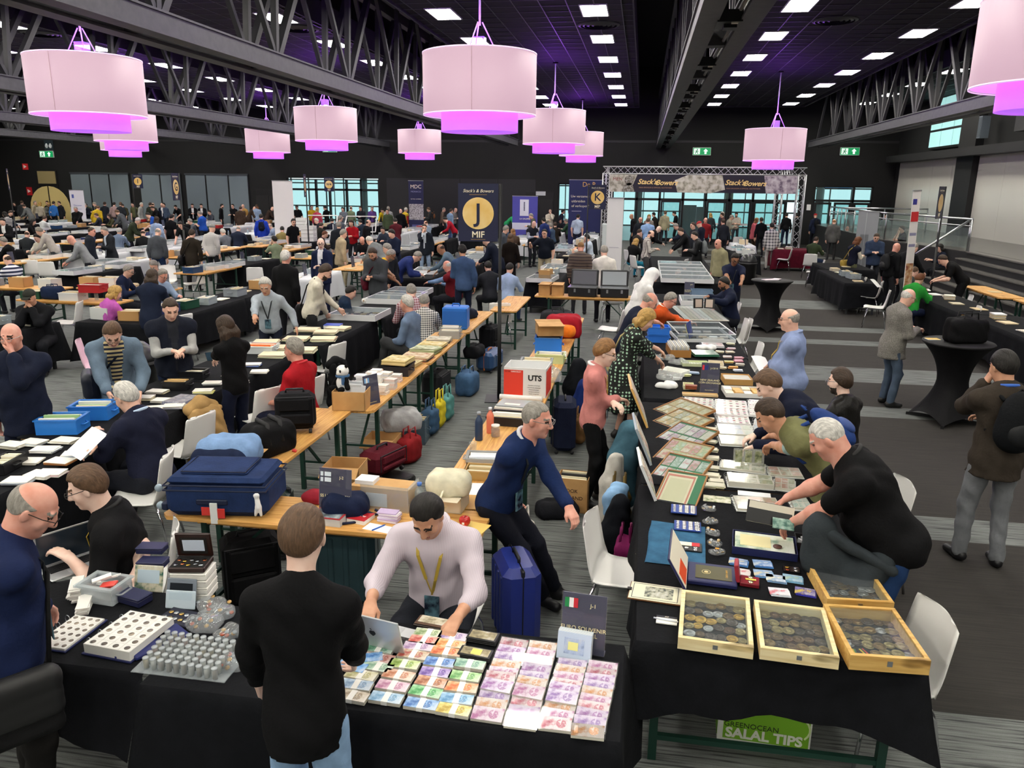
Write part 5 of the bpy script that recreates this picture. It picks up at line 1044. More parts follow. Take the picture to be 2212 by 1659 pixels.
# ---- middle distance, left half
def row(fn,data,where):
 for d in data:
  x,y,face,lab,top,bot,hair,hc,kw=d
  k=dict(hair=hair,hc=hc);k.update(kw)
  PP[lab]=person(*fn(x,y),face,'person '+lab+(' '+where if where else ''),top,bot,**k)
ST=dict(pose='stand');SI=dict(pose='sit',L='desk',Rr='desk',lean=10,hp=20);LE=dict(lean=30,hp=22,L='table',Rr='table');RD=dict(L='chest',Rr='chest',hp=24)
row(c4,[(605,545,112,'bald in grey sweater with diagonal strap bending over a table','#8d9093','#23252c','bald','b',dict(LE,sk='r',glasses='#777777',w=1.08)),(785,475,-62,'with buzz cut in dark bomber jacket beside the grey sweater','#1e232e','#3f5370','buzz','b',dict(ST,sk='r',w=1.08,coat=True)),(890,470,150,'in dark suit over pale blue shirt reading a leaflet','#23262c','#5d4326','short','s',dict(RD,sk='f',coat=True,collar='#c6d2e4',w=1.06)),(1350,480,6,'with thinning grey hair in slate sweater and jeans, back turned','#4c5056','#26385a','fringe','s',dict(ST,w=1.1,lean=6,hp=22)),(1640,495,10,'in dark brown sweater with crossbody bag, back turned','#2c261f','#1c1c1e','full','b',dict(ST,w=1.06,lean=10,hp=16,hem=-.2)),(1812,450,-8,'in grey beanie and checked pale shirt, hand behind back','#c9c6c2','#2b2d33','beanie','#8f8f8d',dict(ST,tk='plaid',t2='#a8a6a6',ts=34.,w=1.14,L='behind',Rr='down',hem=-.16)),(335,475,104,'in beige shirt and grey cap leaning over the stall','#b9b2aa','#2b2d33','full','s',dict(LE)),(315,530,178,'seated in white jacket with dark curly hair','#d9d4c6','#202228','curly','k',dict(SI)),(232,500,20,'seated in charcoal suit beside the white jacket','#2c2f33','#202228','fringe','b',dict(SI)),(382,365,-8,'seated in white shirt and black waistcoat, back turned','#d9dbdc','#202228','short','b',dict(SI)),(285,392,-60,'seated with dark hair behind the waistcoat',K,'#202228','long','k',dict(SI)),(95,318,-70,'in midnight suit leaning right at the far left stall','#1b2233','#1b2233','short','b',dict(LE,coat=True)),(20,390,190,'with dark hair in open white shirt at the left edge','#16171a','#202228','short','k',dict(RD,coat=True,collar='#e4e4e4')),(28,560,100,'seated with grey hair in black coat at the left edge',K,'#202228','full','s',dict(SI)),(1020,475,10,'seated in blue plaid shirt with white hair, back turned','#3c4c66','#202228','full','w',dict(SI,tk='plaid',t2='#8ea2bd',ts=24.,w=1.12)),(1220,490,30,'seated in black with a red patch, back turned','#1b1c1f','#202228','fringe','b',dict(SI)),(645,285,-170,'in black shirt with white hair and glasses over the cases','#101012','#1c1d22','short','s',dict(ST,w=1.16,belly=.06,L='table',Rr='down',hp=24,sk='r')),(720,252,178,'in dark jacket over white shirt with white hair','#191d2b','#20222a','full','w',dict(RD,coat=True,collar='#efeff0',w=1.08)),(1000,312,96,'in grey hooded coat stooping left','#575b5f','#24262c','full','m',dict(LE,coat=True)),(1178,385,-62,'in dark green jacket with white hair stooping right','#37402f','#24262c','full','w',dict(LE,coat=True,w=1.1)),(1262,335,122,'in blue polo stooping beside the green jacket','#2350a8','#24262c','short','k',dict(LE,sleeve=.3)),(1338,375,8,'with brown hair in light blue top and navy backpack','#a9c0dd','#24262c','bob','b',dict(ST,H=1.66)),(1470,355,-14,'in black tee with dark hair, back turned, near the blue polo','#101114','#1c1d22','short','k',dict(ST,w=1.1,sleeve=.3,lean=10)),(1540,418,186,'in black tee with lime print bowing his head','#15181a','#1c1d22','short','k',dict(LE,sleeve=.3)),(1702,325,92,'in royal blue polo with grey hair facing left','#2a5cc0','#24262c','short','s',dict(RD,sleeve=.3,w=1.16,belly=.05)),(1620,390,120,'seated in grey jacket behind the royal blue polo','#565b63','#24262c','full','s',dict(SI)),(1900,482,70,'seated with white hair near the grey crates','#6f757e','#24262c','full','w',dict(SI)),(2035,455,12,'seated in dark blue coat by the grey crates, bald','#232a3c','#24262c','fringe','s',dict(SI,coat=True,w=1.15)),(2055,280,4,'in brown jacket with dark hair, back turned','#3f3128','#24262c','short','b',dict(ST,w=1.14,coat=True,lean=10)),(2172,262,-60,'bald in brown jacket bending by the tall white board','#3f322b','#24262c','bald','b',dict(LE,coat=True)),(2108,255,10,'in light blue shirt with dark straps, back turned','#8fa4c2','#24262c','short','b',dict(ST,w=1.05)),(1640,245,-150,'in black suit and white shirt, first of two suited men','#14151a','#14151a','short','b',dict(RD,coat=True,collar='#eeeeee',lanyard=None)),(1715,232,-165,'in black suit and white shirt, second of two suited men','#15161b','#15161b','short','k',dict(RD,coat=True,collar='#eeeeee')),(1895,245,-70,'bearded in black sweater facing right by the blinds','#121316','#1b1c20','short','k',dict(ST,beard='#2a211b')),(1980,200,182,'in black sweatshirt facing the room by the blinds','#121316','#1b1c20','short','k',dict(L='cross',Rr='cross')),(2068,195,170,'in tan jacket, bald, far side by the blinds','#b08a4e','#2b2c30','bald','b',dict(ST,coat=True)),(1945,240,20,'with wavy brown hair in black and white print','#d8d4d0','#1b1c20','bob','r',dict(ST,tk='dots',t2='#1c1c1e',ts=26.,H=1.66)),(1785,305,150,'seated in grey suit with brown hair at far table','#474b55','#24262c','short','b',dict(SI)),(1840,302,10,'seated with dark hair in pale dress at far table','#d5c4bb','#24262c','full','b',dict(SI)),(1490,192,176,'in black tee leaning on the far wooden counter','#111215','#1b1c20','short','k',dict(LE,sleeve=.3)),(1380,242,-172,'bald in navy suit standing by the far counter','#182036','#182036','fringe','s',dict(ST,coat=True,collar='#dddddd')),(1300,278,150,'in black jacket bowing in the far middle','#17181c','#1b1c20','short','b',dict(LE,coat=True)),(1205,208,-80,'with white hair in pale grey jacket facing right','#a7a9a4','#2b2c30','full','w',dict(ST,coat=True)),(1242,222,-20,'in dark green jacket with dark hair, back turned','#2b3028','#1b1c20','full','b',dict(ST,coat=True)),(1130,238,178,'in olive tee with badge facing the room','#5c5f42','#2b2c30','short','k',dict(ST,sleeve=.3,lean=8,L='hip')),(1040,195,-150,'in khaki jacket with brown hair near the blinds','#4a4634','#2b2c30','short','b',dict(LE,coat=True)),(970,195,12,'in dusty pink top with dark hair','#a58a8a','#2b2c30','short','k',dict(ST)),(838,275,4,'in yellow hooded sweatshirt, back turned','#c4a528','#2b2c30','short','m',dict(ST,w=1.1,coat=True,lean=14,hp=24)),(805,242,120,'in brown jacket with grey hair left of the yellow hood','#4c4136','#2b2c30','full','s',dict(RD,coat=True)),(820,338,110,'seated in grey suit with brown hair under the yellow hood','#353a44','#24262c','short','m',dict(SI)),(632,218,-72,'with grey hair in cream padded jacket','#cdc9b4','#2b2c30','full','s',dict(ST,coat=True,w=1.08)),(400,218,-176,'in long black and olive coat facing the room','#23251d','#1b1c20','full','b',dict(ST,coat=True,hem=-.3)),(452,182,4,'in bright blue top by the pale door','#3f7fd0','#24262c','short','b',dict(ST)),(295,188,-80,'in beige trench coat with grey hair','#b9ae96','#9d9480','short','s',dict(ST,coat=True,hem=-.3)),(205,262,92,'in grey hooded sweatshirt stooping at the far left','#777a7a','#24262c','short','b',dict(LE,coat=True)),(120,228,-176,'with long black hair in dark jacket, far left','#15161a','#1b1c20','long','k',dict(RD,coat=True,H=1.68)),(72,208,14,'in charcoal jacket with back turned, far left','#37393c','#1b1c20','full','b',dict(ST,coat=True)),(335,190,20,'blonde in light jacket near the pale door','#c2b8a6','#24262c','bob','y',dict(ST,H=1.68)),(270,190,160,'in dark jacket left of the beige trench coat','#26282d','#24262c','short','b',dict(ST,coat=True)),(585,178,8,'bald in dark jacket beside the lilac banner','#25282d','#24262c','bald','b',dict(ST,coat=True)),(790,188,30,'with wavy brown hair near the lilac banner','#2d3138','#24262c','full','m',dict(ST)),(540,240,60,'in olive green coat, back turned, near the lilac banner','#48502e','#24262c','full','b',dict(LE,coat=True)),(740,235,8,'in dark coat with brown hair, back turned, left of the yellow hood','#20242d','#24262c','full','b',dict(ST,coat=True)),(930,345,140,'with brown hair seated in olive jacket','#46452f','#24262c','long','b',dict(SI)),(190,235,-120,'blonde in grey patterned top, far left','#6a6a66','#24262c','bob','y',dict(RD,H=1.66)),(40,330,80,'with long dark hair in striped top at the left edge','#d8d4d0','#24262c','long','k',dict(RD,tk='stripes',t2='#22242c',ts=16.,H=1.68)),(1065,200,8,'in dark olive parka, back turned, near the blinds','#3a3a2c','#24262c','fringe','b',dict(ST,coat=True)),(1150,160,170,'in grey blue shirt behind the I banner','#46546a','#24262c','short','k',dict(ST)),],'')
row(c5,[(95,350,24,'in cobalt blue jacket with navy backpack, back turned','#2341b4','#24262c','short','k',dict(ST,coat=True,hem=-.18)),(170,430,100,'seated in blue plaid with grey hair beside the white board','#6c7c9a','#24262c','fringe','s',dict(SI,tk='plaid',t2='#93a2bd',ts=26.)),(275,458,20,'seated in tan vest with dark hair, back turned','#8d7f4e','#24262c','short','k',dict(SI)),(372,395,-118,'in black tee with thick dark hair and lanyard','#111215','#1c1d22','quiff','k',dict(ST,sleeve=.3,lanyard='k',hy=-20)),(205,545,60,'seated in sage green shirt holding up a phone','#8f9c80','#24262c','short','k',dict(pose='sit',L='face',Rr='desk',hp=4)),(395,205,178,'in black printed tee behind the white crates','#101114','#1c1d22','quiff','k',dict(ST,sleeve=.3,hp=20)),(527,255,-150,'in yellow shirt near the W4 sign','#d2a928','#24262c','short','k',dict(ST)),(575,290,6,'blonde in coral pink top, back turned','#c0485c','#24262c','bob','y',dict(ST,H=1.7)),(636,242,72,'in black tee looking at a phone by the glass front','#111215','#1c1d22','short','k',dict(RD,sleeve=.3)),(790,285,178,'in grey shirt bowing over books','#6c737c','#24262c','short','k',dict(RD)),(862,278,4,'in sage shirt, thinning hair, back turned','#6f7c62','#24262c','fringe','b',dict(ST)),(940,228,182,'in dark jacket seated by the glass front','#23262e','#24262c','short','b',dict(RD,coat=True)),(1042,248,-150,'in purple shirt behind the book boxes','#5d4384','#24262c','short','s',dict(RD)),(1085,288,178,'in lemon yellow shirt stooping over a box','#d4bc24','#24262c','short','k',dict(LE)),(1172,305,-178,'in moss green jacket by the poster stand','#47533c','#24262c','short','k',dict(ST,coat=True)),(1180,265,10,'in pale grey jacket behind the moss green jacket','#9a9c9c','#24262c','full','s',dict(ST,coat=True)),(1325,242,8,'in dark shirt beside the MDC banner','#2b3442','#24262c','short','b',dict(ST)),(1332,290,-30,'in yellow and red vest near the MDC banner','#d8b93a','#24262c','short','w',dict(ST,vest='#a02a2e')),(1285,302,12,'bald in black jacket with straps, back turned','#121316','#1c1d22','bald','b',dict(ST,coat=True)),(1440,240,-170,'with grey hair before the MDC banner','#5c6068','#24262c','full','s',dict(RD)),(1478,268,96,'in dark grey jacket with tan backpack','#3a3e40','#24262c','full','m',dict(RD,coat=True)),(1655,278,-70,'in brown checked shirt with grey hair, by the dark wall','#6b5a4e','#24262c','buzz','s',dict(ST,tk='plaid',t2='#4c4038',ts=20.)),(1718,300,-40,'in faded blue hooded top by the dark wall','#7f9ab4','#4a5f80','short','b',dict(ST,coat=True)),(1755,285,-110,'bald in grey tee by the dark wall','#8d8884','#24262c','fringe','s',dict(RD)),(1665,375,102,'in crimson sweater stooping over papers','#a3182c','#1c1f2c','short','k',dict(LE,w=1.05,lean=36)),(1488,445,-172,'in open dark jacket and jeans, hand on shoulder','#1d222c','#8fa3bd','short','b',dict(L='down',Rr='face',coat=True,collar='#c9d2dc')),(1238,388,28,'in maroon hooded top, back turned','#541b24','#24262c','short','k',dict(LE,coat=True,lean=14)),(1208,495,150,'in navy jacket with thick black hair','#182036','#1c1d22','curly','k',dict(RD,coat=True,glasses=True)),(1132,462,170,'seated in dark shirt with bowed head','#3a4250','#24262c','short','k',dict(SI)),(1012,402,-52,'bald in black jacket behind the white frames','#15161a','#1c1d22','fringe','b',dict(ST,coat=True,w=1.1)),(862,405,178,'in red sweater and glasses with lanyard facing the room','#b11a24','#24262c','short','b',dict(RD,glasses=True,lanyard='k')),(772,365,-14,'with grey hair in grey coat, back turned, middle rows','#5b626c','#24262c','full','s',dict(ST)),(758,425,24,'in dark padded jacket with grey hair, back turned','#24282f','#24262c','full','s',dict(ST,coat=True,w=1.14)),(566,385,110,'seated with white hair in dark jacket by the white frames','#252a36','#24262c','full','w',dict(SI)),(610,425,-20,'in dark padded coat, back turned, behind a crate','#2a2a26','#24262c','short','b',dict(SI,coat=True,w=1.2)),(640,500,-60,'seated with reddish hair behind the beige jacket','#3a2f2a','#24262c','short','r',dict(SI)),(800,495,-48,'in beige blouson and chinos with grey hair','#b2a184','#b5a98e','full','s',dict(ST,coat=True,w=1.1,hp=16)),(955,548,176,'seated bald in black top at the showcases','#15161a','#1c1d22','fringe','w',dict(SI,sk='r')),(1020,556,70,'with white hair in grey jacket stooping left','#75787a','#24262c','full','w',dict(LE,coat=True,w=1.1,lean=38)),(1168,622,92,'in dark jacket with short dark hair behind the yellow tee','#1a1d24','#1f2433','short','s',dict(ST,coat=True,hp=22)),(1430,688,-70,'in blue padded jacket bending low over a showcase','#27346c','#1f2433','short','s',dict(LE,coat=True,w=1.1,lean=52,glasses='#6a5040')),(1628,625,86,'bald in slate shirt pointing at a showcase','#5f7486','#1f2433','fringe','b',dict(L=(-.1,.6,1.0),Rr='table',lean=32,hp=16,sk='d')),(2030,775,26,'seated in charcoal jacket near the J pole, back turned','#2c2e33','#24262c','short','k',dict(SI,coat=True)),(2010,555,84,'in dark blue suit bowing behind the J sign','#1c2233','#1c2233','short','b',dict(LE,coat=True,w=1.12)),(2185,460,-60,'with grey hair behind the J pole','#4a4f58','#24262c','full','s',dict(RD)),(1500,405,60,'with reddish face seated right of the white frames','#8fa0b4','#24262c','fringe','r',dict(SI)),(940,395,60,'with dark hair seated behind the red sweater','#26303f','#24262c','full','k',dict(SI)),(700,385,20,'with dark hair in dark blouse by the white frames','#1c2030','#24262c','full','k',dict(SI)),(25,262,-50,'bald in brown coat stooping by the far counter','#3b2e28','#24262c','bald','b',dict(LE,coat=True)),],'')
row(c6,[(430,250,-172,'in cream jacket talking on a phone by the far window','#d9d2c0','#d0c8b6','fringe','w',dict(L='face',Rr='chest',coat=True)),(540,245,-60,'in dark navy jacket beside the cream jacket','#1c2130','#24262c','short','k',dict(ST)),(548,280,70,'in dark sweater facing left by the navy banner','#252b36','#24262c','short','b',dict(RD)),(668,350,-14,'in pale blue tee, back turned, below the K sign','#b9c8de','#2b3142','short','k',dict(ST,sleeve=.3,w=1.1)),(726,268,20,'in turquoise shirt behind the K pole','#5f9fb6','#24262c','short','b',dict(ST)),(265,345,100,'with grey hair in olive coat by the violet banner','#4a4c44','#24262c','full','s',dict(RD,coat=True)),(290,412,-140,'bald in dark vest over striped shirt','#22252e','#24262c','fringe','s',dict(RD,vest='#aab0be')),(372,382,40,'with bobbed dark hair in blue scarf','#2c3a72','#24262c','full','k',dict(ST,H=1.66)),(158,255,-150,'in black jacket beside the violet banner','#17181c','#24262c','short','k',dict(ST,coat=True)),(135,345,-80,'in bright green top and jeans bending forward','#2f9e62','#5f7694','full','b',dict(LE,lean=50,H=1.7)),(512,380,150,'in dark cap seated in the far middle','#23262c','#24262c','cap','#20222a',dict(SI)),(562,388,70,'seated in green jacket behind the dark cap','#3a5a44','#24262c','full','s',dict(SI)),(425,430,70,'seated with grey hair in blue sweater, far middle','#44566e','#24262c','full','s',dict(SI)),(470,420,20,'with bushy dark hair seated, far middle','#2a2420','#24262c','curly','b',dict(SI)),(380,490,176,'in navy polo and badge raising an arm','#161b28','#b3a88c','short','k',dict(L='down',Rr=(.38,.35,1.3),lanyard='k',sleeve=.5,w=1.14,belly=.05)),(90,528,4,'with long light brown hair in black top, back turned','#19120f','#1b1b1d','long','m',dict(ST,H=1.66)),(110,480,20,'with ash brown hair behind the black top','#5a4a3c','#24262c','bob','a',dict(SI)),(690,605,2,'bald in patterned brown knit sweater, back turned','#5e5046','#2c2d31','buzz','a',dict(ST,tk='stripes',t2='#3a2f2e',ts=14.,w=1.16,hp=16,sk='r')),(740,530,84,'seated in pale blue shirt with a hand in black hair','#c9d6e4','#24262c','full','k',dict(pose='sit',L='desk',Rr='face',lean=10)),(888,645,8,'with grey hair in white sweater and black trousers, back turned','#e2ded4','#16171c','full','s',dict(ST,w=1.1,lean=8,hp=22,L='table',Rr='down',hem=-.14)),(640,650,60,'seated with pale hair by the patterned sweater','#a59a8c','#24262c','fringe','w',dict(SI)),(85,790,-8,'seated in light blue shirt with dark straps, back turned','#a9bfe0','#2b3c5c','short','k',dict(SI)),(1122,345,90,'bald in black shirt with badge below the gate','#121316','#1b1c20','bald','k',dict(ST,sk='t')),(1200,375,-176,'bald in dark padded jacket below the gate','#23272e','#24262c','bald','k',dict(ST,coat=True,sk='r')),(1272,352,-176,'with blonde wavy hair behind the pale blue tee','#9a8f88','#24262c','bob','y',dict(ST,H=1.7)),(1262,385,4,'in sky blue tee with pale hair, back turned','#8fb0dc','#33405c','short','m',dict(ST,w=1.16,sleeve=.3)),(1355,455,-74,'bald in black jacket bending right','#101114','#1b1c20','bald','k',dict(LE,coat=True,lean=40,sk='p')),(1312,302,60,'with dark hair before the glass doors','#2b2522','#24262c','full','k',dict(ST,H=1.66)),(1365,292,-20,'in pale olive jacket with backpack, before the glass doors','#a9a284','#3a3d44','short','m',dict(ST,coat=True)),(1488,292,80,'in black tee before the grey cabinet','#111214','#1b1c20','short','k',dict(RD,sleeve=.3)),(1290,498,-84,'bearded in brown and white checked shirt','#d8d2cb','#4a4a4c','fringe','k',dict(RD,tk='plaid',t2='#3c2c2c',ts=22.,beard='#2c211b',w=1.1)),(1162,565,-40,'with long blonde hair in black leather jacket, seated','#151517','#2f8fae','long','y',dict(SI,coat=True,H=1.68)),(1192,482,-50,'with brown hair in dark jacket behind the blonde','#33302d','#24262c','full','b',dict(SI)),(1500,432,92,'in dark navy coat bending over a case','#1e2434','#24262c','full','s',dict(LE,coat=True,lean=40)),(1540,475,96,'in long black coat leaning on a showcase','#121316','#1b1c20','short','b',dict(LE,coat=True,hem=-.3,lean=18)),(1658,508,92,'in black leather jacket with grey backpack, facing left','#17181a','#d9d3c6','short','k',dict(RD,coat=True,topr=.4)),(1700,415,60,'in red cap and dark jacket','#1d2130','#24262c','cap','#b0393c',dict(RD,coat=True)),(1755,380,-176,'bald in brick red sweater below the gate','#8a2428','#24262c','bald','s',dict(ST,w=1.06,sk='r')),(1645,425,120,'with dark hair behind the red cap','#26282f','#24262c','short','b',dict(ST)),(1860,578,128,'balding in olive beige jacket walking up the aisle','#8f8a6c','#33363c','fringe','m',dict(ST,coat=True,hem=-.16,sk='r',w=1.05)),(1892,335,80,'in maroon shirt by the registration desk','#531d28','#24262c','short','b',dict(ST)),(2022,272,168,'in cream tee with lanyard behind the desk','#d6cfc0','#3a3d44','short','k',dict(RD,sleeve=.3,beard='#2c211b')),(1978,355,-88,'with grey hair in beige blouson holding a red folder','#aaa494','#2a2725','short','s',dict(RD,coat=True,w=1.08)),(1902,392,20,'in dark jacket seated at the registration desk','#22252d','#24262c','short','b',dict(ST)),(1905,265,-100,'with white hair beyond the glass doors','#3c4450','#24262c','full','w',dict(ST)),(1800,265,20,'with long pale hair beyond the glass doors','#3a4448','#24262c','long','y',dict(ST,H=1.68)),],'')
row(c7,[(125,348,-80,'with ginger bob in coral jacket under the gate','#d06a72','#4c3a2a','bob','a',dict(ST,coat=True,H=1.66)),(160,345,10,'in black top beside the coral jacket','#17181c','#24262c','short','b',dict(ST)),(242,392,6,'in black and white plaid overshirt, back turned in the aisle','#d6d4d0','#b5b2ac','short','k',dict(ST,tk='plaid',t2='#55565a',ts=9.,coat=True,hem=-.22)),(362,252,2,'in black shirt and jeans walking out of the open door','#101114','#222c44','short','k',dict(ST)),(300,250,40,'in black jacket in the open doorway','#131417','#1b1c20','short','k',dict(ST,coat=True)),(582,312,6,'in red cap and navy padded jacket with backpack, right of the gate','#1b2236','#1b1c24','cap','#b52c30',dict(ST,coat=True)),(728,358,-12,'with ginger hair in grey suit, back turned','#565654','#3a3a3a','fringe','a',dict(ST,coat=True,hem=-.2,w=1.08)),(830,412,172,'bald in black polo seated, hand at mouth','#121215','#1b1c20','bald','w',dict(pose='sit',L='desk',Rr='face',lanyard='k',w=1.12,sleeve=.3,sk='r')),(588,502,-40,'seated in dark green sweater with glasses','#3a4630','#2c3a58','short','b',dict(SI,glasses=True,w=1.12)),(915,508,-62,'with brown bob in navy vest and cream sleeves, olive trousers','#1a1d2e','#6d6f52','bob','r',dict(RD,vest='#e0d8c6',H=1.68)),(1058,480,172,'in blue outdoor jacket with lanyard looking down','#34415a','#24262c','short','b',dict(RD,coat=True,w=1.12,hp=32,lanyard='y')),(1252,415,92,'in black tee rubbing the face with both hands','#111418','#1b1c20','short','b',dict(L='face',Rr='face',sleeve=.3,lean=6)),(1215,558,-62,'bald in black sweater with backpack, carrying a white sheet','#101114','#2a2b2f','bald','s',dict(ST,L='down',Rr='down',w=1.1,sk='r',hp=16)),(1352,562,-66,'in black quilted jacket with grey hair leaning right','#16171a','#1b1c20','short','s',dict(LE,coat=True,lean=18,w=1.16)),(1550,560,92,'with wavy black hair in dark sweater, facing left','#1c2130','#1b1c20','bob','k',dict(pose='sit',L='desk',Rr='desk',lean=14,H=1.7)),(1572,655,76,'in black tee with tattooed arm leaning over the table','#101012','#151517','short','b',dict(LE,lean=44,sleeve=.3,w=1.1)),(1352,748,-56,'balding and seated in charcoal sweater','#3c403f','#24262c','buzz','m',dict(SI,w=1.1)),(1392,808,-48,'with red-brown hair in vivid green coat, seated and writing','#2f9a3c','#232c48','full','r',dict(SI,coat=True,H=1.68,hp=30)),(1030,225,175,'in black jacket beyond the right hand glazed doors','#17181b','#1b1c20','short','s',dict(ST,coat=True)),(1140,230,150,'in pale grey suit beyond the right hand glazed doors','#8f9a9c','#5a6064','short','b',dict(ST,coat=True)),],'')
backpack(PP['brownjacket'],'#15171a','black backpack on the brown fleece at the right edge',1.15)
backpack(PP['vest'],'#26407c','blue backpack on the leaning man in olive vest',.85)
backpack(PP['in cobalt blue jacket with navy backpack, back turned'],'#171b2a','navy backpack on the cobalt blue jacket')
backpack(PP['bald in black sweater with backpack, carrying a white sheet'],'#26272a','charcoal backpack on the man with a white sheet')
backpack(PP['in red cap and navy padded jacket with backpack, right of the gate'],'#15161a','black backpack beneath the red cap')
backpack(PP['in black leather jacket with grey backpack, facing left'],'#73787a','grey backpack on the black leather jacket')
backpack(PP['in dark grey jacket with tan backpack'],'#9a6a44','tan backpack near the MDC banner',.8)
shoulder_bag(PP['navy'],'#1b1b1c','large black messenger bag on the hip of the navy sweater',1,(.2,.045,.17),.1)
shoulder_bag(PP['denim'],'#161c2c','navy shoulder bag on the denim jacket',1,(.17,.07,.17),.02)
shoulder_bag(PP['parka'],'#5a1526','maroon shoulder bag on the grey parka',1,(.17,.07,.13),-.1)
shoulder_bag(PP['cream'],'#131315','black shoulder bag on the cream sweater',-1,(.15,.06,.17),.02)
shoulder_bag(PP['green'],'#cfc08c','small woven cream bag on the patterned dress',-1,(.11,.04,.08),-.06)
shoulder_bag(PP['with brown bob in navy vest and cream sleeves, olive trousers'],'#b59a4c','patterned yellow handbag on the navy vest',-1,(.13,.05,.09),-.02)
shoulder_bag(PP['in dark brown sweater with crossbody bag, back turned'],'#17171a','black crossbody bag on the brown sweater',-1,(.17,.06,.13),.0)
# ------------------------------------------------------------------ goods: builders
TZ=.778
def quad(px,z):
 """centre, two edge lengths and heading of a flat item from its four corner pixels (far-left, far-right, near-right, near-left)"""
 p=[G(x,y,z)for x,y in px];c=sum(p,Vector())/4;u=((p[1]-p[0])+(p[2]-p[3]))/2;v=((p[0]-p[3])+(p[1]-p[2]))/2
 return c,u.length,v.length,math.atan2(u.y,u.x)
def note_mat(a,b):return mat(a,.35,'note',b,22.0,spec=.6)
PAPER=mat('#ecebe6',.7);CARD=mat('#c79c66',.8,'mottle','#b98d58',6.0);CARDD=mat('#a97f4c',.85);FELT=mat('#1a1a1d',.95);CLEAR=glass('#eef2f4',.16);GLASS=glass('#f4f8fa',.03)
rng=random.Random(5)
_note={}
def bundle(p,rz,a,b,label,group,w_=.135,d=.072,h=.014,tilt=.0,strap=True,sleeve=False):
 t=thing('banknote_bundle',label,'banknotes',p,rz,group);t.rotation_euler[0]=tilt
 k=(a,b,w_,h)
 if k not in _note:_note[k]=Bx(-w_/2,w_/2,-d/2,d/2,0,h-.0015).mesh('notes',mat('#d8d4c8',.7,'stripes','#b8b2a2',500.0)),Bx(-w_/2,w_/2,-d/2,d/2,h-.0015,h).box(-w_*.42,-w_*.3,-d*.3,d*.3,h,h+.0004).mesh('top_note',note_mat(a,b))
 link('notes',_note[k][0],t);link('top_note',_note[k][1],t)
 MB().prism([(w_*.18+.022*math.cos(q*PI/6),.026*math.sin(q*PI/6))for q in range(12)],h,h+.0006).build('portrait',mat(b,.4,'note',a,60.0),t)
 if strap:Bx(-.014,.014,-d/2-.001,d/2+.001,-.0005,h+.0012).build('paper_band',PAPER,t)
 if sleeve:Bx(-w_/2-.006,w_/2+.006,-d/2-.006,d/2+.006,h,h+.0012).build('clear_sleeve',glass('#ffffff',.02,.04),t)
 return t
def carton(p,rz,sx,sy,sz,label,m=None,flaps=1,name='cardboard_box',fill=None):
 t=thing(name,label,'box',p,rz);m=m or CARD;x,y,e=sx/2,sy/2,.006
 b=Bx(-x,x,-y,y,0,e)
 Bx(-x,x,-y,-y+e,0,sz).build('side',m,t);Bx(-x,x,y-e,y,0,sz).build('side',m,t);Bx(-x,-x+e,-y,y,0,sz).build('side',m,t);Bx(x-e,x,-y,y,0,sz).build('side',m,t);b.build('bottom',m,t)
 if flaps:
  for s in(-1,1):
   a=R(35 if flaps==2 else 205);Bx(0,y*.9,-x,x,0,e*.7).build('flap',m,t,loc=(0,s*y,sz),rot=(0,-R(-30)if flaps==1 else 0,PI/2*s))
 if flaps==3:Bx(-x,x,-y,y,sz-e,sz).build('lid',m,t)
 if fill:
  n_=7;yy=-y+.03
  for k in range(n_):
   Bx(-x*.86,x*.86,yy,yy+sy/n_*.7,e,sz*rng.uniform(.8,1.06)).build('folder',mat(fill[k%len(fill)],.7),t);yy+=(sy-.05)/n_
 return t
def crate(p,rz,sx,sy,sz,c,label,fill=None,alpha=False,cat='crate',name='plastic_crate'):
 t=thing(name,label,cat,p,rz,'plastic crates and tubs');m=glass(c,.3)if alpha else mat(c,.4);x,y,e=sx/2,sy/2,.006
 for s in(-1,1):
  Bx(-x,x,s*y-e/2,s*y+e/2,.0,sz).build('wall',m,t);Bx(s*x-e/2,s*x+e/2,-y,y,0,sz).build('wall',m,t)
  Bx(-x-.012,x+.012,s*y-.012,s*y+.012,sz-.012,sz).build('rim',m,t);Bx(s*x-.012,s*x+.012,-y,y,sz-.012,sz).build('rim',m,t)
  Tu([(s*(x+.005),-.05,sz*.55),(s*(x+.03),-.04,sz*.5),(s*(x+.03),.04,sz*.5),(s*(x+.005),.05,sz*.55)],.007,6).build('handle',m,t,True)
 Bx(-x,x,-y,y,0,e).build('bottom',m,t)
 if fill:
  yy=-y+.02;n_=max(4,int(sy/.035))
  for k in range(n_):
   h=sz*rng.uniform(.75,1.12);Bx(-x*.9+rng.uniform(0,.02),x*.9-rng.uniform(0,.02),yy,yy+(sy-.04)/n_*.75,e,h).build('file_card',mat(fill[k%len(fill)],.7),t);yy+=(sy-.04)/n_
 return t
_pap={}
def paper(p,rz,w_,d,c,label,name='paper_sheet',cat='paper',h=.003,kind='plain',c2=None,group='loose papers',ts=20.0):
 t=Bx(-w_/2,w_/2,-d/2,d/2,0,h).build(name,mat(c,.6,kind,c2,ts)if kind!='plain' else mat(c,.6),None,False,p,rz);return tag(t,label,cat,group)
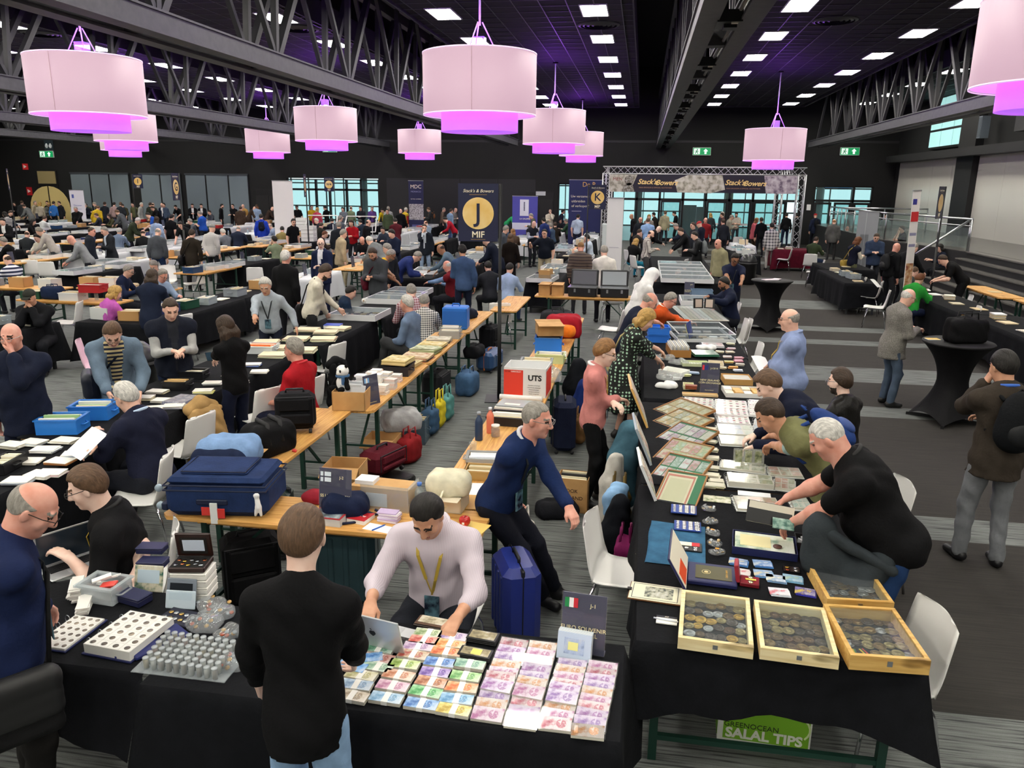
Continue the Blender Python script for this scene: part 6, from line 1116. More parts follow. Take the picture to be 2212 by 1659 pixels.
def album(p,rz,w_,d,label,page='#d9d8d2',items=('#8a7a60','#6f6a58'),nx=3,ny=3,h=.03,cover='#1c2352',rings=True,shape='rect',group='albums on the tables',tilt=.0):
 """an open album page with pockets that hold notes or coins"""
 t=thing('collector_album',label,'album',p,rz,group);t.rotation_euler[0]=tilt
 Bx(-w_/2-.01,w_/2+.01,-d/2-.01,d/2+.01,0,.006).build('cover',mat(cover,.5),t);Bx(-w_/2,w_/2,-d/2,d/2,.006,h).build('pages',mat(page,.6),t)
 cw,cd=w_/nx,d/ny
 for i in range(nx):
  for j in range(ny):
   c=items[(i*5+j*3+int(p[0]*50))%len(items)];x=-w_/2+(i+.5)*cw;y=-d/2+(j+.5)*cd
   if shape=='coin':
    Bx(x-cw*.46,x+cw*.46,y-cd*.46,y+cd*.46,h,h+.001).build('coin_holder',PAPER,t);Lt([(min(cw,cd)*.27,h),(min(cw,cd)*.27,h+.0025)],14,(x,y,0)).build('coin',mat(c,.35,metal=.8),t,True)
   else:Bx(x-cw*.42,x+cw*.42,y-cd*.4,y+cd*.4,h,h+.0012).build('note',note_mat(c,items[(i+j+1)%len(items)]),t)
 Bx(-w_/2,w_/2,-d/2,d/2,h+.002,h+.003).build('clear_page',glass('#ffffff',.05,.08),t)
 if rings:
  for k in range(4):Tu([(-w_/2-.012+.014*math.cos(a),-d*.35+k*d*.233,.01+h*.5+.02*math.sin(a))for a in np.linspace(0,2*PI,10,endpoint=False)],.0018,5,True).build('ring',STEEL,t)
 return t
def stack(p,rz,w_,d,n_,label,cols,hh=.006,name='paper_stack',cat='papers',group='stacked goods'):
 t=thing(name,label,cat,p,rz,group);z=0
 for k in range(n_):
  q=hh*rng.uniform(.7,1.3);a=R(rng.uniform(-5,5));Bx(-w_/2,w_/2,-d/2,d/2,0,q).build('sheet',mat(cols[k%len(cols)],.65),t,loc=(rng.uniform(-.01,.01),rng.uniform(-.01,.01),z),rot=a);z+=q
 return t
def showcase(x,y,w_,d,rz,label,n_=10,lift=.0,z=TZ,tint='#e3e3e3',bottom='#3a3438'):
 t=thing('glass_showcase',label,'display case',(x,y,z),rz,'flat glass showcases');h=.1;e=.018;fm=mat('#d9dadb',.35)
 for s in(-1,1):
  Bx(-w_/2,w_/2,s*(d/2-e/2)-e/2,s*(d/2-e/2)+e/2,0,h).build('frame_side',fm,t);Bx(s*(w_/2-e/2)-e/2,s*(w_/2-e/2)+e/2,-d/2+e,d/2-e,0,h).build('frame_side',fm,t)
 Bx(-w_/2+e,w_/2-e,-d/2+e,d/2-e,.004,.012).build('lining',mat(bottom,.9),t)
 Bx(-w_/2+e,w_/2-e,-d/2+e,d/2-e,h-.008,h-.004).build('glass_lid',GLASS,t)
 r_=random.Random(int(x*100)+int(y*10));nx=max(2,int(w_/.16));ny=max(2,int(d/.16))
 for i in range(nx):
  for j in range(ny):
   if r_.random()<.25:continue
   xx=-w_/2+(i+.5)*w_/nx;yy=-d/2+(j+.5)*d/ny;c=r_.choice(['#c9c2b2','#8a8478','#b9b4a0','#6d6a62','#d9d5cc','#a58f62'])
   Bx(xx-w_/nx*.3,xx+w_/nx*.3,yy-d/ny*.3,yy+d/ny*.3,.012,.02).build('exhibit',mat(c,.5),t)
 return t
_box={}
def small_box(p,rz,w_,d,h,c,label,group,name='small_box',cat='box',lid=None):
 t=thing(name,label,cat,p,rz,group);Rb(-w_/2,w_/2,-d/2,d/2,0,h*.72,.004).build('body',mat(c,.5),t);Rb(-w_/2-.002,w_/2+.002,-d/2-.002,d/2+.002,h*.72,h,.004).build('lid',mat(lid or c,.45),t);return t
def stand_sign(p,rz,lines,label,w_=.21,h=.3,flag=None,code=None,tilt=-.12):
 t=thing('table_sign',label,'sign',p,rz,'navy table signs');t.rotation_euler[0]=tilt;b=mat('#1d2148',.3)
 Bx(-w_/2,w_/2,-.003,.003,0,h).build('sign_panel',b,t);Bx(-w_/2,w_/2,0,.1,0,.004).build('foot',b,t);Bx(-w_/2-.004,w_/2+.004,-.006,-.004,-.001,h+.004).build('acrylic_cover',glass('#ffffff',.03),t)
 for k,l in enumerate(lines):text(l,.03 if len(l)>6 else .034,mat('#f0e6b8',.5),t,(0,-.0075,h*.42-k*.03),extrude=.0006)
 if code:text(code,.028,mat('#f0e6b8',.5),t,(w_*.2,-.0075,h*.82),extrude=.0006)
 text("Stack's & Bowers",.014,mat('#e0d2a0',.5),t,(0,-.0075,.03),extrude=.0005,shear=.3)
 if flag:
  for k,c in enumerate(flag):Bx(-w_*.45+k*.022,-w_*.45+(k+1)*.022,-.008,-.0065,h*.76,h*.92).build('flag',mat(c,.5),t)
 return t
def suitcase(p,rz,sx,sy,sz,c,label,kind='hard',upright=True,trim=None,group='suitcases'):
 """sx width, sy thickness, sz height in its own frame"""
 t=thing('suitcase',label,'suitcase',p,rz,group);m=mat(c,.3 if kind=='hard' else .75,'plain' if kind=='hard' else 'cloth');tm=mat(trim or '#1a1b20',.5)
 Rb(-sx/2,sx/2,-sy/2,sy/2,.04,sz,.05).build('shell',m,t,False)
 if kind=='hard':
  for k in range(4):Rb(-sx*.4+k*sx*.22,-sx*.4+k*sx*.22+sx*.1,-sy/2-.008,sy/2+.008,.08,sz-.06,.01).build('shell_rib',m,t)
  Rb(-sx/2-.003,sx/2+.003,-.012,.012,.038,sz+.003,.03).build('zip_band',tm,t)
 else:
  Rb(-sx*.4,sx*.4,-sy/2-.03,-sy/2+.01,.1,sz*.55,.02).build('front_pocket',m,t);Rb(-sx*.4,sx*.4,-sy/2-.02,-sy/2+.01,sz*.6,sz*.92,.02).build('front_pocket',m,t)
  Tu([(-sx*.46,-sy/2-.004,.1),(-sx*.46,-sy/2-.004,sz*.95),(sx*.46,-sy/2-.004,sz*.95),(sx*.46,-sy/2-.004,.1)],.006,6).build('piping',tm,t)
 Tu([(-.08,0,sz),(-.075,0,sz+.03),(.075,0,sz+.03),(.08,0,sz)],.011,8).build('top_handle',tm,t,True)
 for a in(-1,1):
  for b in(-1,1):Lt([(.001,-.014),(.022,-.014),(.024,0),(.022,.014),(.001,.014)],12,M=Matrix.Translation((a*(sx/2-.05),b*(sy/2-.04),.022))@Matrix.Rotation(PI/2,4,'Y'),caps=False).build('wheel',mat('#222226',.4),t,True)
 return t
def soft_bag(p,rz,sx,sy,sz,c,label,straps=True,cat='bag',name='holdall',seed=0.,wr=.012,group='bags'):
 t=thing(name,label,cat,p,rz,group);m=mat(c,.75,'cloth');q=max(.016,proj((p[0],p[1],p[2]))[2]/FPX*4)
 link('bag_body',mesh_np('bag_body',*grow([cone((-sx*.34,j*sy*.2,sz*zf),(sx*.34,j*sy*.2,sz*(zf+.03*j)),sy*.28,sy*.27,.05)for j in(-1,1)for zf in(.2,.45,.68)]+[ell((0,0,sz*.4),(sx*.48,sy*.46,sz*.44),None,.04)],q,[(V3(0,0,0),V3(0,0,-1))],wr=min(wr*.5,.007),seed=seed),[m]),t)
 if straps:
  for s in(-1,1):Tu([(-sx*.2,s*sy*.25,sz*.7),(-sx*.18,s*sy*.2,sz*1.1),(sx*.18,s*sy*.2,sz*1.1),(sx*.2,s*sy*.25,sz*.7)],.01,6).build('handle',mat(c,.6),t,True)
 return t
def drape(p,rz,pts,r_,c,label,name='jacket',cat='jacket',wr=.012,kind='cloth',c2=None,ts=20.):
 """a soft crumpled garment grown along a path of points"""
 t=thing(name,label,cat,p,rz);q=max(.018,proj((p[0],p[1],p[2]))[2]/FPX*4)
 pr=[cone(a,b,ra,rb,.05)for(a,ra),(b,rb)in zip(list(zip(pts,r_))[:-1],list(zip(pts,r_))[1:])]
 link('fabric',mesh_np('fabric',*grow(pr,q,[(V3(0,0,0),V3(0,0,-1))],wr=min(wr*.45,.006),seed=p[0]*9),[mat(c,.85,kind,c2,ts)]),t)
 link('sleeve',mesh_np('sleeve',*grow([cone(np.array(pts[0])+[r_[0]*.6,-r_[0]*.5,0],np.array(pts[-1])+[r_[-1]*.7,-r_[-1]*.6,-.02],.04,.035,.03)],q,[(V3(0,0,0),V3(0,0,-1))],wr=.003,seed=p[1]),[mat(c,.85,kind,c2,ts)]),t);return t
def bottle(p,c,label,cap='#c9ccd2',h=.24,r_=.035):
 t=thing('bottle',label,'bottle',p,0,'drink bottles');Lt([(.001,0),(r_*.95,0),(r_,.01),(r_,h*.68),(r_*.8,h*.76),(r_*.42,h*.84),(r_*.42,h*.9)],18).build('body',c,t,True);Lt([(r_*.5,h*.9),(r_*.5,h),(.001,h)],14).build('cap',mat(cap,.3),t,True);return t
# ------------------------------------------------------------------ the J-1 banknote table
kJ=lambda x,y:(700+x*.337,1100+y*.337);jit=lambda a=3:R(rng.uniform(-a,a))
JR=R(-3)
pinks=[('#e3d3e2','#b0669a'),('#ddd0e6','#8d6ab0'),('#e6d6dc','#b8596f'),('#e0d6d0','#c98a52'),('#ded2e8','#9a5fa8')]
for ci,(fr,ba,n_,where)in enumerate((((1050,1330),(1215,880),10,'first column of pink souvenir notes, beside the foreign notes'),((1262,1378),(1400,900),10,'second column of pink souvenir notes'),((1482,1392),(1590,1010),9,'third column of pink souvenir notes'),((1690,1440),(1785,1030),10,'outer column of pink souvenir notes, at the table end'))):
 a,b=G(*kJ(*fr),TZ),G(*kJ(*ba),TZ)
 for k in range(n_):
  p=a.lerp(b,k/(n_-1));big=ci in(0,1,2)and k in(3,4);p.z=TZ+.002+(.012 if big else .0)
  c=pinks[(k*3+ci)%5]
  ord_=('nearest bundle of the ' if k==0 else 'farthest bundle of the ' if k==n_-1 else 'sleeved bundle in the ')+where
  bundle(p,JR+jit(4),c[0],c[1],ord_,'zero-value souvenir notes',.14,.075,.016 if not big else .02,R(7+rng.uniform(-5,5)),False,True)
G1=[(180,1215,'#cfc3b0','#8d7a62','grey brown'),(207,1145,'#b9cde0','#6f8fb5','pale blue grey'),(238,1082,'#dcd8bb','#a7a06c','pale olive'),(345,1030,'#c9dcc9','#7fa58a','mint'),(352,975,'#d3a39a','#a8584c','rose red'),(355,910,'#8fb9a0','#3f7a5c','sea green')]
G2=[(400,1228,'#b9d5ea','#6a9cc4','sky blue'),(440,1152,'#e6c9d8','#b77a9c','orchid pink'),(478,1082,'#ecc9b4','#c07a5a','salmon'),(512,1012,'#cfdf9c','#86a84a','lime'),(572,950,'#c9b79a','#a8443c','red and olive'),(605,898,'#dcc9dc','#a07aa8','lilac grey'),(640,858,'#e9a99a','#c2443c','scarlet'),(672,812,'#d6dcc2','#7f9a62','cream and green')]
G3=[(625,1268,'#9cc0e8','#3f72b8','cobalt blue'),(652,1192,'#9fd6a0','#3f9a52','grass green'),(690,1127,'#d9a98a','#9c5a3c','rust brown'),(716,1066,'#b9a3d6','#6a4aa0','violet'),(742,1000,'#8fb6e6','#3a66b0','deep blue'),(785,930,'#f0b27f','#d0603a','tangerine'),(806,882,'#f3cf9c','#d88a4a','apricot'),(828,832,'#dccbe0','#9a82b8','lavender and yellow')]
G4=[(832,1305,'#e8dc8c','#b89c3a','mustard yellow'),(850,1236,'#a8d0ea','#5a94c4','light azure'),(880,1162,'#f0b98a','#d8703c','bright orange'),(902,1090,'#b8dca0','#62a05a','spring green'),(932,1012,'#b9d6c0','#6f9f8c','teal and yellow')]
for col in(G1,G2,G3,G4):
 for(x,y,a,b,nm)in col:
  p=G(*kJ(x,y),TZ);p.z=TZ+.002;bundle(p,JR+jit(),a,b,nm+' foreign banknote bundle with paper band' if rng.random()<2 else '','banded foreign notes',.15,.068,.018)
for(x,y,r_,nm)in((180,1030,-8,'loose sky blue note lying askew by the black sweater'),(280,975,20,'loose cobalt note lying across another')):
 p=G(*kJ(x,y),TZ);p.z=TZ+.021;paper(p,R(r_),.145,.07,'#7fb2e6',nm,'banknote','banknote',.002,'note','#3a72c0','loose blue notes',22.)
for(x,y,nm,w_,d)in((1020,838,'black wallet album with gold note behind the souvenir notes',.16,.09),(972,945,'black wallet album with yellow sticker',.17,.08)):
 p=G(*kJ(x,y),TZ);p.z=TZ+.002;t=thing('note_wallet',nm,'album',p,JR+R(-4),'black note wallets');[Rb(-w_/2,w_/2,-d/2,d/2,k*.009,k*.009+.008,.003).build('leaf',mat('#1a1a1c',.3),t)for k in range(3)];Bx(-w_*.42,w_*.42,-d*.38,d*.38,.0265,.0275).build('note',note_mat('#a89a72','#6f6648'),t)
 if 'yellow' in nm:Bx(-.02,.03,-.025,.02,.028,.029).build('sticker',mat('#f0e470',.6),t)
p=G(1252,1418,TZ);p.z=TZ
stand_sign(p+Vector((.01,.03,0)),R(-6),['EURO SOUVENIR','ITALIA SRL'],'navy table sign EURO SOUVENIR ITALIA SRL, J-1',.22,.31,('#1f8a4c','#f2f2f2','#d02e3a'),'J-1')
t=thing('card_stack','upright stack of pale postcards before the J-1 sign','cards',p+Vector((-.03,-.04,0)),R(-8),'card stacks')
for k in range(9):Bx(-.085,.085,k*.005,k*.005+.003,0,.135+.004*(k%3)).build('card',mat('#e6ecf2' if k else '#c9d8ee',.4),t,rot=(R(-14),0,0))
Bx(-.05,.05,-.002,0,.03,.11).build('print',note_mat('#b9cdee','#8a9cc8'),t,rot=(R(-14),0,0));Bx(-.03,.02,-.004,-.001,.05,.09).build('sticker',mat('#f2ee9a',.6),t,rot=(R(-14),0,0))
def laptop(p,rz,label,ang=70,logo=True):
 t=thing('laptop',label,'laptop',p,rz,'silver laptops');s=mat('#c9cbce',.3,metal=.5)
 Rb(-.16,.16,-.11,.11,0,.012,.006).build('base',s,t);Bx(-.13,.13,-.02,.08,.012,.0135).build('keyboard',mat('#17171a',.5),t);Bx(-.05,.05,-.095,-.03,.012,.0128).build('trackpad',mat('#b5b7ba',.3),t)
 for i in range(10):
  for j in range(4):Bx(-.125+i*.0252,-.104+i*.0252,-.015+j*.024,.005+j*.024,.0135,.0155).build('key',mat('#232326',.5),t)
 ld=Rb(-.16,.16,-.004,.004,0,.215,.003).build('lid',s,t,loc=(0,.11,.01),rot=(R(-(ang-90))if False else R(90-ang)*-1,0,0))
 Bx(-.15,.15,-.0055,-.004,.01,.205).build('screen',mat('#2a3440',.2),ld)
 if logo:
  b=MB();M=Matrix.Translation((0,.0045,.11))@Matrix.Rotation(-PI/2,4,'X')@Matrix.Scale(-1,4,(0,1,0));b.prism([(.016*math.cos(a)*(1+.12*abs(math.cos(a))),.017*math.sin(a)-.004*(abs(math.cos(a))<.3))for a in np.linspace(0,2*PI,18,endpoint=False)],0,.0008,M);b.prism([(0,.02),(.006,.03),(.01,.028),(.004,.019)],0,.0008,M);b.build('emblem',mat('#26282c',.3),ld)
 return t
p=G(838,1378,TZ);p.z=TZ;laptop(p,R(168),'silver laptop with dark fruit emblem facing the camera',74)
p=G(158,1225,TZ);p.z=TZ;laptop(p,R(60),'silver laptop under the hands of the man in black polo',95,False)
p=G(945,1350,TZ);p.z=TZ;t=thing('wallet','open brown leather wallet under the seller\'s hand','wallet',p,R(-8));Rb(-.12,.12,-.05,.05,0,.012,.004).build('outer',mat('#2b201a',.4),t);Rb(-.115,.115,-.045,.04,.012,.02,.004).build('inner',mat('#5a4030',.45),t);Bx(-.1,.1,-.03,.035,.02,.022).build('note',note_mat('#cfc6ae','#8f8466'),t)
# ------------------------------------------------------------------ the left coin table
kL=lambda x,y:(x*.337,1100+y*.337)
def on(px,dz=.001):p=G(px[0],px[1],TZ);p.z=TZ+dz;return p
c,w_,d,rz=quad([kL(790,640),kL(1105,700),kL(870,935),kL(550,880)],TZ+.05)
coinc=('#6f6254','#8a7f74','#5a5048','#9a8c7a','#74685c')
album(Vector((c.x,c.y,TZ+.001)),rz,w_*.9,d*.95,'thick coin album open on top of blue binders',items=coinc,nx=4,ny=6,h=.055,shape='coin')
c,w_,d,rz=quad([kL(540,680),kL(740,700),kL(570,920),kL(340,880)],TZ+.02)
album(Vector((c.x-.09,c.y,TZ+.001)),rz,w_*.9,d*.95,'flatter coin album beside the navy sweater',items=coinc,nx=4,ny=6,h=.016,shape='coin')
for k,(dx,nm)in enumerate(((.27,'dark blue ring binder lying right of the coin album'),(.33,'second blue ring binder under the coin tubes'))):
 p=on(kL(850+k*70,880));p=Vector((p.x+.05*k,p.y+.04,TZ+.0005));t=thing('ring_binder',nm,'binder',p,R(-32));Rb(-.08,.08,-.14,.14,0,.02,.004).build('cover',mat('#1d2560',.4),t);Bx(-.075,.075,-.138,-.134,.003,.017).build('page_edge',mat('#cfd6dc',.4),t)
TUBE_B=glass('#e6ecef',.22)
a0,a1,a2=G(*kL(940,1020),TZ),G(*kL(1380,1090),TZ),G(*kL(1080,850),TZ)
tr_=thing('tube_tray','clear tray under the rows of coin tubes','tray',(a0+a1)/2+Vector((0,.09,.0)),0);Bx(-.24,.24,-.12,.16,0,.004).build('base',TUBE_B,tr_)
tm1=Lt([(.013,0),(.014,.002),(.014,.05),(.013,.052)],12).mesh('tube',glass('#e9eef0',.3),True)
for i in range(10):
 for j in range(6):
  p=a0.lerp(a1,i/9.)+(a2-a0)*(j/5.);t=thing('coin_tube','clear screw-top coin tube standing in the tray','coin tube',(p.x,p.y,TZ+.005),0,'coin tubes in the clear tray');link('tube',tm1,t)
  cc=rng.choice(['#8f5a44','#a8a49c','#7a6a58','#b09a6a','#6a6660','#c9c4ba']);Lt([(.011,.002),(.011,.044),(.001,.045)],10).build('coins',mat(cc,.35,metal=.5),t,True);Lt([(.0145,.05),(.0145,.056),(.001,.0565)],12).build('cap',glass('#dfe4e6',.4),t,True)
for k,(x,y,s,nm)in enumerate(((1290,760,.2,'crumpled clear bag of coin tubes in the middle'),(1400,690,.19,'crumpled clear bag by the black sweater'),(1340,640,.18,'clear bag farthest from the edge'),(1450,830,.14,'small bag of bronze coins'),(1480,1010,.16,'clear bag with red print by the black sweater'))):
 p=on(kL(x,y));t=thing('plastic_bag',nm,'bag',p,jit(40),'clear plastic bags');link('film',mesh_np('film',*grow([ell((0,0,.02),(s*.5,s*.35,.045),None,.02),ell((s*.2,.03,.02),(s*.3,s*.3,.04),None,.02)],.012,[(V3(0,0,0),V3(0,0,-1))],wr=.01,seed=k*2.),[glass('#eef1f3',.14,.12)]),t)
 for q in range(7):Lt([(.012,0),(.012,.004),(.001,.0045)],10).build('coin',mat(['#b08d57','#9aa0a4','#a8543c'][q%3],.35,metal=.7),t,True,(rng.uniform(-.07,.07)*s/.2,rng.uniform(-.05,.05)*s/.2,.012+.006*q),(R(20),0,0))
NAVYB='#23264a'
for(x,y,z,w_,d,h,r_,nm)in((990,380,.115,.16,.09,.04,8,'navy hinged coin box on top of the picture cards'),(865,590,.001,.17,.1,.05,-14,'navy hinged coin box in the middle of the coin table'),(990,430,.07,.16,.09,.04,8,'navy coin box second from the top')):
 p=on(kL(x,y));p.z=TZ+z;small_box(p,R(r_),w_,d,h,NAVYB,nm,'navy coin boxes')
p=on(kL(1205,560));t=None
for k in range(4):small_box(Vector((p.x+.03,p.y+.03,TZ+.001+k*.042)),R(8),.2,.15,.04,'#e6e4dd',('lowest','second','third','topmost')[k]+' white carton under the wooden coin set','white cartons in a stack')
t=thing('proof_set','dark wooden presentation box open with round coins','coin set',(p.x+.02,p.y+.03,TZ+.172),R(10));Rb(-.1,.1,-.075,.075,0,.03,.005).build('base',mat('#2a1712',.3),t);Bx(-.092,.092,-.067,.067,.03,.031).build('velvet',mat('#0d0b0c',.9),t)
for k in range(10):Lt([(.012,.031),(.012,.034),(.001,.034)],14,(-.07+(k%5)*.035,-.04+(k//5)*.045+.012*(k%2),0)).build('coin',mat(['#b9bcc0','#b06a4a','#c9a24e','#9a9ca0'][k%4],.2,metal=1.0),t,True)
ld=Rb(-.1,.1,-.008,.008,0,.15,.005).build('lid',mat('#2a1712',.3),t,loc=(0,.075,.03),rot=(R(8),0,0));Bx(-.075,.075,-.0095,-.008,.02,.125).build('lining',mat('#17120f',.8),ld);Bx(-.06,.06,-.012,-.0095,.04,.11).build('certificate',mat('#cdd9ea',.4),ld)
for(x,y,nm,c)in((1160,620,'grey framed coin folder leaning on the white cartons','#7d8590'),(1155,640,'pale blue coin folder leaning in front','#c3d2dc'),(950,530,'picture card with penguins leaning on the navy boxes','#d9d2b8')):
 p=on(kL(x,y));t=thing('coin_folder',nm,'folder',p,R(4));t.rotation_euler[0]=R(-16);Rb(-.085,.085,-.004,.004,0,.15 if 'pale' not in nm else .1,.004).build('cover',mat(c,.4,'note' if 'picture' in nm else 'plain','#2f6a5a' if 'picture' in nm else None,16.),t);Bx(-.065,.065,-.0055,-.004,.05,.125 if 'pale' not in nm else .09).build('window',mat('#20242a' if 'grey' in nm else '#b9ccd8',.3),t)
p=on(kL(680,560));t=crate(p,R(-4),.22,.16,.1,'#eef2f4','clear plastic tub of small bags with red labels',None,True,'tub','plastic_tub')
for k in range(6):Bx(-.05,.05,-.02,.02,0,.008).build('label_strip',mat('#e0453c' if k%3==0 else '#e9e9e6',.4),t,loc=(rng.uniform(-.05,.05),rng.uniform(-.04,.04),.05+.012*k),rot=(R(rng.uniform(-20,20)),R(rng.uniform(-20,20)),R(rng.uniform(0,90))))
for(x,y,n_,nm)in((500,560,12,'tall stack of white coin holders beside the tub'),(540,640,8,'stack of white coin holders nearest the album')):stack(on(kL(x,y)),R(30),.06,.16,n_,nm,['#eceae6','#dedcd6'],.007,'holder_stack','coin holders')
t=thing('coin_tray','low navy tray with loose silver coins behind the album','tray',on(kL(1150,700)),R(-10));Rb(-.1,.1,-.07,.07,0,.012,.004).build('base',mat('#16182c',.6),t)
for k in range(9):Lt([(.013,.012),(.013,.016),(.001,.016)],12,(-.07+(k%5)*.034,-.03+(k//5)*.05,0)).build('coin',mat(['#c4c6c9','#c2a060'][k%2],.25,metal=1.0),t,True)
# ------------------------------------------------------------------ K table, front: medal trays
def medal_tray(px,label,kinds,hh=.065,wood=('#e3c793','#cda86a'),extra=None,glass_=True,glint=1):
 c,w_,d,rz=quad(px,TZ+hh);t=thing('medal_tray',label,'tray',(c.x,c.y,TZ+.001),rz,'wooden medal trays');wm=mat(wood[0],.5,'wood',wood[1]);e=.022
 for s in(-1,1):
  Bx(-w_/2,w_/2,s*(d/2-e/2)-e/2,s*(d/2-e/2)+e/2,0,hh).build('frame_side',wm,t);Bx(s*(w_/2-e/2)-e/2,s*(w_/2-e/2)+e/2,-d/2+e,d/2-e,0,hh).build('frame_side',wm,t)
 Bx(-w_/2+e,w_/2-e,-d/2+e,d/2-e,.002,.01).build('lining',FELT,t);Bx(-w_/2+e,w_/2-e,-d/2+e,d/2-e,hh-.01,hh-.007).build('glass_lid',GLASS,t)
 Bx(-.012,.012,-d/2-.004,-d/2,hh*.4,hh*.75).build('clasp',STEEL,t)
 r_=random.Random(label);nx=6;ny=6;cw=(w_-2*e)/nx;cd=(d-2*e)/ny;M=Matrix.Translation((c.x,c.y,TZ+.012))@Matrix.Rotation(rz,4,'Z')
 for j in range(ny):
  for i in range(nx):
   if extra and(i,j)in extra:continue
   k,cname=r_.choice(kinds);rr=min(cw,cd)*r_.uniform(.46,.66);x=-w_/2+e+(i+.5+.25*(j%2)-.12)*cw;y=-d/2+e+(j+.5+r_.uniform(-.14,.14))*cd
   p=M@Vector((min(max(x,-w_/2+e+rr),w_/2-e-rr),min(max(y,-d/2+e+rr),d/2-e-rr),.007*r_.random()))
   o=thing('medal',cname+' medal in the '+label.split(' tray')[0]+' tray','medal',p,r_.uniform(0,6),'medals under glass');o.rotation_euler[0]=R(r_.uniform(-5,5));mm=mat(k,.35,metal=.85)
   Lt([(rr*.97,0),(rr,.002),(rr,.005),(rr*.9,.0056),(rr*.86,.0048)],18).build('disc',mm,o,True)
   Lt([(rr*.5,.0046),(rr*.42,.0068),(.001,.0078)],10,(0,rr*.12,0),caps=False).lathe([(rr*.62,.0046),(rr*.3,.006),(.001,.0062)],6,(0,-rr*.2,0),caps=False).build('relief',mm,o,True)
 return t,M,(w_-2*e,d-2*e)
BZ=[('#6f5a42','bronze'),('#8a7048','brass'),('#5a5048','dark bronze'),('#9a8a5e','pale brass'),('#6a4f3e','copper brown'),('#b8913f','gilt'),('#a9a9a6','silver')]
medal_tray([(1468,1272),(1614,1292),(1634,1400),(1470,1378)],'leftmost pine tray of mixed medals',BZ,wood=('#e8d9ae','#d6bd84'))
medal_tray([(1627,1296),(1778,1312),(1818,1424),(1645,1398)],'middle pine tray of bronze medals',BZ[:5],wood=('#e8d9ae','#d6bd84'))
tC,MC,dC=medal_tray([(1792,1308),(1945,1312),(1998,1430),(1822,1410)],'rightmost golden tray of medals and ribbons',BZ[:4]+[('#a9a9a6','silver')],.08,('#d3ad66','#b98c45'),{(0,1),(1,1),(1,0),(0,0)})
medal_tray([(1745,1216),(1880,1228),(1930,1300),(1787,1296)],'rear golden tray of silver coins',[('#b9b8b4','silver'),('#a9a7a0','worn silver'),('#8a7048','brass'),('#6f5a42','bronze')],.07,('#d3ad66','#b98c45'),{(0,5),(1,5),(0,4),(1,4)})
for k,(x,y,cs)in enumerate(((-.38,-.3,('#8c2f5a','#e0b93a','#2f6a3a')),(-.2,-.28,('#d8b53a','#1d3a24','#c9402f')),(-.3,-.42,('#2c2c30','#c9a33a','#2c2c30')))):
 p=MC@Vector((x*dC[0],y*dC[1],.002));o=thing('ribbon_medal',('magenta and yellow','green and yellow','black and yellow')[k]+' ribboned war medal in the golden tray','medal',p,R(20*k),'medals under glass');[Bx(-.012+q*.008,-.004+q*.008,0,.05,0,.003).build('ribbon',mat(cq,.7),o)for q,cq in enumerate(cs)];Lt([(.014,0),(.014,.004),(.001,.005)],12,(0,-.012,0)).build('disc',mat('#a9a9a6',.3,metal=.9),o,True)
for k in range(2):q=G(1785+26*k,1243+4*k,TZ);tag(Bx(-.028,.028,-.035,.035,0,.004).build('coin_card',note_mat('#a99ccc','#6f5fa8'),None,False,(q.x,q.y,TZ+.013),R(-8)),('left','right')[k]+' violet coin card under the glass of the rear golden tray','coin card')
# K table, front: boxes, cases, cards
kB=lambda x,y:(1360+x/5.53,1080+y/5.53);kA=lambda x,y:(1360+x/4.609,760+y/4.609);kD=lambda x,y:(1420+x/6.912,620+y/6.912)
def boxq(px,h,c,label,lidded=False,inner=None,name='storage_box',cat='box',dz=.001,group='boxes on the K table'):
 q,w_,d,rz=quad(px,TZ+h+dz);t=thing(name,label,cat,(q.x,q.y,TZ+dz),rz,group);m=mat(c,.5);e=.005
 Bx(-w_/2,w_/2,-d/2,-d/2+e,0,h).build('side',m,t);Bx(-w_/2,w_/2,d/2-e,d/2,0,h).build('side',m,t);Bx(-w_/2,-w_/2+e,-d/2+e,d/2-e,0,h).build('side',m,t);Bx(w_/2-e,w_/2,-d/2+e,d/2-e,0,h).build('side',m,t);Bx(-w_/2+e,w_/2-e,-d/2+e,d/2-e,0,.005).build('bottom',mat(inner or c,.6),t)
 return t,w_,d
t,w_,d=boxq([(1583,1143),(1722,1160),(1720,1198),(1582,1180)],.05,'#1c2350','dark blue box of old certificates');Bx(-w_*.46,w_*.46,-d*.45,d*.45,.01,.045).build('certificates',mat('#d6dcc6',.6,'note','#7fa08a',9.),t);Bx(-w_*.38,w_*.1,-d*.3,d*.3,.045,.048).build('manila_folder',mat('#e0d6a4',.7),t);Lt([(.028,.048),(.028,.054),(.001,.055)],16,(w_*.2,-d*.2,0)).build('round_magnifier',mat('#5a3a34',.2),t,True)
t,w_,d=boxq([(1745,1167),(1860,1172),(1869,1204),(1747,1192)],.06,'#d84a1e','bright orange box filled with carded notes',inner='#c98a30')
for k in range(24):Bx(-w_*.42+k*w_*.036,-w_*.42+k*w_*.036+.002,-d*.36,d*.36,.005,.07+.004*(k%3)).build('note_card',mat(['#d9d4c6','#b8ad92','#8f8a7a','#e4e1d8'][k%4],.5),t,rot=(0,R(12),0))
t,w_,d=boxq([(1715,1150),(1790,1158),(1792,1180),(1722,1172)],.045,'#2a2b2e','grey box of coin packets behind the orange box',inner='#17171a');[Bx(-.03,.03,-.004,.004,.01,.05).build('packet',mat('#b9bcc0',.35),t,loc=(rng.uniform(-w_*.35,w_*.35),rng.uniform(-d*.3,d*.3),.0),rot=(0,0,R(rng.uniform(0,180))))for k in range(8)]
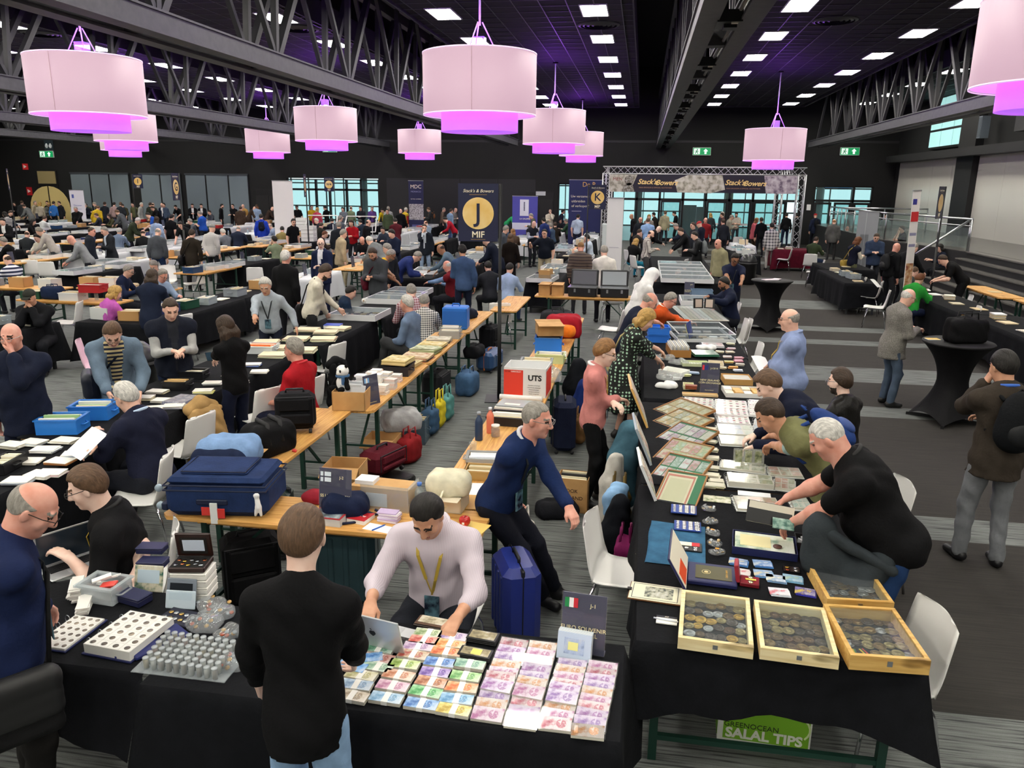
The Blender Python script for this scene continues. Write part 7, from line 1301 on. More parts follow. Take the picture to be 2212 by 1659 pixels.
c,w_,d,rz=quad([(1487,1212),(1590,1224),(1593,1266),(1484,1252)],TZ+.03);t=thing('medal_case','navy presentation case lettered CZECH ARMY, lid raised','case',(c.x,c.y,TZ+.001),rz);Rb(-w_/2,w_/2,-d/2,d/2,0,.03,.006).build('base',mat('#1c2150',.45),t);Bx(-w_*.34,w_*.4,-d*.34,d*.34,.03,.033).build('plaque',mat('#4a4722',.4),t);text('CZECH ARMY',.016,GOLD,t,(w_*.3,0,.0335),rot=(0,0,PI/2),extrude=.0004);Lt([(.026,.033),(.026,.034),(.023,.034)],20,(-w_*.12,0,0),caps=False).lathe([(.014,.033),(.012,.035),(.001,.0355)],8,(-w_*.12,0,0),caps=False).build('emblem',mat('#d8c890',.4),t)
ld=Rb(-.012,.0,-d*1.25,d*.5,0,.22,.005).build('lid',mat('#1c2150',.45),t,loc=(-w_/2,d*.25,.02),rot=(0,R(-30),0));Bx(0,.003,-d*1.2,d*.45,.01,.21).build('lining',mat('#e4decb',.6),ld);Bx(.003,.005,-d*1.1,-d*.3,.02,.1).build('orange_card',mat('#e0501e',.5),ld)
c=on(kB(270,500));t=thing('velvet_cloth','blue velvet cloth hanging over the table edge','cloth',(c.x,c.y,TZ),R(-4))
def vf(u,v):
 x=-.16+u*.5;y=-.3+v*.62;drop=max(0,-.03-x);z=.006+.004*math.sin(9*x+7*y);
 if drop>0:z=.006-drop*2.4;x=-.03-drop*.35-.02*math.sin(14*y)
 return(x,y,max(z,-.5))
MB().grid(vf,22,18).build('fabric',mat('#3f6c8c',.95,'cloth','#2f5674'),t,True);Tu([(-.06,-.05,-.03),(-.1,.0,-.1),(-.08,.05,-.06),(-.05,.0,-.04),(-.09,-.06,-.12)],.004,5).build('cord',mat('#b9a890',.7),t,True)
for k,(px,nm,ny)in enumerate(((kB(645,140),'blue coin board with silver coins, upper of two',6),(kB(690,340),'blue coin board with silver coins, lower of two',5))):
 p=on(px,.012);t=thing('coin_board',nm,'coin board',p,R(-3),'blue coin boards');Rb(-.09,.09,-.075,.075,0,.01,.003).build('board',mat('#23408f',.5),t)
 for i in range(4):
  for j in range(5):Lt([(.011+.003*i%.01,.01),(.011+.003*i%.01,.0125),(.001,.0126)],12,(-.065+i*.043,-.055+j*.028,0)).build('coin',mat('#d9dad8',.2,metal=.9),t,True)
p=on(kB(720,590),.012);t=thing('proof_folder','black proof set with cream and red card','coin set',p,R(-4));Rb(-.075,.075,-.06,.06,0,.01,.003).build('tray',mat('#131315',.4),t);Bx(-.07,.01,.005,.055,.01,.012).build('card',mat('#e9e4cc',.6),t);Bx(.01,.06,.005,.055,.01,.012).build('red_card',mat('#c62c34',.6),t);[Lt([(.014,.01),(.014,.013),(.001,.013)],14,(x,y,0)).build('coin',mat('#e6e6e4',.15,metal=.9),t,True)for x,y in((-.02,-.025),(.035,-.015),(.035,-.045))]
for k,(x,y,nm)in enumerate(((940,140,'bag of grey scrap coins, uppermost'),(960,290,'bag of grey scrap coins, second down'),(985,430,'bag of coins with orange tag, middle'),(1020,560,'bag of coins, fourth down'),(1040,660,'bag of coins with orange tag, lowest'))):
 p=on(kB(x,y),.012);t=thing('coin_bag',nm,'bag',p,jit(25),'bags of coins');link('film',mesh_np('film',*grow([ell((0,0,.012),(.055,.04,.022),None,.015)],.011,[(V3(0,0,0),V3(0,0,-1))],wr=.006,seed=k*1.7),[glass('#eceeef',.12,.12)]),t)
 for q in range(10):Lt([(.011,0),(.011,.003),(.001,.003)],9).build('coin',mat(['#a9acae','#8f9294','#b9a27a'][q%3],.3,metal=.8),t,True,(rng.uniform(-.04,.04),rng.uniform(-.028,.028),.012+.002*q),(R(rng.uniform(-40,40)),R(rng.uniform(-40,40)),0))
 if 'orange' in nm:Bx(-.012,.012,-.006,.006,.034,.037).build('tag',mat('#ee9a2e',.5),t)
CARDS=[(1310,760,'#4f83c0','#d8c9a0','blue sky coin card behind the jewel case'),(1330,880,'#d9d2cf','#c9485a','white and red coin card behind the jewel case'),(1600,780,'#4d84c8','#cfd6dc','blue castle coin card, top centre'),(1610,900,'#6a9cd0','#d6c79a','sky blue city coin card, centre'),(1760,960,'#7f9fc4','#e0dcc4','pale town coin card, centre'),(1960,960,'#7fb0d0','#b9c9b0','turquoise coin card stack'),(1800,1120,'#cfd6e0','#c9485a','red and blue coin card near the tray'),(2110,1120,'#3c3aa8','#d9c24a','violet euro coin set with yellow stars')]
for k,(x,y,a,b,nm)in enumerate(CARDS):
 q=on(kB(x,y),.001);t=thing('coin_card',nm,'coin card',q,R(-6)+jit(6),'carded coin sets');[Bx(-.055,.055,-.04,.04,j*.004,j*.004+.003).build('card',note_mat(a,b)if j==2 else mat(a,.3),t,loc=(-.004*j,.003*j,0))for j in range(3)]
 if 'stars' in nm:[Lt([(.003,.011),(.003,.012),(.001,.012)],5,(-.008+.028*math.cos(q*PI/6),.006+.022*math.sin(q*PI/6),0)).build('star',mat('#f0dc5a',.4),t)for q in range(12)]
q=on(kB(1420,1000),.001);t=thing('jewel_case','red jewel case open with two silver coins','case',q,R(-8));Rb(-.05,.06,-.05,.05,0,.025,.004).build('base',mat('#6d1522',.4),t);Bx(-.045,.055,-.045,.045,.025,.026).build('velvet',mat('#7d1626',.9),t);[Lt([(.016,.026),(.016,.03),(.001,.0305)],16,(.01,y,0)).build('coin',mat('#d9cfae',.2,metal=.9),t,True)for y in(.028,-.03)];Bx(-.02,.04,-.01,.008,.026,.03).build('gilt_bar',mat('#d9b84a',.25,metal=.8),t);Rb(-.012,.012,-.05,.05,0,.11,.004).build('lid',mat('#9c2d3a',.4),t,loc=(-.06,0,.02),rot=(0,R(-10),0))
q=on(kB(1935,840),.001);t=thing('coin_block','black acrylic block of copper and silver coins','coin set',q,R(-5));Rb(-.05,.05,-.035,.035,0,.008,.002).build('block',mat('#141416',.2),t);[Lt([(.013,.008),(.013,.011),(.001,.011)],12,(-.025+.05*(k%2),-.017+.034*(k//2),0)).build('coin',mat(['#a8543c','#c9c9c6','#c9a24e','#b9bcc0'][k],.25,metal=.9),t,True)for k in range(4)]
q=on((1408,1282),.001);t=thing('share_certificate','old engraved share certificate on a clip board','certificate',q,R(-6));Bx(-.13,.17,-.1,.1,0,.006).build('board',mat('#6f4a2a',.6),t);Bx(-.125,.165,-.095,.095,.006,.008).build('sheet',mat('#ddd9c0',.7),t);f=MB();[f.box(a,b,c_,d_,.008,.0086)for a,b,c_,d_ in((-.11,.15,.08,.084),(-.11,.15,-.084,-.08),(-.11,-.106,-.08,.08),(.146,.15,-.08,.08))];f.build('engraved_border',mat('#4a5050',.7),t);Bx(-.04,.12,-.06,.06,.008,.0084).build('engraving',mat('#b9b8a2',.7,'note','#5a605c',40.),t);Bx(-.14,-.115,-.012,.012,.0,.016).build('clip',BLACKM,t)
q=on((1440,1342),.001);t=thing('notepad','white notepad with pen and MIF header','notepad',q,R(-4));Bx(-.055,.055,-.035,.035,0,.006).build('pad',PAPER,t);Bx(-.055,.055,.02,.04,.006,.007).build('header',mat('#1b1d2a',.5),t);text('MIF',.014,CREAM,t,(0,.03,.0072),rot=(0,0,0),extrude=.0003);Tu([(-.07,.0,.011),(.06,-.012,.011)],.004,6).build('pen',mat('#d6dbe6',.3),t,True)
# the album the black polo holds and the papers under it
pi=PP['polo'][1];q=G(1668,1118,1.0);t=thing('open_album','black album held open by the broad man in polo','album',q,R(-4));Bx(-.16,.12,-.004,.004,-.05,.09).build('cover',mat('#111113',.4),t,rot=(R(-38),R(6),0));Bx(-.15,.13,.006,.01,-.05,.085).build('page',mat('#cfcab8',.5),t,rot=(R(-24),R(6),0));Bx(.0,.13,-.02,-.012,-.09,-.01).build('note_page',note_mat('#8fb0a2','#3f6a60'),t,rot=(R(-60),R(4),0))
# framed displays tilted along the inner edge
FR=[([(385,445),(725,590),(700,668),(370,560)],('#cfc39a','#c9a86a','#b9ad7c'),'#b9996a'),([(378,560),(700,672),(705,785),(368,660)],('#d6c79a','#e0b26a','#a8a07a'),'#9a8a5a'),([(395,700),(762,800),(765,940),(380,825)],('#dccfc0','#b88aa0','#c9c2a8'),'#3f7a4c'),([(335,870),(740,960),(748,1108),(338,1010)],('#e0c9a4','#d88a82','#a9c092'),'#c9b98a'),([(300,1020),(722,1110),(760,1280),(318,1180)],('#dce0d6','#d99a92','#8fa88a'),'#2f7a48'),([(300,1200),(690,1280),(730,1510),(320,1460)],('#ecdcb6','#d98a70'),'#2a7a48')]
for k,(px,cs,bc)in enumerate(FR):
 q,w_,d,rz=quad([kA(*a)for a in px],TZ+.05);t=thing('framed_display',('farthest','second farthest','third farthest','pink and green','green backed','nearest')[k]+(' framed panel of notes along the inner edge' if k<5 else ' framed panel with a large bordered bond'),'display frame',(q.x,q.y,TZ+.02),rz,'tilted framed displays');t.rotation_euler[0]=R(13);fm=mat('#9a6a38',.5)
 Bx(-w_/2,w_/2,-d/2,d/2,0,.01).build('backing',mat(bc,.8),t)
 for s in(-1,1):Bx(-w_/2-.006,w_/2+.006,s*d/2-.005,s*d/2+.005,-.005,.02).build('frame_side',fm,t);Bx(s*w_/2-.005,s*w_/2+.005,-d/2,d/2,-.005,.02).build('frame_side',fm,t)
 if k<5:
  for i in range(5):
   for j in range(2):cc=cs[(i+j)%len(cs)];Bx(-w_*.48+i*w_*.195,-w_*.48+i*w_*.195+w_*.175,-d*.44+j*d*.46,-d*.44+j*d*.46+d*.4,.01,.013).build('note',note_mat(cc,cs[(i+j+1)%len(cs)]),t)
 else:Bx(-w_*.48,w_*.28,-d*.45,d*.45,.01,.013).build('bond',mat('#ecdcb6',.6),t);f=MB();[f.box(a*w_,b*w_,c_*d,e_*d,.013,.0145)for a,b,c_,e_ in((-.45,.25,.36,.41),(-.45,.25,-.41,-.36),(-.45,-.41,-.36,.36),(.21,.25,-.36,.36))];f.build('red_border',mat('#d9806a',.6),t);Bx(-.36*w_,.16*w_,-.3*d,.3*d,.013,.0138).build('print',mat('#ddcfa6',.6,'stripes','#c9b98c',60.),t)
 Bx(-w_/2,w_/2,-d/2,d/2,.0165,.018).build('glass',GLASS,t)
 Bx(-w_/2+.01,w_/2-.01,-d*.3,-d*.26,-.035,-.005).build('prop',fm,t)
# upright panels behind them on the aisle side
for k,(x,y,h,Lw,nm)in enumerate(((1400,905,.42,.62,'tall pine framed panel of notes standing on the table edge'),(1415,985,.34,.5,'clear hinged panel of notes standing behind the frames'),(1420,1060,.3,.42,'white edged panel standing near the blue velvet'))):
 q=on((x,y));q.x=.13+.03*k;t=thing('upright_panel',nm,'display frame',q,PI/2+R(4),'upright panels');t.rotation_euler[1]=0;m_=mat(('#d9ae66','#9aa4ac','#dcdfe0')[k],.4);M=Matrix.Rotation(R(-24),4,'X')
 Bx(-Lw/2,Lw/2,-.01,.01,0,h,M).build('frame',m_,t);Bx(-Lw/2+.02,Lw/2-.02,-.014,-.01,.02,h-.02,M).build('face',mat('#b9b4a2',.5),t)
 for i in range(4):
  for j in range(3):Bx(-Lw/2+.03+i*(Lw-.05)/4,-Lw/2+.02+(i+1)*(Lw-.05)/4,-.017,-.014,.03+j*(h-.05)/3,.02+(j+1)*(h-.05)/3,M).build('note',note_mat(('#d6cfb4','#b9c2c6','#dcb9a8')[(i+j)%3],('#8a9a6a','#7f8a92','#c9603c')[(i+2*j)%3]),t)
# sleeves of notes in a long line, and the albums in the middle
SL=[(775,570),(785,680),(810,780),(810,905),(815,985),(820,1070),(825,1170),(830,1240),(865,1300),(775,1340),(880,1350)]
for k,(x,y)in enumerate(SL):q=on(kA(x,y));stack(q,R(-6)+jit(8),.105,.075,5,('small pile of sleeved notes beside the framed panels, number %d from the far end'%(k+1)).replace('number 1 from the far end','farthest of the line').replace('number 11 from the far end','nearest of the line'),['#d3cfbc','#b9b48e','#e0d8c2','#a9b09a'],.004,'note_pile','banknotes','line of sleeved notes')
q=on(kA(870,1470));paper(q,R(-5),.2,.12,'#cfcdb0','large sleeved green banknote before the blue velvet','banknote','banknote',.003,'note','#7a8a62')
ALB=[([(540,445),(830,470),(835,540),(545,520)],'coin','white coin page album at the back of the table, inner side'),([(855,470),(1160,490),(1175,590),(850,565)],'coin','coin page album, farthest of the centre line'),([(855,560),(1170,570),(1180,640),(855,610)],'coin','thick coin page album, second of the centre line'),([(880,630),(1190,650),(1195,720),(880,700)],'coin','coin page album, third of the centre line'),([(880,720),(1245,735),(1255,835),(885,810)],'rect','album of blue notes, middle of the centre line'),([(895,830),(1150,840),(1160,930),(900,910)],'rect','glossy album of pale notes before the vest'),([(905,1070),(1350,1120),(1360,1200),(910,1150)],'rect','album of green dollar notes lifted by the vest'),([(950,1200),(1410,1230),(1440,1330),(1010,1290)],'rect','thick album of green notes with yellow tab'),([(1045,1430),(1480,1460),(1490,1580),(1060,1560)],'rect','album of green and red notes under the black polo'),([(1185,475),(1330,480),(1340,640),(1195,620)],'coin','coin page album under the hooded jacket'),([(1230,650),(1420,680),(1430,800),(1250,790)],'rect','pale note album under the hand of the vest'),([(1380,1140),(1700,1160),(1710,1240),(1390,1220)],'rect','album of red and green notes beside the olive vest'),([(1440,1250),(1640,1270),(1650,1380),(1450,1350)],'rect','album of red bond notes near the bare arm'),([(1600,1440),(1790,1450),(1790,1560),(1610,1550)],'rect','album of teal notes at the outer edge')]
for k,(px,sh,nm)in enumerate(ALB):
 hh=.045 if 'thick' in nm else .022;q,w_,d,rz=quad([kA(*a)for a in px],TZ+hh);its=('#b06a8a','#7a7268','#a8504c','#8a8a80')if sh=='coin' else(('#a9b9c9','#c9ccc0','#b9c6a8')if 'blue' in nm or 'pale' in nm else('#8f9a72','#a9a888','#7f8a6a')if 'green' in nm and 'red' not in nm else('#c9a08a','#a9b092','#b98a72')if 'red' in nm else('#8fb0a2','#c9cfc0'))
 album((q.x,q.y,TZ+.001),rz,w_,d,nm,'#e3e0e0' if sh=='coin' else '#cfcdbf',its,5 if sh=='coin' else 3,4 if sh=='coin' else 2,hh,'#d0d2d2',True,sh)
q=G(*kA(1190,1040),TZ+.1);t=thing('note_page','clear page of three dollar notes lifted upright by the vest','album page',(q.x,q.y,TZ+.03),R(2));Bx(-.125,.125,-.001,.001,0,.13).build('film',glass('#eef0ea',.25),t,rot=(R(-10),0,0));[Bx(-.11+k*.08,-.055+k*.08,-.003,-.0015,.015,.115).build('note',note_mat('#9aa07a','#5c6648'),t,rot=(R(-10),0,0))for k in range(3)]
q=on(kA(1240,1420),.0005);paper(q,R(-5),.24,.09,'#eeeef0','white index card with small flags under the thick album','index_card','card')
t=thing('wristwatch','steel watch with black strap on the wrist of the olive vest','watch',G(1645,962,.95),R(40));Lt([(.02,-.004),(.021,.004),(.001,.005)],16,M=Matrix.Rotation(R(50),4,'X')).build('case',STEEL,t,True);Tu([(.03*math.cos(a),.0+.03*math.sin(a)*.3,.03*math.sin(a)-.03)for a in np.linspace(0,2*PI,14,endpoint=False)],.006,6,True).build('strap',BLACKM,t,True)
drape((PP['polo'][1]['root'][0]-.32,PP['polo'][1]['root'][1]-.12,.72),R(-20),[V3(-.1,0,.34),V3(-.06,.02,.15),V3(.12,.02,.06),V3(.26,.03,.2)],[.1,.13,.12,.08],'#33393d','charcoal jacket folded over the arm of the black polo',wr=.012)
# under the table: printed box
q=G(1640,1600,0);t=thing('produce_box','green and white carton lettered GREENOCEAN SALAL TIPS under the table','box',(q.x+.02,q.y+.12,0),R(-3));Bx(-.25,.25,-.16,.16,0,.3).build('carton',mat('#dfe3da',.6),t);Bx(-.22,.24,-.163,-.16,.02,.28).build('green_print',mat('#7cb52a',.6),t);text('GREENOCEAN',.045,mat('#2a3a1a',.6),t,(-.07,-.166,.115));text('SALAL TIPS',.085,mat('#eef2e4',.6),t,(0,-.166,.06),bold=.003);Tu([(.1+.14*math.cos(a),-.165,.14+.1*math.sin(a))for a in np.linspace(-.6,1.6,10)],.006,5).build('leaf_line',mat('#d4e6a8',.6),t);Bx(-.253,-.25,-.14,.14,.02,.28).build('green_side',mat('#6fa628',.6),t)
# ------------------------------------------------------------------ K table, second half (boxes, folders, cases)
MIX=['#e6e2d2','#d9c9a4','#c9b58c','#e9e9e6','#bfb79c','#d9d2c0']
q=on(kD(770,1580));stand_sign(q,R(-3),['NEW ZEALAND','COIN EXCHANGE'],'navy table sign with New Zealand flag among the boxes',.2,.34,('#cf2e3a','#27306e','#27306e'),'J-13/14')
q=on((1500,640));q=G(1488,640,TZ);stand_sign(q,R(0),['AL MAZROUEI','COLLECTION'],'navy table sign between the head cloth and the puffer jacket',.2,.3,None,'J-15')
def qbox(px,h,c,label,fill=None,**k):return boxq([kD(*a)for a in px],h,c,label,**k)
t,w_,d=qbox([(980,1290),(1400,1300),(1395,1390),(975,1370)],.07,'#c99a5a','long tan box of white envelopes',inner='#ecebe6');[Bx(-w_*.45,w_*.45,-d*.4+k*d*.14,-d*.4+k*d*.14+.01,.01,.065).build('envelope',PAPER,t)for k in range(6)]
t,w_,d=qbox([(985,1470),(1560,1490),(1570,1600),(1000,1580)],.05,'#e6e4de','white tray of small tan envelopes',inner='#cfa868');[Bx(-w_*.48+i*w_*.24,-w_*.48+i*w_*.24+w_*.2,-d*.4+j*d*.42,-d*.4+j*d*.42+d*.36,.005,.04+.012*((i+j)%2)).build('packet',mat(['#e9dfc8','#d2a868','#ecebe6','#dcb678'][(i+j*2)%4],.7),t)for i in range(4)for j in range(2)]
t,w_,d=qbox([(380,1560),(900,1590),(905,1620),(370,1600)],.02,'#d8b98a','flat coin tray with a red brown box on it',inner='#c9b28a')
q=on(kD(500,1545),.02);small_box(q,R(-4),.13,.07,.045,'#8f4a30','red brown wooden box with spectacles on top','small boxes')
q=on(kD(500,1500),.068);t=thing('spectacles','folded dark spectacles on the red brown box','spectacles',q,R(15));[Tu([(s*.03+.022*math.cos(a),0,.014+.014*math.sin(a))for a in np.linspace(0,2*PI,12,endpoint=False)],.002,5,True).build('rim',BLACKM,t)for s in(-1,1)];Tu([(-.05,0,.016),(-.04,.06,.006),(.05,.07,.006)],.002,5).build('temple',BLACKM,t)
t,w_,d=qbox([(85,1170),(425,1230),(420,1290),(80,1240)],.06,'#eef0ee','long white card box tilted on the papers',inner='#e3e3d6')
t,w_,d=qbox([(390,1420),(545,1425),(545,1480),(385,1470)],.05,'#e0dfb6','small pale yellow box',lidded=True,inner='#e9e8c9')
t,w_,d=qbox([(765,1090),(990,1100),(985,1165),(765,1150)],.05,'#d9cfba','cream card box with red spine',inner='#c9bda0')
t,w_,d=qbox([(360,1090),(760,1100),(755,1150),(365,1140)],.04,'#c6cfa4','pale green tray of silver coin capsules',inner='#dfe3d0');[Lt([(.016,.005),(.016,.03),(.001,.031)],10,(-w_*.42+k*w_*.1,0,0)).build('capsule',mat('#d0d4cc',.2),t,True)for k in range(9)]
t,w_,d=qbox([(165,830),(460,835),(470,950),(160,940)],.1,'#a9763c','wooden file box with white index cards',inner='#8a5a30');[Bx(-w_*.45+k*w_*.065,-w_*.45+k*w_*.065+.006,-d*.42,d*.42,.01,.14+.008*(k%3)).build('index_card',mat(['#eceae4','#d6d9dc','#e0dccf'][k%3],.6),t)for k in range(14)]
q=on(kD(500,800),.0);t=thing('folder','blue folder held up over the wooden file box','folder',(q.x,q.y,TZ+.05),R(75));Bx(-.14,.14,-.004,.004,0,.24).build('cover',mat('#2b3a78',.5),t,rot=(R(-14),0,0));Bx(-.13,.13,.005,.012,0,.22).build('pages',mat('#e0d89a',.6),t,rot=(R(-18),0,0))
q,w_,d,rz=quad([kD(530,950),kD(870,955),kD(890,1020),kD(520,1020)],TZ+.04);album((q.x,q.y,TZ+.02),rz,w_,d,'green tray of small coins on a dark case','#2f6a50',('#4f8a6c','#6f9a80'),6,3,.03,'#1f4a38',False)
q,w_,d,rz=quad([kD(690,740),kD(995,750),kD(1000,810),kD(680,800)],TZ+.02);album((q.x,q.y,TZ+.001),rz,w_,d,'framed page of cream notes beside the clear case','#e6ded0',('#e0c9a0','#d6b9a0'),3,1,.018,'#cfd2d2',False)
q,w_,d,rz=quad([kD(670,830),kD(980,840),kD(985,890),kD(665,880)],TZ+.03);album((q.x,q.y,TZ+.001),rz,w_,d,'silver ring album by the clear case','#c9c9cc',('#b9b0b0','#c9a0a0'),3,1,.035,'#17171a',True)
for k,(x,y,c1,c2)in enumerate(((1090,860,'#d9d6bc','#9a9a6a'),(1100,935,'#e3c9cf','#b06a7a'),(1080,985,'#e6dcc9','#c08a5a'),(930,980,'#e3dcc6','#a8a07a'),(1050,1055,'#e9d9d6','#c07a72'),(1210,1070,'#e0a9b6','#b8506a'),(1070,1130,'#ecd596','#c89a3a'),(1210,1120,'#d9a0b0','#b04a6a'),(1240,1170,'#d0cabf','#8f8a80'),(960,1220,'#e0dccc','#b09a5a'),(1130,1215,'#e0a860','#b86a2a'),(1200,1260,'#d3d6de','#8a8fa8'),(560,1300,'#b9cbe0','#7f98bc'),(430,1330,'#e3e6b0','#b0b86a'),(170,1310,'#e2d2b0','#b89a5a'),(300,1380,'#e6e2e4','#b04a5a'))):
 stack(on(kD(x,y)),jit(20),.11,.06,4,'small pile of carded notes on the K table by the %s'%('clear case' if y<960 else 'empty chair' if x>1000 and y<1200 else 'navy sign' if x>500 else 'white box')+(', tinted '+('olive','rose','tan','cream','coral','pink','golden','crimson','stone','beige','orange','steel','sky blue','lime','sand','ruby')[k]),[c1,c2,c1,c1],.006,'note_pile','banknotes','small note piles')
for(x,y,nm)in((130,1500,'white bag of papers at the inner table edge'),(150,1440,'rumpled clear bag on top of the white bag'),(90,1080,'rumpled clear bag under the reaching hand'),(310,1150,'rumpled clear bag before the white card box'),(720,930,'white tissue on the green tray')):
 q=on(kD(x,y),.0 if 'top' not in nm else .05);t=thing('plastic_bag',nm,'bag',q,jit(30),'rumpled bags');link('film',mesh_np('film',*grow([ell((0,0,.02),(.13,.08,.05),None,.03),ell((.06,.03,.02),(.08,.07,.045),None,.03)],.016,[(V3(0,0,0),V3(0,0,-1))],wr=.012,seed=x*.1),[mat('#e6e7e6',.35)if 'clear' not in nm else glass('#e9eceb',.25,.12)]),t)
for k,(x,y,c,nm)in enumerate(((-130,720,'#2b6fd0','lower blue plastic box beside the wooden file box'),(-130,640,'#2f78dc','upper blue plastic box beside the wooden file box'))):
 q=G(*kD(60,830),TZ);crate((q.x-.05,q.y+.1,TZ+.001+k*.12),R(3),.3,.25,.115,c,nm,None)
# clear acrylic case and white showcases along K
def acrylic_case(px,h,label):
 q,w_,d,rz=quad(px,TZ+h);t=thing('acrylic_case',label,'display case',(q.x,q.y,TZ+.001),rz,'display cases');e=.012;fm=mat('#d6d8d8',.3)
 for s in(-1,1):
  Bx(-w_/2,w_/2,s*d/2-e,s*d/2,0,.05).build('frame_side',fm,t);Bx(s*w_/2-e,s*w_/2,-d/2,d/2,0,.05).build('frame_side',fm,t);Bx(-w_/2,w_/2,s*d/2-.004,s*d/2,.05,h).build('glass_side',GLASS,t);Bx(s*w_/2-.004,s*w_/2,-d/2,d/2,.05,h).build('glass_side',GLASS,t);MB().bar((-w_/2,s*(d/2-.006),h),(w_/2,s*(d/2-.006),h),.014).bar((s*(w_/2-.006),-d/2,h),(s*(w_/2-.006),d/2,h),.014).build('top_edge',fm,t)
 Bx(-w_/2,w_/2,-d/2,d/2,h,h+.004).build('glass_lid',GLASS,t);Bx(-w_/2,w_/2,-.008,.008,h-.004,h+.006).build('lid_bar',fm,t);Bx(-w_/2+.02,w_/2-.02,-d/2+.02,d/2-.02,.003,.01).build('lining',mat('#56595a',.8),t)
 for k in range(9):Bx(-.06,.06,-.03,.03,0,.025).build('exhibit',mat(['#d9d2c9','#2a2a2c','#b9a890','#e3e3e0'][k%4],.5),t,loc=(-w_*.38+(k%5)*w_*.19,-d*.22+(k//5)*d*.4,.01))
 return t
acrylic_case([kD(200,520),kD(990,530),kD(1105,715),kD(250,700)],.12,'wide clear glass case with grey frame between the chairs')
q,w_,d,rz=quad([kD(240,290),kD(820,300),kD(940,510),kD(300,500)],TZ);t=thing('glass_showcase','flat glazed table cover full of carded coins before the orange sweater','display case',(q.x+.05,q.y,TZ+.001),rz,'flat glass showcases');Bx(-w_/2,w_/2,-d/2,d/2,0,.012).build('tray',mat('#b9b6ae',.7),t)
for i in range(9):
 for j in range(9):Bx(-w_/2+.02+i*(w_-.04)/9,-w_/2+.008+(i+1)*(w_-.04)/9,-d/2+.02+j*(d-.04)/9,-d/2+.01+(j+1)*(d-.04)/9,.012,.017).build('coin_card',mat(['#e3e0d6','#cfc6b0','#d6d2cc','#c9bda6','#e0d0c4'][(i*3+j*5)%5],.5),t)
Bx(-w_/2,w_/2,-d/2,d/2,.024,.027).build('glass_lid',GLASS,t)
q,w_,d,rz=quad([kD(310,110),kD(800,130),kD(825,215),kD(370,205)],TZ+.1);showcase(q.x,q.y,w_,max(d,.5),rz,'white glazed showcase beside the man in puffer jacket')
q=G(1520,655,1.0);t=thing('coin_case','black hinged coin case held open by the puffer jacket','case',q,R(95-90));[Bx(s*.1-.09,s*.1+.09,-.012,.012,-.09,.09).build('half',mat('#121214',.4),t,rot=(R(-10),0,R(-12*s)))for s in(-1,1)];[Bx(s*.1-.06,s*.1+.06,-.016,-.012,-.07,.07).build('slab',mat('#b9a89a',.3),t,rot=(R(-10),0,R(-12*s)))for s in(-1,1)]
q=G(1492,652,TZ);crate((q.x+.25,q.y+.6,TZ+.001),0,.42,.3,.18,'#b9cfe0','clear blue plastic tub behind the navy sign',None,True,'tub','plastic_tub')
for k,(px,w_,d,nm)in enumerate((((1466,590),.95,.45,'nearest white showcase of the row under the gate'),((1463,574),.95,.45,'second white showcase of the row under the gate'),((1460,562),.95,.45,'third white showcase of the row under the gate'),((1455,549),1.0,.5,'fourth white showcase of the row under the gate'),((1440,540),1.0,.5,'farthest white showcase of the row under the gate'))):
 y=19.62+k*.95;showcase(1.15,y,1.25,.85,0,nm,tint='#e6e6e6',bottom='#77777a')
# ------------------------------------------------------------------ wooden table J-2 and the row behind it
kE=lambda x,y:(540+x/3.95,1000+y/3.95);kF=lambda x,y:(300+x/2.761,820+y/2.761)
q=G(455,1100,TZ);t=thing('suitcase','large blue fabric suitcase lying on the wooden table','suitcase',(-2.84,4.83,TZ+.005),R(8),'suitcases');BM_=mat('#24365f',.8,'cloth','#1c2b4e');PM_=mat('#16203c',.6)
Rb(-.36,.36,-.24,.24,.0,.24,.05).build('shell',BM_,t);Rb(-.34,.34,-.225,.225,.23,.285,.045).build('lid_bulge',BM_,t);Rb(-.27,.2,-.15,.17,.275,.31,.04).build('lid_pocket',BM_,t)
for z in(.2,.235):Tu([(-.355,-.238,z),(.355,-.238,z),(.36,.23,z),(-.36,.23,z)],.006,6,True).build('zip',PM_,t)
Tu([(-.26,-.145,.305),(.19,-.145,.305),(.2,.16,.305),(-.27,.16,.305)],.005,6,True).build('zip',PM_,t);Rb(-.13,.09,-.25,-.235,.1,.14,.01).build('side_handle',PM_,t)
for y in(-.17,.17):
 for z in(.06,):Rb(-.4,-.35,y-.03,y+.03,z-.03,z+.03,.01).build('wheel_mount',PM_,t);Lt([(.001,-.012),(.026,-.012),(.028,0),(.026,.012),(.001,.012)],14,M=Matrix.Translation((-.415,y,z))@Matrix.Rotation(PI/2,4,'X'),caps=False).build('wheel',mat('#9fb0bd',.3),t,True)
for y in(-.17,):Lt([(.001,-.012),(.026,-.012),(.028,0),(.026,.012),(.001,.012)],14,M=Matrix.Translation((-.415,y,.19))@Matrix.Rotation(PI/2,4,'X'),caps=False).build('wheel',mat('#9fb0bd',.3),t,True)
Bx(-.03,.02,-.265,-.255,-.03,.12).build('luggage_tag',mat('#e3e6e4',.5),t);Bx(-.09,-.02,-.262,-.256,.03,.09).build('red_tag',mat('#d03a34',.5),t);Bx(.02,.07,-.262,-.256,.01,.08).build('red_tag',mat('#d03a34',.5),t)
link('white_ornament',mesh_np('white_ornament',*grow([cone((.3,-.26,.17),(.31,-.265,.1),.016,.02,.02),ell((.3,-.262,.185),(.022,.018,.018),None,.01),cone((.3,-.265,.1),(.285,-.265,.04),.016,.01,.01),cone((.315,-.265,.1),(.325,-.265,.04),.016,.01,.01)],.009),[mat('#e9eaea',.5)]),t)
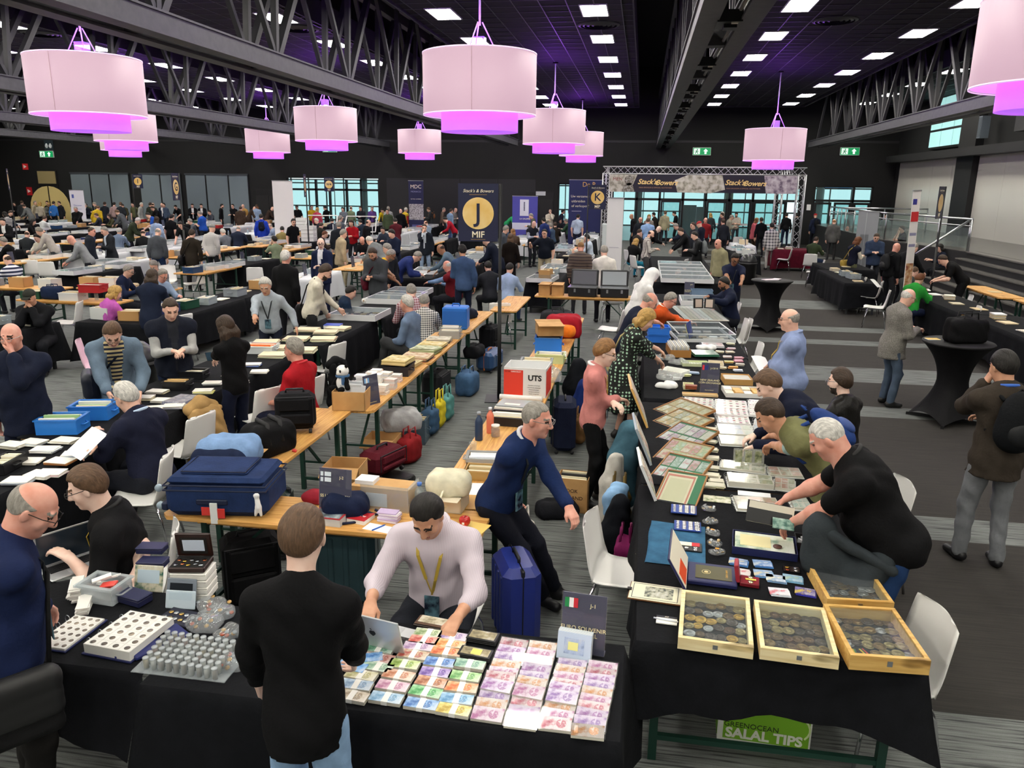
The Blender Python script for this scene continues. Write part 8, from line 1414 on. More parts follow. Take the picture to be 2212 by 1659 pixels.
p=on(kE(270,430));p=Vector((-2.02,4.7,TZ));
t=thing('book','thick grey catalogue book under the J-2 sign','book',(p.x,p.y,TZ+.001),R(-4));Bx(-.11,.11,-.08,.08,0,.055).build('pages',mat('#c9cbca',.6),t);Bx(-.112,.112,-.082,.082,.055,.06).build('cover',mat('#a52a30',.4),t);Bx(-.1,.1,-.07,.07,.06,.062).build('jacket_print',mat('#7d8a92',.4,'note','#3a3c40',12.),t)
stand_sign((p.x,p.y+.09,TZ+.001),R(-3),['SS LIBRICON OY'],'navy table sign SS LIBRICON OY, J-2, with Finnish flag',.24,.34,None,'J-2');sg=[o_ for o_ in bpy.data.objects if o_.name.startswith('table_sign')][-1]
sgn=sorted([o_ for o_ in COL.objects if o_.name.startswith('table_sign')],key=lambda o_:o_.name)[-1]
for(a,b,c_,d_)in((-.108,-.088,.285,.315),(-.078,-.03,.285,.315),(-.108,-.088,.245,.275),(-.078,-.03,.245,.275)):Bx(a,b,-.008,-.0065,c_,d_).build('flag',mat('#dfe9f4',.5),sgn)
t=thing('book','white and red money guide book by the J-2 sign','book',(p.x+.2,p.y+.06,TZ+.001),R(-12));Bx(-.07,.07,-.07,.07,0,.03).build('pages',PAPER,t);Bx(-.071,.071,-.071,.071,.03,.033).build('cover',mat('#b3242c',.4),t);text('Money',.03,PAPER,t,(0,0,.0335),rot=(0,0,0),extrude=.0004)
q=on(kE(640,330));t=thing('folded_cloth','folded red cloth on the wooden table','cloth',q,R(-3));link('fabric',mesh_np('fabric',*grow([ell((-.06,0,.03),(.12,.09,.055),None,.04),ell((.08,.0,.025),(.12,.08,.045),None,.04)],.014,[(V3(0,0,0),V3(0,0,-1))],wr=.004),[mat('#8f2230',.85,'cloth')]),t);link('fold',mesh_np('fold',*grow([ell((0,-.06,.02),(.15,.03,.02),None,.02)],.014,[(V3(0,0,0),V3(0,0,-1))]),[mat('#8f2230',.85,'cloth')]),t)
q=on(kE(820,290),.05);t=thing('tape_roll','roll of brown packing tape on the red cloth','tape',q,0);Lt([(.04,0),(.058,0),(.058,.045),(.04,.045),(.04,0)],28,caps=False).build('tape',mat('#b8763a',.25),t,True);Lt([(.036,.0),(.04,0),(.04,.045),(.036,.045),(.036,0)],28,caps=False).build('core',mat('#d9c6a8',.7),t,True)
q=on(kE(820,450));t=soft_bag(q,R(20),.26,.2,.15,'#17203c','crumpled navy cloth tote with yellow print',False,'bag','tote_bag',2.2,.016);Tu([(.08,-.03,.06),(.2,-.06,.02),(.26,-.02,.008),(.2,.0,.03)],.01,6).build('handle',mat('#17203c',.8),t,True);Tu([(-.06,-.06,.05),(-.02,-.16,.012),(.12,-.14,.01),(.1,-.05,.05)],.01,6).build('handle',mat('#17203c',.8),t,True);Bx(.02,.09,-.02,.02,.14,.145).build('yellow_print',mat('#e6cf5a',.6),t)
q=on(kE(1150,350));t=thing('clear_box','clear plastic box over a brown carton with a white label','box',q,R(-4));Bx(-.22,.22,-.1,.1,.0,.16).build('carton',CARD,t);Bx(-.1,.06,-.103,-.1,.02,.12).build('address_label',mat('#e3e8f0',.5),t);Bx(-.13,.23,-.125,-.12,0,.19).box(.225,.23,-.12,.1,0,.19).build('acrylic_panel',CLEAR,t);Bx(-.2,-.06,-.06,.06,.16,.19).build('card_pack',mat('#dfe3e8',.5),t)
stack(on(kE(1190,490)),R(-5),.14,.08,9,'pile of lilac note packs before the clear box',['#d9cfe0','#e6e0e6','#b9a4c6'],.008);q=on(kE(1100,560));paper(q,R(-12),.2,.1,'#eef0f2','white form with a blue pen on the wooden table','paper_form');t=thing('pen','blue ballpoint pen on the white form','pen',q+Vector((0,0,.008)),R(60));Tu([(-.06,0,0),(.05,0,0)],.005,7).build('barrel',mat('#2f62c0',.3),t,True);Tu([(.05,0,0),(.068,0,0)],[.004,.001],7).build('tip',STEEL,t)
bottle(Vector((-1.46,4.98,TZ)),glass('#e6f0f4',.15),'clear water bottle with blue cap behind the lilac shirt','#3f6fc0',.22)
q=on(kE(1700,380));t=carton(q,R(-4),.24,.2,.12,'small printed carton under the cream cloth bag',mat('#d6cab2',.7),3);t=soft_bag(q+Vector((0,0,.12)),R(10),.26,.22,.14,'#e3ddc2','cream cotton bag heaped on a carton',False,'bag','tote_bag',1.1,.018);Tu([(-.02,-.1,.08),(-.06,-.17,.0),(-.01,-.16,-.05)],.009,6).build('handle',mat('#e3ddc2',.8),t,True)
q=on(kE(1880,560));paper(q,R(-14),.22,.2,'#dfc06a','large tan envelope under the apple','envelope','envelope',.004);q=on(kE(1832,540),.006);t=thing('apple','shiny red apple on the tan envelope','apple',q);Lt([(.006,.004),(.022,0),(.036,.018),(.04,.038),(.034,.058),(.02,.066),(.007,.06),(.001,.056)],20,caps=False).build('fruit',mat('#a51c22',.25,'mottle','#c9352c',18.),t,True);Tu([(0,0,.056),(.003,0,.074)],.0022,5).build('stem',mat('#4a3420',.7),t);Bx(-.01,.006,-.0415,-.039,.024,.038).build('sticker',PAPER,t)
# wooden row on the left behind
q=on(kF(860,300));t=soft_bag((-3.08,5.95,TZ),R(70),.42,.3,.3,'#141416','black backpack lying on the wooden table',False,'bag','backpack',3.3,.01)
for k in range(2):Tu([(-.12+k*.14,-.14,.12),(-.1+k*.14,-.1,.29),(-.06+k*.14,.06,.3)],.022,6).build('strap',mat('#1a1a1c',.7),t,True)
Tu([(.1,-.17,.02),(.12,-.2,.01)],.014,7).build('red_charm',mat('#c9322c',.4),t)
suitcase((-3.1,6.55,TZ),R(20),.36,.24,.38,'#17171a','black fabric cabin case behind the backpack','soft')
soft_bag((-3.14,5.42,TZ+.12),R(10),.42,.3,.16,'#7f9fca','pale blue fleece folded on a carton',False,'clothing','folded_fleece',4.4,.02);soft_bag((-3.16,5.34,TZ+.12),R(5),.4,.26,.09,'#1a2440','dark navy garment under the pale blue fleece',False,'clothing','folded_garment',1.4,.012)
carton((-3.14,5.4,TZ+.001),R(4),.4,.3,.12,'low carton carrying the folded fleece',None,3);paper((-2.93,5.55,TZ+.001),R(30),.2,.14,'#d9cfb0','cream cloth pouch edge on the wooden table','cloth_pouch','pouch',.01)
c_=carton((-2.88,7.42,TZ+.001),R(6),.34,.3,.2,'carton of plastic sleeves under the panda',None,0);[Bx(-.12,.1,-.004,.004,.1,.26).build('sleeve',mat('#d6dbe0',.3),c_,loc=(.02,-.05+k*.05,0),rot=(R(rng.uniform(-20,20)),R(rng.uniform(-10,10)),0))for k in range(4)]
q=Vector((-2.98,7.44,TZ+.17));t=thing('panda_toy','plush panda with blue scarf sitting in the carton','toy',q,R(150));WT=mat('#eeeeec',.9,'cloth','#e2e2e0');BKF=mat('#121214',.9,'cloth')
link('body',mesh_np('body',*grow([ell((0,0,.08),(.075,.065,.085),None,.03),ell((0,.0,.21),(.07,.062,.062),None,.02),cone((0,.05,.19),(0,.062,.188),.02,.018,.02)],.011),[WT]),t)
for s in(-1,1):link('arm',mesh_np('arm',*grow([cone((s*.06,.01,.13),(s*.11,.03,.05),.03,.028,.02)],.012),[BKF]),t);link('ear',mesh_np('ear',*grow([ell((s*.055,-.005,.265),(.022,.012,.022),None,.01)],.008),[BKF]),t);link('eye_patch',mesh_np('eye_patch',*grow([ell((s*.028,.052,.215),(.014,.01,.018),None,.01)],.007),[BKF]),t);link('foot',mesh_np('foot',*grow([cone((s*.05,.05,.03),(s*.07,.1,.035),.03,.026,.02)],.012),[BKF]),t)
Lt([(.058,.145),(.072,.15),(.074,.165),(.058,.172)],20,caps=False).build('scarf',mat('#3c6088',.9),t,True);Bx(-.08,-.05,.04,.06,.08,.16).build('scarf_end',mat('#3c6088',.9),t)
q=on(kF(0,0));stand_sign((-2.7,7.55,TZ),R(62),[],'navy table sign turned sideways at the table joint',.2,.32,('#7fb0e0','#f0f0f0','#7fb0e0'),None)
WB=['#e9e7e2','#dcd9d6','#e6ddd6','#d3d6da']
for k,(x,y,n_,c)in enumerate(((-3.0,7.85,7,'#e6e3e6'),(-2.86,7.9,6,'#e3d6d6'),(-2.74,7.98,5,'#e6dcd2'),(-3.0,8.05,9,'#dfe2e6'),(-2.86,8.12,8,'#ebe8e0'),(-2.72,8.2,5,'#e0cfc9'),(-2.98,8.3,8,'#d9dde3'),(-2.84,8.4,7,'#e8e4da'),(-2.98,8.52,6,'#e6e6e8'),(-2.76,8.55,4,'#d9c4bd'))):
 stack((x,y,TZ+.001),jit(8),.12,.1,n_,('leftmost','second','third','fourth','fifth','sixth','seventh','eighth','ninth','last')[k]+' stack of white note boxes beyond the panda',[c,WB[k%4]],.022,'box_stack','boxes','stacks of white note boxes')
crate((-2.85,8.95,TZ+.001),R(3),.3,.34,.12,'#20242c','dark plastic crate under old papers',None)
PAP=['#d9c99c','#cfc3a2','#e0d5b0','#c9bd9a','#d6cfba']
for k,(x,y,z,w_,d,c,c2)in enumerate(((-2.86,8.95,.13,.3,.34,'#dcc88e','#a8935a'),(-2.9,9.35,.0,.36,.3,'#cdbb8c','#9a8450'),(-2.86,9.75,.0,.38,.34,'#d3bd96','#a9705a'),(-2.86,10.2,.01,.36,.3,'#c6c9a4','#7f8a5a'),(-2.86,10.55,.0,.36,.3,'#d9c58a','#b09a4a'),(-2.86,10.95,.0,.34,.28,'#c9c2ae','#8a8470'))):
 stack((x,y,TZ+z+.001),jit(7),w_,d,6,('nearest','second','third','fourth','fifth','farthest')[k]+' pile of old bonds and prints on the wooden row',[c2,c,'#17171a' if k>1 else c,c],.009,'print_pile','prints','piles of old prints')
 paper((x,y,TZ+z+.062),jit(7),w_*.9,d*.85,c,('nearest','second','third','fourth','fifth','farthest')[k]+' engraved print on top of its pile','engraved_print','print',.002,'note',c2,'top prints',12.)
c,w_,d,rz=quad([c5(1700,1065),c5(1890,1055),c5(1885,1170),c5(1700,1150)],TZ);t=thing('storage_box','tall bright blue plastic box on the wooden row','box',(-2.88,12.1,TZ+.001),R(4));Rb(-.2,.2,-.16,.16,0,.36,.02).build('body',mat('#2b74cf',.4),t);Bx(-.19,.19,-.165,-.16,.05,.3).build('recess',mat('#2467bd',.5),t);Tu([(-.06,0,.36),(-.05,0,.4),(.05,0,.4),(.06,0,.36)],.01,6).build('handle',mat('#2b74cf',.4),t,True)
for k,(x,y,c,nm)in enumerate(((-2.84,11.55,'#d9dfdc','clear tub with papers before the blue box'),(-2.78,11.3,'#e6e4e2','low clear tub near the blue box'))):crate((x,y,TZ+.001),R(5),.3,.22,.12,c,nm,MIX,True,'tub','plastic_tub')
drape((-2.95,13.0,TZ),0,[V3(-.1,-.2,.05),V3(0,0,.08),V3(.1,.2,.05)],[.1,.14,.1],'#1c2333','dark navy puffer jacket heaped on the wooden row',wr=.015)
# under the wooden rows
suitcase((-.72,4.72,0),R(-68),.42,.26,.62,'#23307c','royal blue hard suitcase standing by the aisle')
suitcase((-2.05,5.0,0),R(8),.5,.3,.64,'#2f474e','dark teal hard suitcase under the wooden table');suitcase((-2.72,4.85,0),R(35),.4,.3,.55,'#131315','black trolley bag beneath the blue suitcase','soft')
suitcase((-2.95,5.6,0),R(10),.4,.26,.6,'#13231f','dark green case under the backpack table','hard')
q=G(700,1015,0);soft_bag((-2.66,6.05,0),R(60),.36,.24,.5,'#3c3f42','grey backpack standing under the wooden row',False,'bag','backpack',2.1,.006);carton((-2.72,6.75,0),R(4),.36,.3,.42,'brown carton with open flap under the wooden row',None,1)
suitcase((-2.55,7.35,.1),R(70),.46,.3,.28,'#5c1a26','burgundy fabric suitcase under the wooden row','soft');t=thing('trolley_base','black wheeled trolley under the burgundy suitcase','trolley',(-2.5,7.2,0),R(70));Rb(-.3,.3,-.2,.2,.05,.09,.03).build('platform',BLACKM,t);[Lt([(.001,-.02),(.045,-.02),(.045,.02),(.001,.02)],14,M=Matrix.Translation((x,y,.046))@Matrix.Rotation(PI/2,4,'X'),caps=False).build('wheel',mat('#242426',.4),t,True)for x in(-.25,.25)for y in(-.18,.18)]
soft_bag((-2.45,8.0,0),R(80),.34,.2,.36,'#8f1f24','red paper carrier bag under the wooden row',True,'bag','carrier_bag',.6,.01);soft_bag((-2.62,8.25,.3),R(30),.4,.3,.22,'#a9a9aa','grey jacket heaped on boxes under the wooden row',False,'clothing','folded_jacket',2.8,.02);carton((-2.75,7.95,0),0,.35,.3,.3,'low carton under the grey jacket')
crate((-2.7,8.75,0),R(4),.5,.36,.3,'#8fa4b4','clear blue storage tub under the wooden row',MIX,True,'tub','plastic_tub');soft_bag((-2.48,9.0,0),R(85),.3,.18,.42,'#3d5a78','blue grey carrier bag under the wooden row',True,'bag','carrier_bag',1.6,.008);soft_bag((-2.44,9.3,0),R(85),.28,.12,.46,'#d9c62f','yellow carrier bag under the wooden row',True,'bag','carrier_bag',2.6,.008);soft_bag((-2.42,9.62,0),R(85),.3,.14,.44,'#5f9a96','turquoise carrier bag under the wooden row',True,'bag','carrier_bag',3.1,.01)
soft_bag((-2.45,11.0,0),R(85),.42,.3,.38,'#46668a','square blue cool bag under the wooden row',True,'bag','cool_bag',.3,.004);suitcase((-2.42,12.6,0),R(82),.62,.3,.34,'#324f78','blue suitcase with orange band under the wooden row','hard',trim='#b5622e');soft_bag((-2.6,12.2,.3),R(80),.4,.26,.2,'#17181c','black holdall on the blue suitcase',True,'bag','holdall',4.1)
suitcase((-2.6,13.5,0),R(80),.42,.28,.6,'#15161a','black case at the far end under the wooden row','soft');suitcase((-2.75,10.3,0),R(85),.46,.28,.5,'#232427','dark folding trolley under the wooden row','soft')
# ------------------------------------------------------------------ middle wooden row with the moving box
kC=lambda x,y:(1060+x/5.53,600+y/5.53)
q=Vector((-1.17,8.35,TZ));t=thing('moving_box','open red and white moving box lettered UTS','box',q,R(-2));m_=mat('#dfe0e0',.6);e=.006;x_,y_,h_=.235,.19,.33
for(a,b,c_,d_)in((-x_,x_,-y_,-y_+e),(-x_,x_,y_-e,y_),(-x_,-x_+e,-y_,y_),(x_-e,x_,-y_,y_)):Bx(a,b,c_,d_,0,h_).build('side',m_,t)
Bx(-x_,x_,-y_,y_,0,e).build('bottom',m_,t);RM=mat('#e2402e',.6);Bx(-x_,-.02,-y_-.002,-y_,0,h_*.92).build('red_print',RM,t);Bx(x_,x_+.002,-y_+.01,y_-.01,.02,h_*.9).build('red_print',RM,t)
text('UTS',.085,mat('#1c1d20',.6),t,(.11,-y_-.003,.22),bold=.003);text('BETER',.022,mat('#6d1f18',.6),t,(-.19,-y_-.004,.285));text('GEREGELD!',.022,PAPER,t,(-.1,-y_-.004,.285))
for k,s_ in enumerate(('Particuliere verhuizingen','Internationale verhuizingen','Projectverhuizingen','Archief en distributie','Facility management','Storing')):text('- '+s_,.0135,mat('#55585c',.6),t,(.1,-y_-.003,.14-k*.024))
t=thing('ring_binder','grey transparent binder on a stack of folders','binder',(-1.2,7.62,TZ+.001),R(-6));Rb(-.19,.19,-.15,.15,0,.035,.006).build('lower_folder',mat('#2a2a2c',.5),t);Rb(-.18,.18,-.14,.14,.036,.07,.006).build('middle_folder',mat('#e3e0da',.5),t);Rb(-.17,.17,-.13,.14,.071,.085,.005).build('grey_cover',mat('#9aa0a2',.3),t);Bx(-.09,.07,-.08,-.03,.085,.087).build('label',mat('#ece8d6',.6),t)
t=thing('poster_tube','white poster tube behind the binder','tube',(-1.2,8.02,TZ+.03),R(-3));Tu([(-.23,0,0),(.23,0,0)],.03,14).build('tube',mat('#e2e2e0',.5),t,True);Tu([(.23,0,0),(.24,0,0)],.032,14).build('end_cap',mat('#c9c9c6',.5),t,True)
crate((-1.18,7.2,TZ+.001),R(-2),.4,.26,.09,'#1d1d20','shallow black tray of packets behind the blue sweater',MIX,cat='tray',name='desk_tray')
bottle((-1.37,6.62,TZ),mat('#2b3c58',.4),'dark blue steel bottle on the middle wooden row','#9aa0a8',.27,.036);bottle((-1.31,6.85,TZ),mat('#d9775c',.4),'coral steel bottle behind the blue bottle','#c9ccd2',.25,.035)
t=thing('nut_jar','clear jar of nuts beside the bottles','jar',(-1.24,6.75,TZ));Lt([(.04,0),(.042,.01),(.042,.09),(.036,.1)],16).build('jar',glass('#f0ece4',.25),t,True);Lt([(.036,.005),(.036,.075),(.001,.078)],12).build('nuts',mat('#b07a48',.8,'mottle','#8a5a30',60.),t,True);Lt([(.04,.1),(.04,.115),(.001,.116)],16).build('lid',mat('#e3e3e0',.3),t,True)
t=thing('plastic_cup','empty clear plastic cup near the bottles','cup',(-1.36,6.32,TZ));Lt([(.028,0),(.034,.08),(.036,.08),(.034,.082)],16,caps=False).build('wall',CLEAR,t,True);Lt([(.001,.002),(.028,.002)],16,caps=False).build('base',CLEAR,t)
crate((-1.22,6.1,TZ+.001),R(6),.28,.2,.05,'#dfe3e6','clear shallow tray with white slips',['#eeeeee','#e0e4ea'],True,'tray','desk_tray');crate((-1.17,5.72,TZ+.001),R(3),.24,.18,.08,'#b9924e','cardboard tray behind the leaning man',MIX,cat='tray',name='desk_tray');paper((-1.22,5.45,TZ+.001),R(8),.32,.24,'#eceef0','white papers on the middle wooden row','paper_sheet');t=paper((-1.18,5.2,TZ+.001),R(4),.36,.26,'#c99a52','flat brown cardboard sheet at the table end','cardboard_sheet','cardboard',.006)
crate((-1.2,9.3,TZ+.001),R(2),.38,.3,.17,'#e6ebee','large clear tub behind the moving box',MIX,True,'tub','plastic_tub');crate((-1.2,8.85,TZ+.001),R(2),.36,.24,.1,'#22305c','dark blue tray behind the moving box',['#e6e6e6','#d0d4da'],cat='tray',name='desk_tray')
t=thing('plastic_bag','rumpled clear bag on the edge of the middle row','bag',(-.98,9.0,TZ+.001),0,'rumpled bags');link('film',mesh_np('film',*grow([ell((0,0,.05),(.13,.16,.1),None,.03)],.016,[(V3(0,0,0),V3(0,0,-1))],wr=.018),[glass('#eceeee',.2,.12)]),t)
crate((-1.1,9.95,TZ+.001),R(0),.36,.2,.12,'#c6d29a','pale green box with papers on the middle row',MIX);crate((-1.2,10.6,TZ+.001),R(4),.36,.3,.22,'#2a78d6','bright blue stacking crate on the middle row',['#d0d6da','#1c2c48']);carton((-1.2,10.65,TZ+.24),R(14),.36,.3,.16,'taped carton tilted on the blue crate',None,3)
soft_bag((-1.12,11.3,TZ+.1),R(-15),.46,.24,.14,'#ef7d22','bright orange cushion on the heap',False,'cushion','cushion',.2,.004);soft_bag((-1.1,11.75,TZ),R(10),.5,.36,.36,'#a81d2c','red jacket heaped on the middle row',False,'jacket','folded_jacket',3.7,.025);soft_bag((-1.25,12.2,TZ),R(10),.5,.36,.34,'#232428','charcoal bag at the far end of the middle row',True,'bag','holdall',1.9)
stack((-1.0,10.4,TZ+.001),0,.14,.3,4,'thin pile of papers beside the blue crate',MIX,.008)
suitcase((-.78,8.75,0),R(-84),.44,.26,.62,'#1a2036','navy fabric suitcase under the middle row','soft');carton((-.52,7.05,0),R(-4),.3,.24,.34,'brown carton lettered COOK ISLAND on the floor',None,0,fill=['#d9cfae','#2a2a2c','#e0ddd2']);tc=[o_ for o_ in COL.objects if o_.name.startswith('cardboard_box')and 'COOK' in o_.get('label','')][0];text('COOK',.05,mat('#3a2a1c',.7),tc,(-.02,-.123,.22));text('ISLAND',.05,mat('#3a2a1c',.7),tc,(.02,-.123,.15))
soft_bag((-.66,6.85,0),R(20),.36,.24,.12,'#1b1c22','dark bag with gold lettering on the floor',True,'bag','carrier_bag',.9);soft_bag((-.86,5.9,0),R(80),.34,.16,.42,'#e0dcd4','white and orange carrier bag behind the leaning man',True,'bag','carrier_bag',1.2);soft_bag((-.84,5.78,.05),R(80),.2,.12,.3,'#d9502a','orange carrier bag pressed against the white one',False,'bag','carrier_bag',2.2)
drape((-.72,9.9,.02),R(80),[V3(0,0,.75),V3(0,.04,.45),V3(.02,.02,.1)],[.1,.16,.14],'#17191f','black puffer coat hanging beside the middle row',wr=.02);drape((-.6,9.35,.02),R(80),[V3(0,0,.62),V3(0,.04,.35),V3(.02,.02,.1)],[.09,.13,.12],'#1c2f6c','royal blue jacket hanging beside the middle row',wr=.015)
soft_bag((-.62,9.05,0),R(85),.3,.18,.4,'#7a5a38','brown paper bag beside the middle row',True,'bag','carrier_bag',2.9)
# coats and bags beside the pink cardigan
drape((-.02,7.0,.05),R(85),[V3(0,0,.8),V3(0,.05,.5),V3(.03,.02,.12)],[.09,.14,.13],'#4a6f80','teal scarf and coat hanging on the table corner',wr=.02);soft_bag((-.08,6.45,0),R(85),.3,.22,.55,'#6a5424','shiny dark gold bag beside the table',True,'bag','carrier_bag',2.0,.02)
drape((-.12,6.75,.0),R(80),[V3(-.05,0,.66),V3(-.05,.03,.4),V3(-.04,.02,.1)],[.06,.1,.12],'#d3cfc6','cream quilted coat draped over a chair',wr=.012);drape((-.06,5.75,.0),R(85),[V3(0,0,.62),V3(0,.03,.35),V3(.02,.02,.1)],[.08,.13,.14],'#14161c','black puffer coat draped over a chair',wr=.016);soft_bag((.0,5.5,.12),R(85),.26,.16,.4,'#7d1c56','plum handbag leaning by the table',True,'bag','handbag',1.0,.004);soft_bag((-.1,6.05,.4),R(70),.3,.14,.3,'#8fb8e0','blue and white plastic bag hanging by the table',False,'bag','carrier_bag',3.0,.02)
# camel coat over a chair, black jacket over a chair
q=G(440,935,.5);drape((q.x,q.y,.12),R(70),[V3(-.14,0,.66),V3(.0,.0,.7),V3(.14,.0,.64)],[.07,.08,.07],'#b08d5c','camel coat hanging over the chair back',wr=.012);cc_=[o_ for o_ in COL.objects if 'camel coat hanging' in o_.get('label','')][0];link('coat_body',mesh_np('coat_body',*grow([cone((-.12,-.05,.62),(-.16,-.08,.1),.07,.1,.06),cone((.1,-.05,.6),(.12,-.1,.15),.08,.12,.06),cone((0,-.06,.6),(0,-.1,.1),.08,.12,.06)],.02,wr=.014),[mat('#b08d5c',.85,'cloth')]),cc_)
q=G(720,812,.5);drape((q.x,q.y,.08),R(75),[V3(-.12,-.04,.6),V3(0,-.04,.62),V3(.12,-.04,.6)],[.06,.07,.06],'#121214','black jacket hanging on the chair behind the red polo',wr=.012);cc_=[o_ for o_ in COL.objects if 'black jacket hanging on the chair' in o_.get('label','')][0];link('coat_body',mesh_np('coat_body',*grow([cone((-.1,-.08,.58),(-.14,-.1,.1),.06,.1,.06),cone((.1,-.08,.58),(.12,-.1,.12),.06,.1,.06)],.024,wr=.012),[mat('#121214',.85,'cloth')]),cc_)
# ------------------------------------------------------------------ left row, middle distance and far tables
def near(x,y):
 """the visitor standing closest, to name a thing by"""
 best=min(PP.values(),key=lambda v:(v[1]['root'][0]-x)**2+(v[1]['root'][1]-y)**2)[0]['label']
 ws=best.replace('person ','',1).replace('seated ','').replace(',','').split();return ' '.join(ws[:6])
_used=set()
def lab(kind,x,y):
 for pre in(' near the person ',' beside the person ',' left of the person ',' right of the person ',' in front of the person ',' close to the person ',' next to the person ',' just by the person ',' across from the person ',' a step from the person '):
  l=kind+pre+near(x,y)
  if l not in _used:_used.add(l);return l
 return l
BOXC=['#c79c66','#e6e4de','#d9c9a4','#b98d58','#cfd2d0'];CRC=['#8b9298','#2a3a6c','#23456e','#b3262a','#d0d4d6','#1f4a38']
def goods(kind,x,y,z=TZ+.001,rz=.0):
 r_=rng
 if kind=='case':return showcase(x,y,.95,.62,rz,lab('flat glazed showcase',x,y),z=z)
 if kind=='carton':return carton((x,y,z),rz,.36,.28,r_.uniform(.14,.24),lab('brown carton of files',x,y),mat(r_.choice(BOXC),.8),0,fill=MIX)
 if kind=='crate':c=r_.choice(CRC);return crate((x,y,z),rz,.4,.3,.15,c,lab('plastic crate of cards',x,y),MIX)
 if kind=='tub':return crate((x,y,z),rz,.36,.26,.13,'#dfe6ea',lab('clear tub of slips',x,y),MIX,True,'tub','plastic_tub')
 if kind=='stack':return stack((x,y,z),rz,.24,.2,6,lab('pile of catalogues',x,y),r_.sample(MIX,3),.014)
 if kind=='papers':return stack((x,y,z),rz,.3,.22,3,lab('spread of papers',x,y),r_.sample(MIX,2),.006)
 if kind=='album':return album((x,y,z),rz,.3,.24,lab('open album',x,y),'#d0cdbf',('#a9b9a2','#c9b08a','#b9a0a8'),3,2,.025,'#1a1a1e',False)
 if kind=='sign':return stand_sign((x,y,z),rz,[],lab('navy stand sign',x,y),.2,.3)
 if kind=='bag':return soft_bag((x,y,z),rz,.4,.26,.26,r_.choice(['#15161a','#23262c','#1b2a48']),lab('dark holdall',x,y))
 if kind=='bottle':return bottle(Vector((x,y,z)),glass('#e6f0f4',.2),lab('water bottle',x,y),r_.choice(['#3f6fc0','#e6e6e6','#c0392b']),.22)
# left row nearest the camera
for(x,y,r_,nm)in((138,930,14,'near translucent blue file box packed with cards'),(205,900,14,'far translucent blue file box packed with cards')):q=on((x,y));crate(q,R(r_),.36,.27,.14,'#2f7fd8',nm,['#e6e6e0','#dcdcd2','#e0c9b0','#9ac08a'])
for(x,y,w_,d,n_,c,nm)in((15,1012,.16,.3,9,'#d9d2b6','long grey box of stamp cards at the left edge'),(385,838,.26,.2,3,'#c9a46a','black box of tan envelopes by the grey hoodie'),(420,815,.28,.2,4,'#d6cdb2','black box of bagged notes by the grey hoodie')):q=on((x,y));crate(q,R(8),w_,d,.09,'#1b1b1e',nm,[c,'#e0dac6'],cat='box',name='card_box')
LP=[(60,1000,'#dcd6c2'),(100,975,'#c9cfd6'),(140,955,'#d9d2bc'),(85,1030,'#e3dfd6'),(40,1042,'#b9c0cc'),(130,1000,'#c98a52'),(165,985,'#aebfd2'),(30,965,'#d3cdbc'),(70,960,'#b7c4cf'),(110,1025,'#d6a9b4'),(310,862,'#d6cba8'),(340,848,'#dcd3b2'),(352,868,'#cfc6a4'),(375,880,'#9a9aa8'),(330,885,'#e0d6cc'),(440,848,'#e9e48c'),(460,830,'#c9ccd2'),(500,810,'#e3ded2'),(515,830,'#d9d4c6'),(545,790,'#3c62c0'),(560,805,'#e6e3da')]
for k,(x,y,c)in enumerate(LP):
 q=on((x,y));stack(q,R(10)+jit(12),.2,.14,4,lab(('pile of postcards','pile of stamp sheets','folder of notes','wallet of cards','batch of picture cards')[k%5],q.x,q.y),[c,'#e6e3da'],.007,'card_pile','cards','piles of cards on the left row')
q,w_,d,rz=quad([(355,868),(400,850),(430,865),(385,885)],TZ);album((q.x,q.y,TZ+.001),rz,.32,.24,'grey ring album of notes below the yellow pad','#8f90a4',('#a9a2b0','#8f8a9a'),2,2,.03,'#6f7084',True)
for(x,y,r_)in((575,742,8),(600,755,8),(640,735,5),(655,760,5),(700,735,4),(705,720,4),(590,770,6),(665,715,3),(730,712,3)):
 q=on((x,y));stack(q,R(r_)+jit(8),.34,.26,5,lab('pile of large bond sheets',q.x,q.y),['#d9d2b4','#c9cfae','#e0d6bc','#d6b9a0'],.009,'bond_pile','papers','bond sheets on the left row')
q=on((565,760));crate(q,R(6),.4,.3,.1,'#cfd4d6','grey sorting tray with orange index tabs',['#e0dcc0','#e86a28','#e6e2d0'],cat='tray',name='sorting_tray');q=on((720,708));t=thing('book','large blue catalogue book beside the bond sheets','book',q,R(6));Bx(-.13,.13,-.1,.1,0,.05).build('pages',PAPER,t);Bx(-.132,.132,-.102,.102,.05,.056).build('cover',mat('#2f4fb8',.35),t)
for(px,nm)in(([c5(690,1175),c5(850,1095),c5(1185,1120),c5(1020,1225)],'large white framed showcase behind the red polo'),([c5(1100,1000),c5(1240,920),c5(1590,935),c5(1440,1040)],'white framed showcase under the yellow tee')):
 q,w_,d,rz=quad(px,TZ+.1);showcase(q.x,q.y,min(w_,.85),min(d,1.3)if d>.6 else 1.0,0,nm,bottom='#4a4048')
for(x,y,w_)in((-4.75,14.6,.8),(-4.75,15.2,.8)):goods('case',x,y)
t=thing('plush_roll','white tissue roll behind the first showcase','roll',on(c5(985,1085)),R(80));Tu([(-.06,0,.05),(.06,0,.05)],.05,16).build('roll',PAPER,t,True);Tu([(-.061,0,.05),(.061,0,.05)],.018,12).build('core',CARDD,t,True)
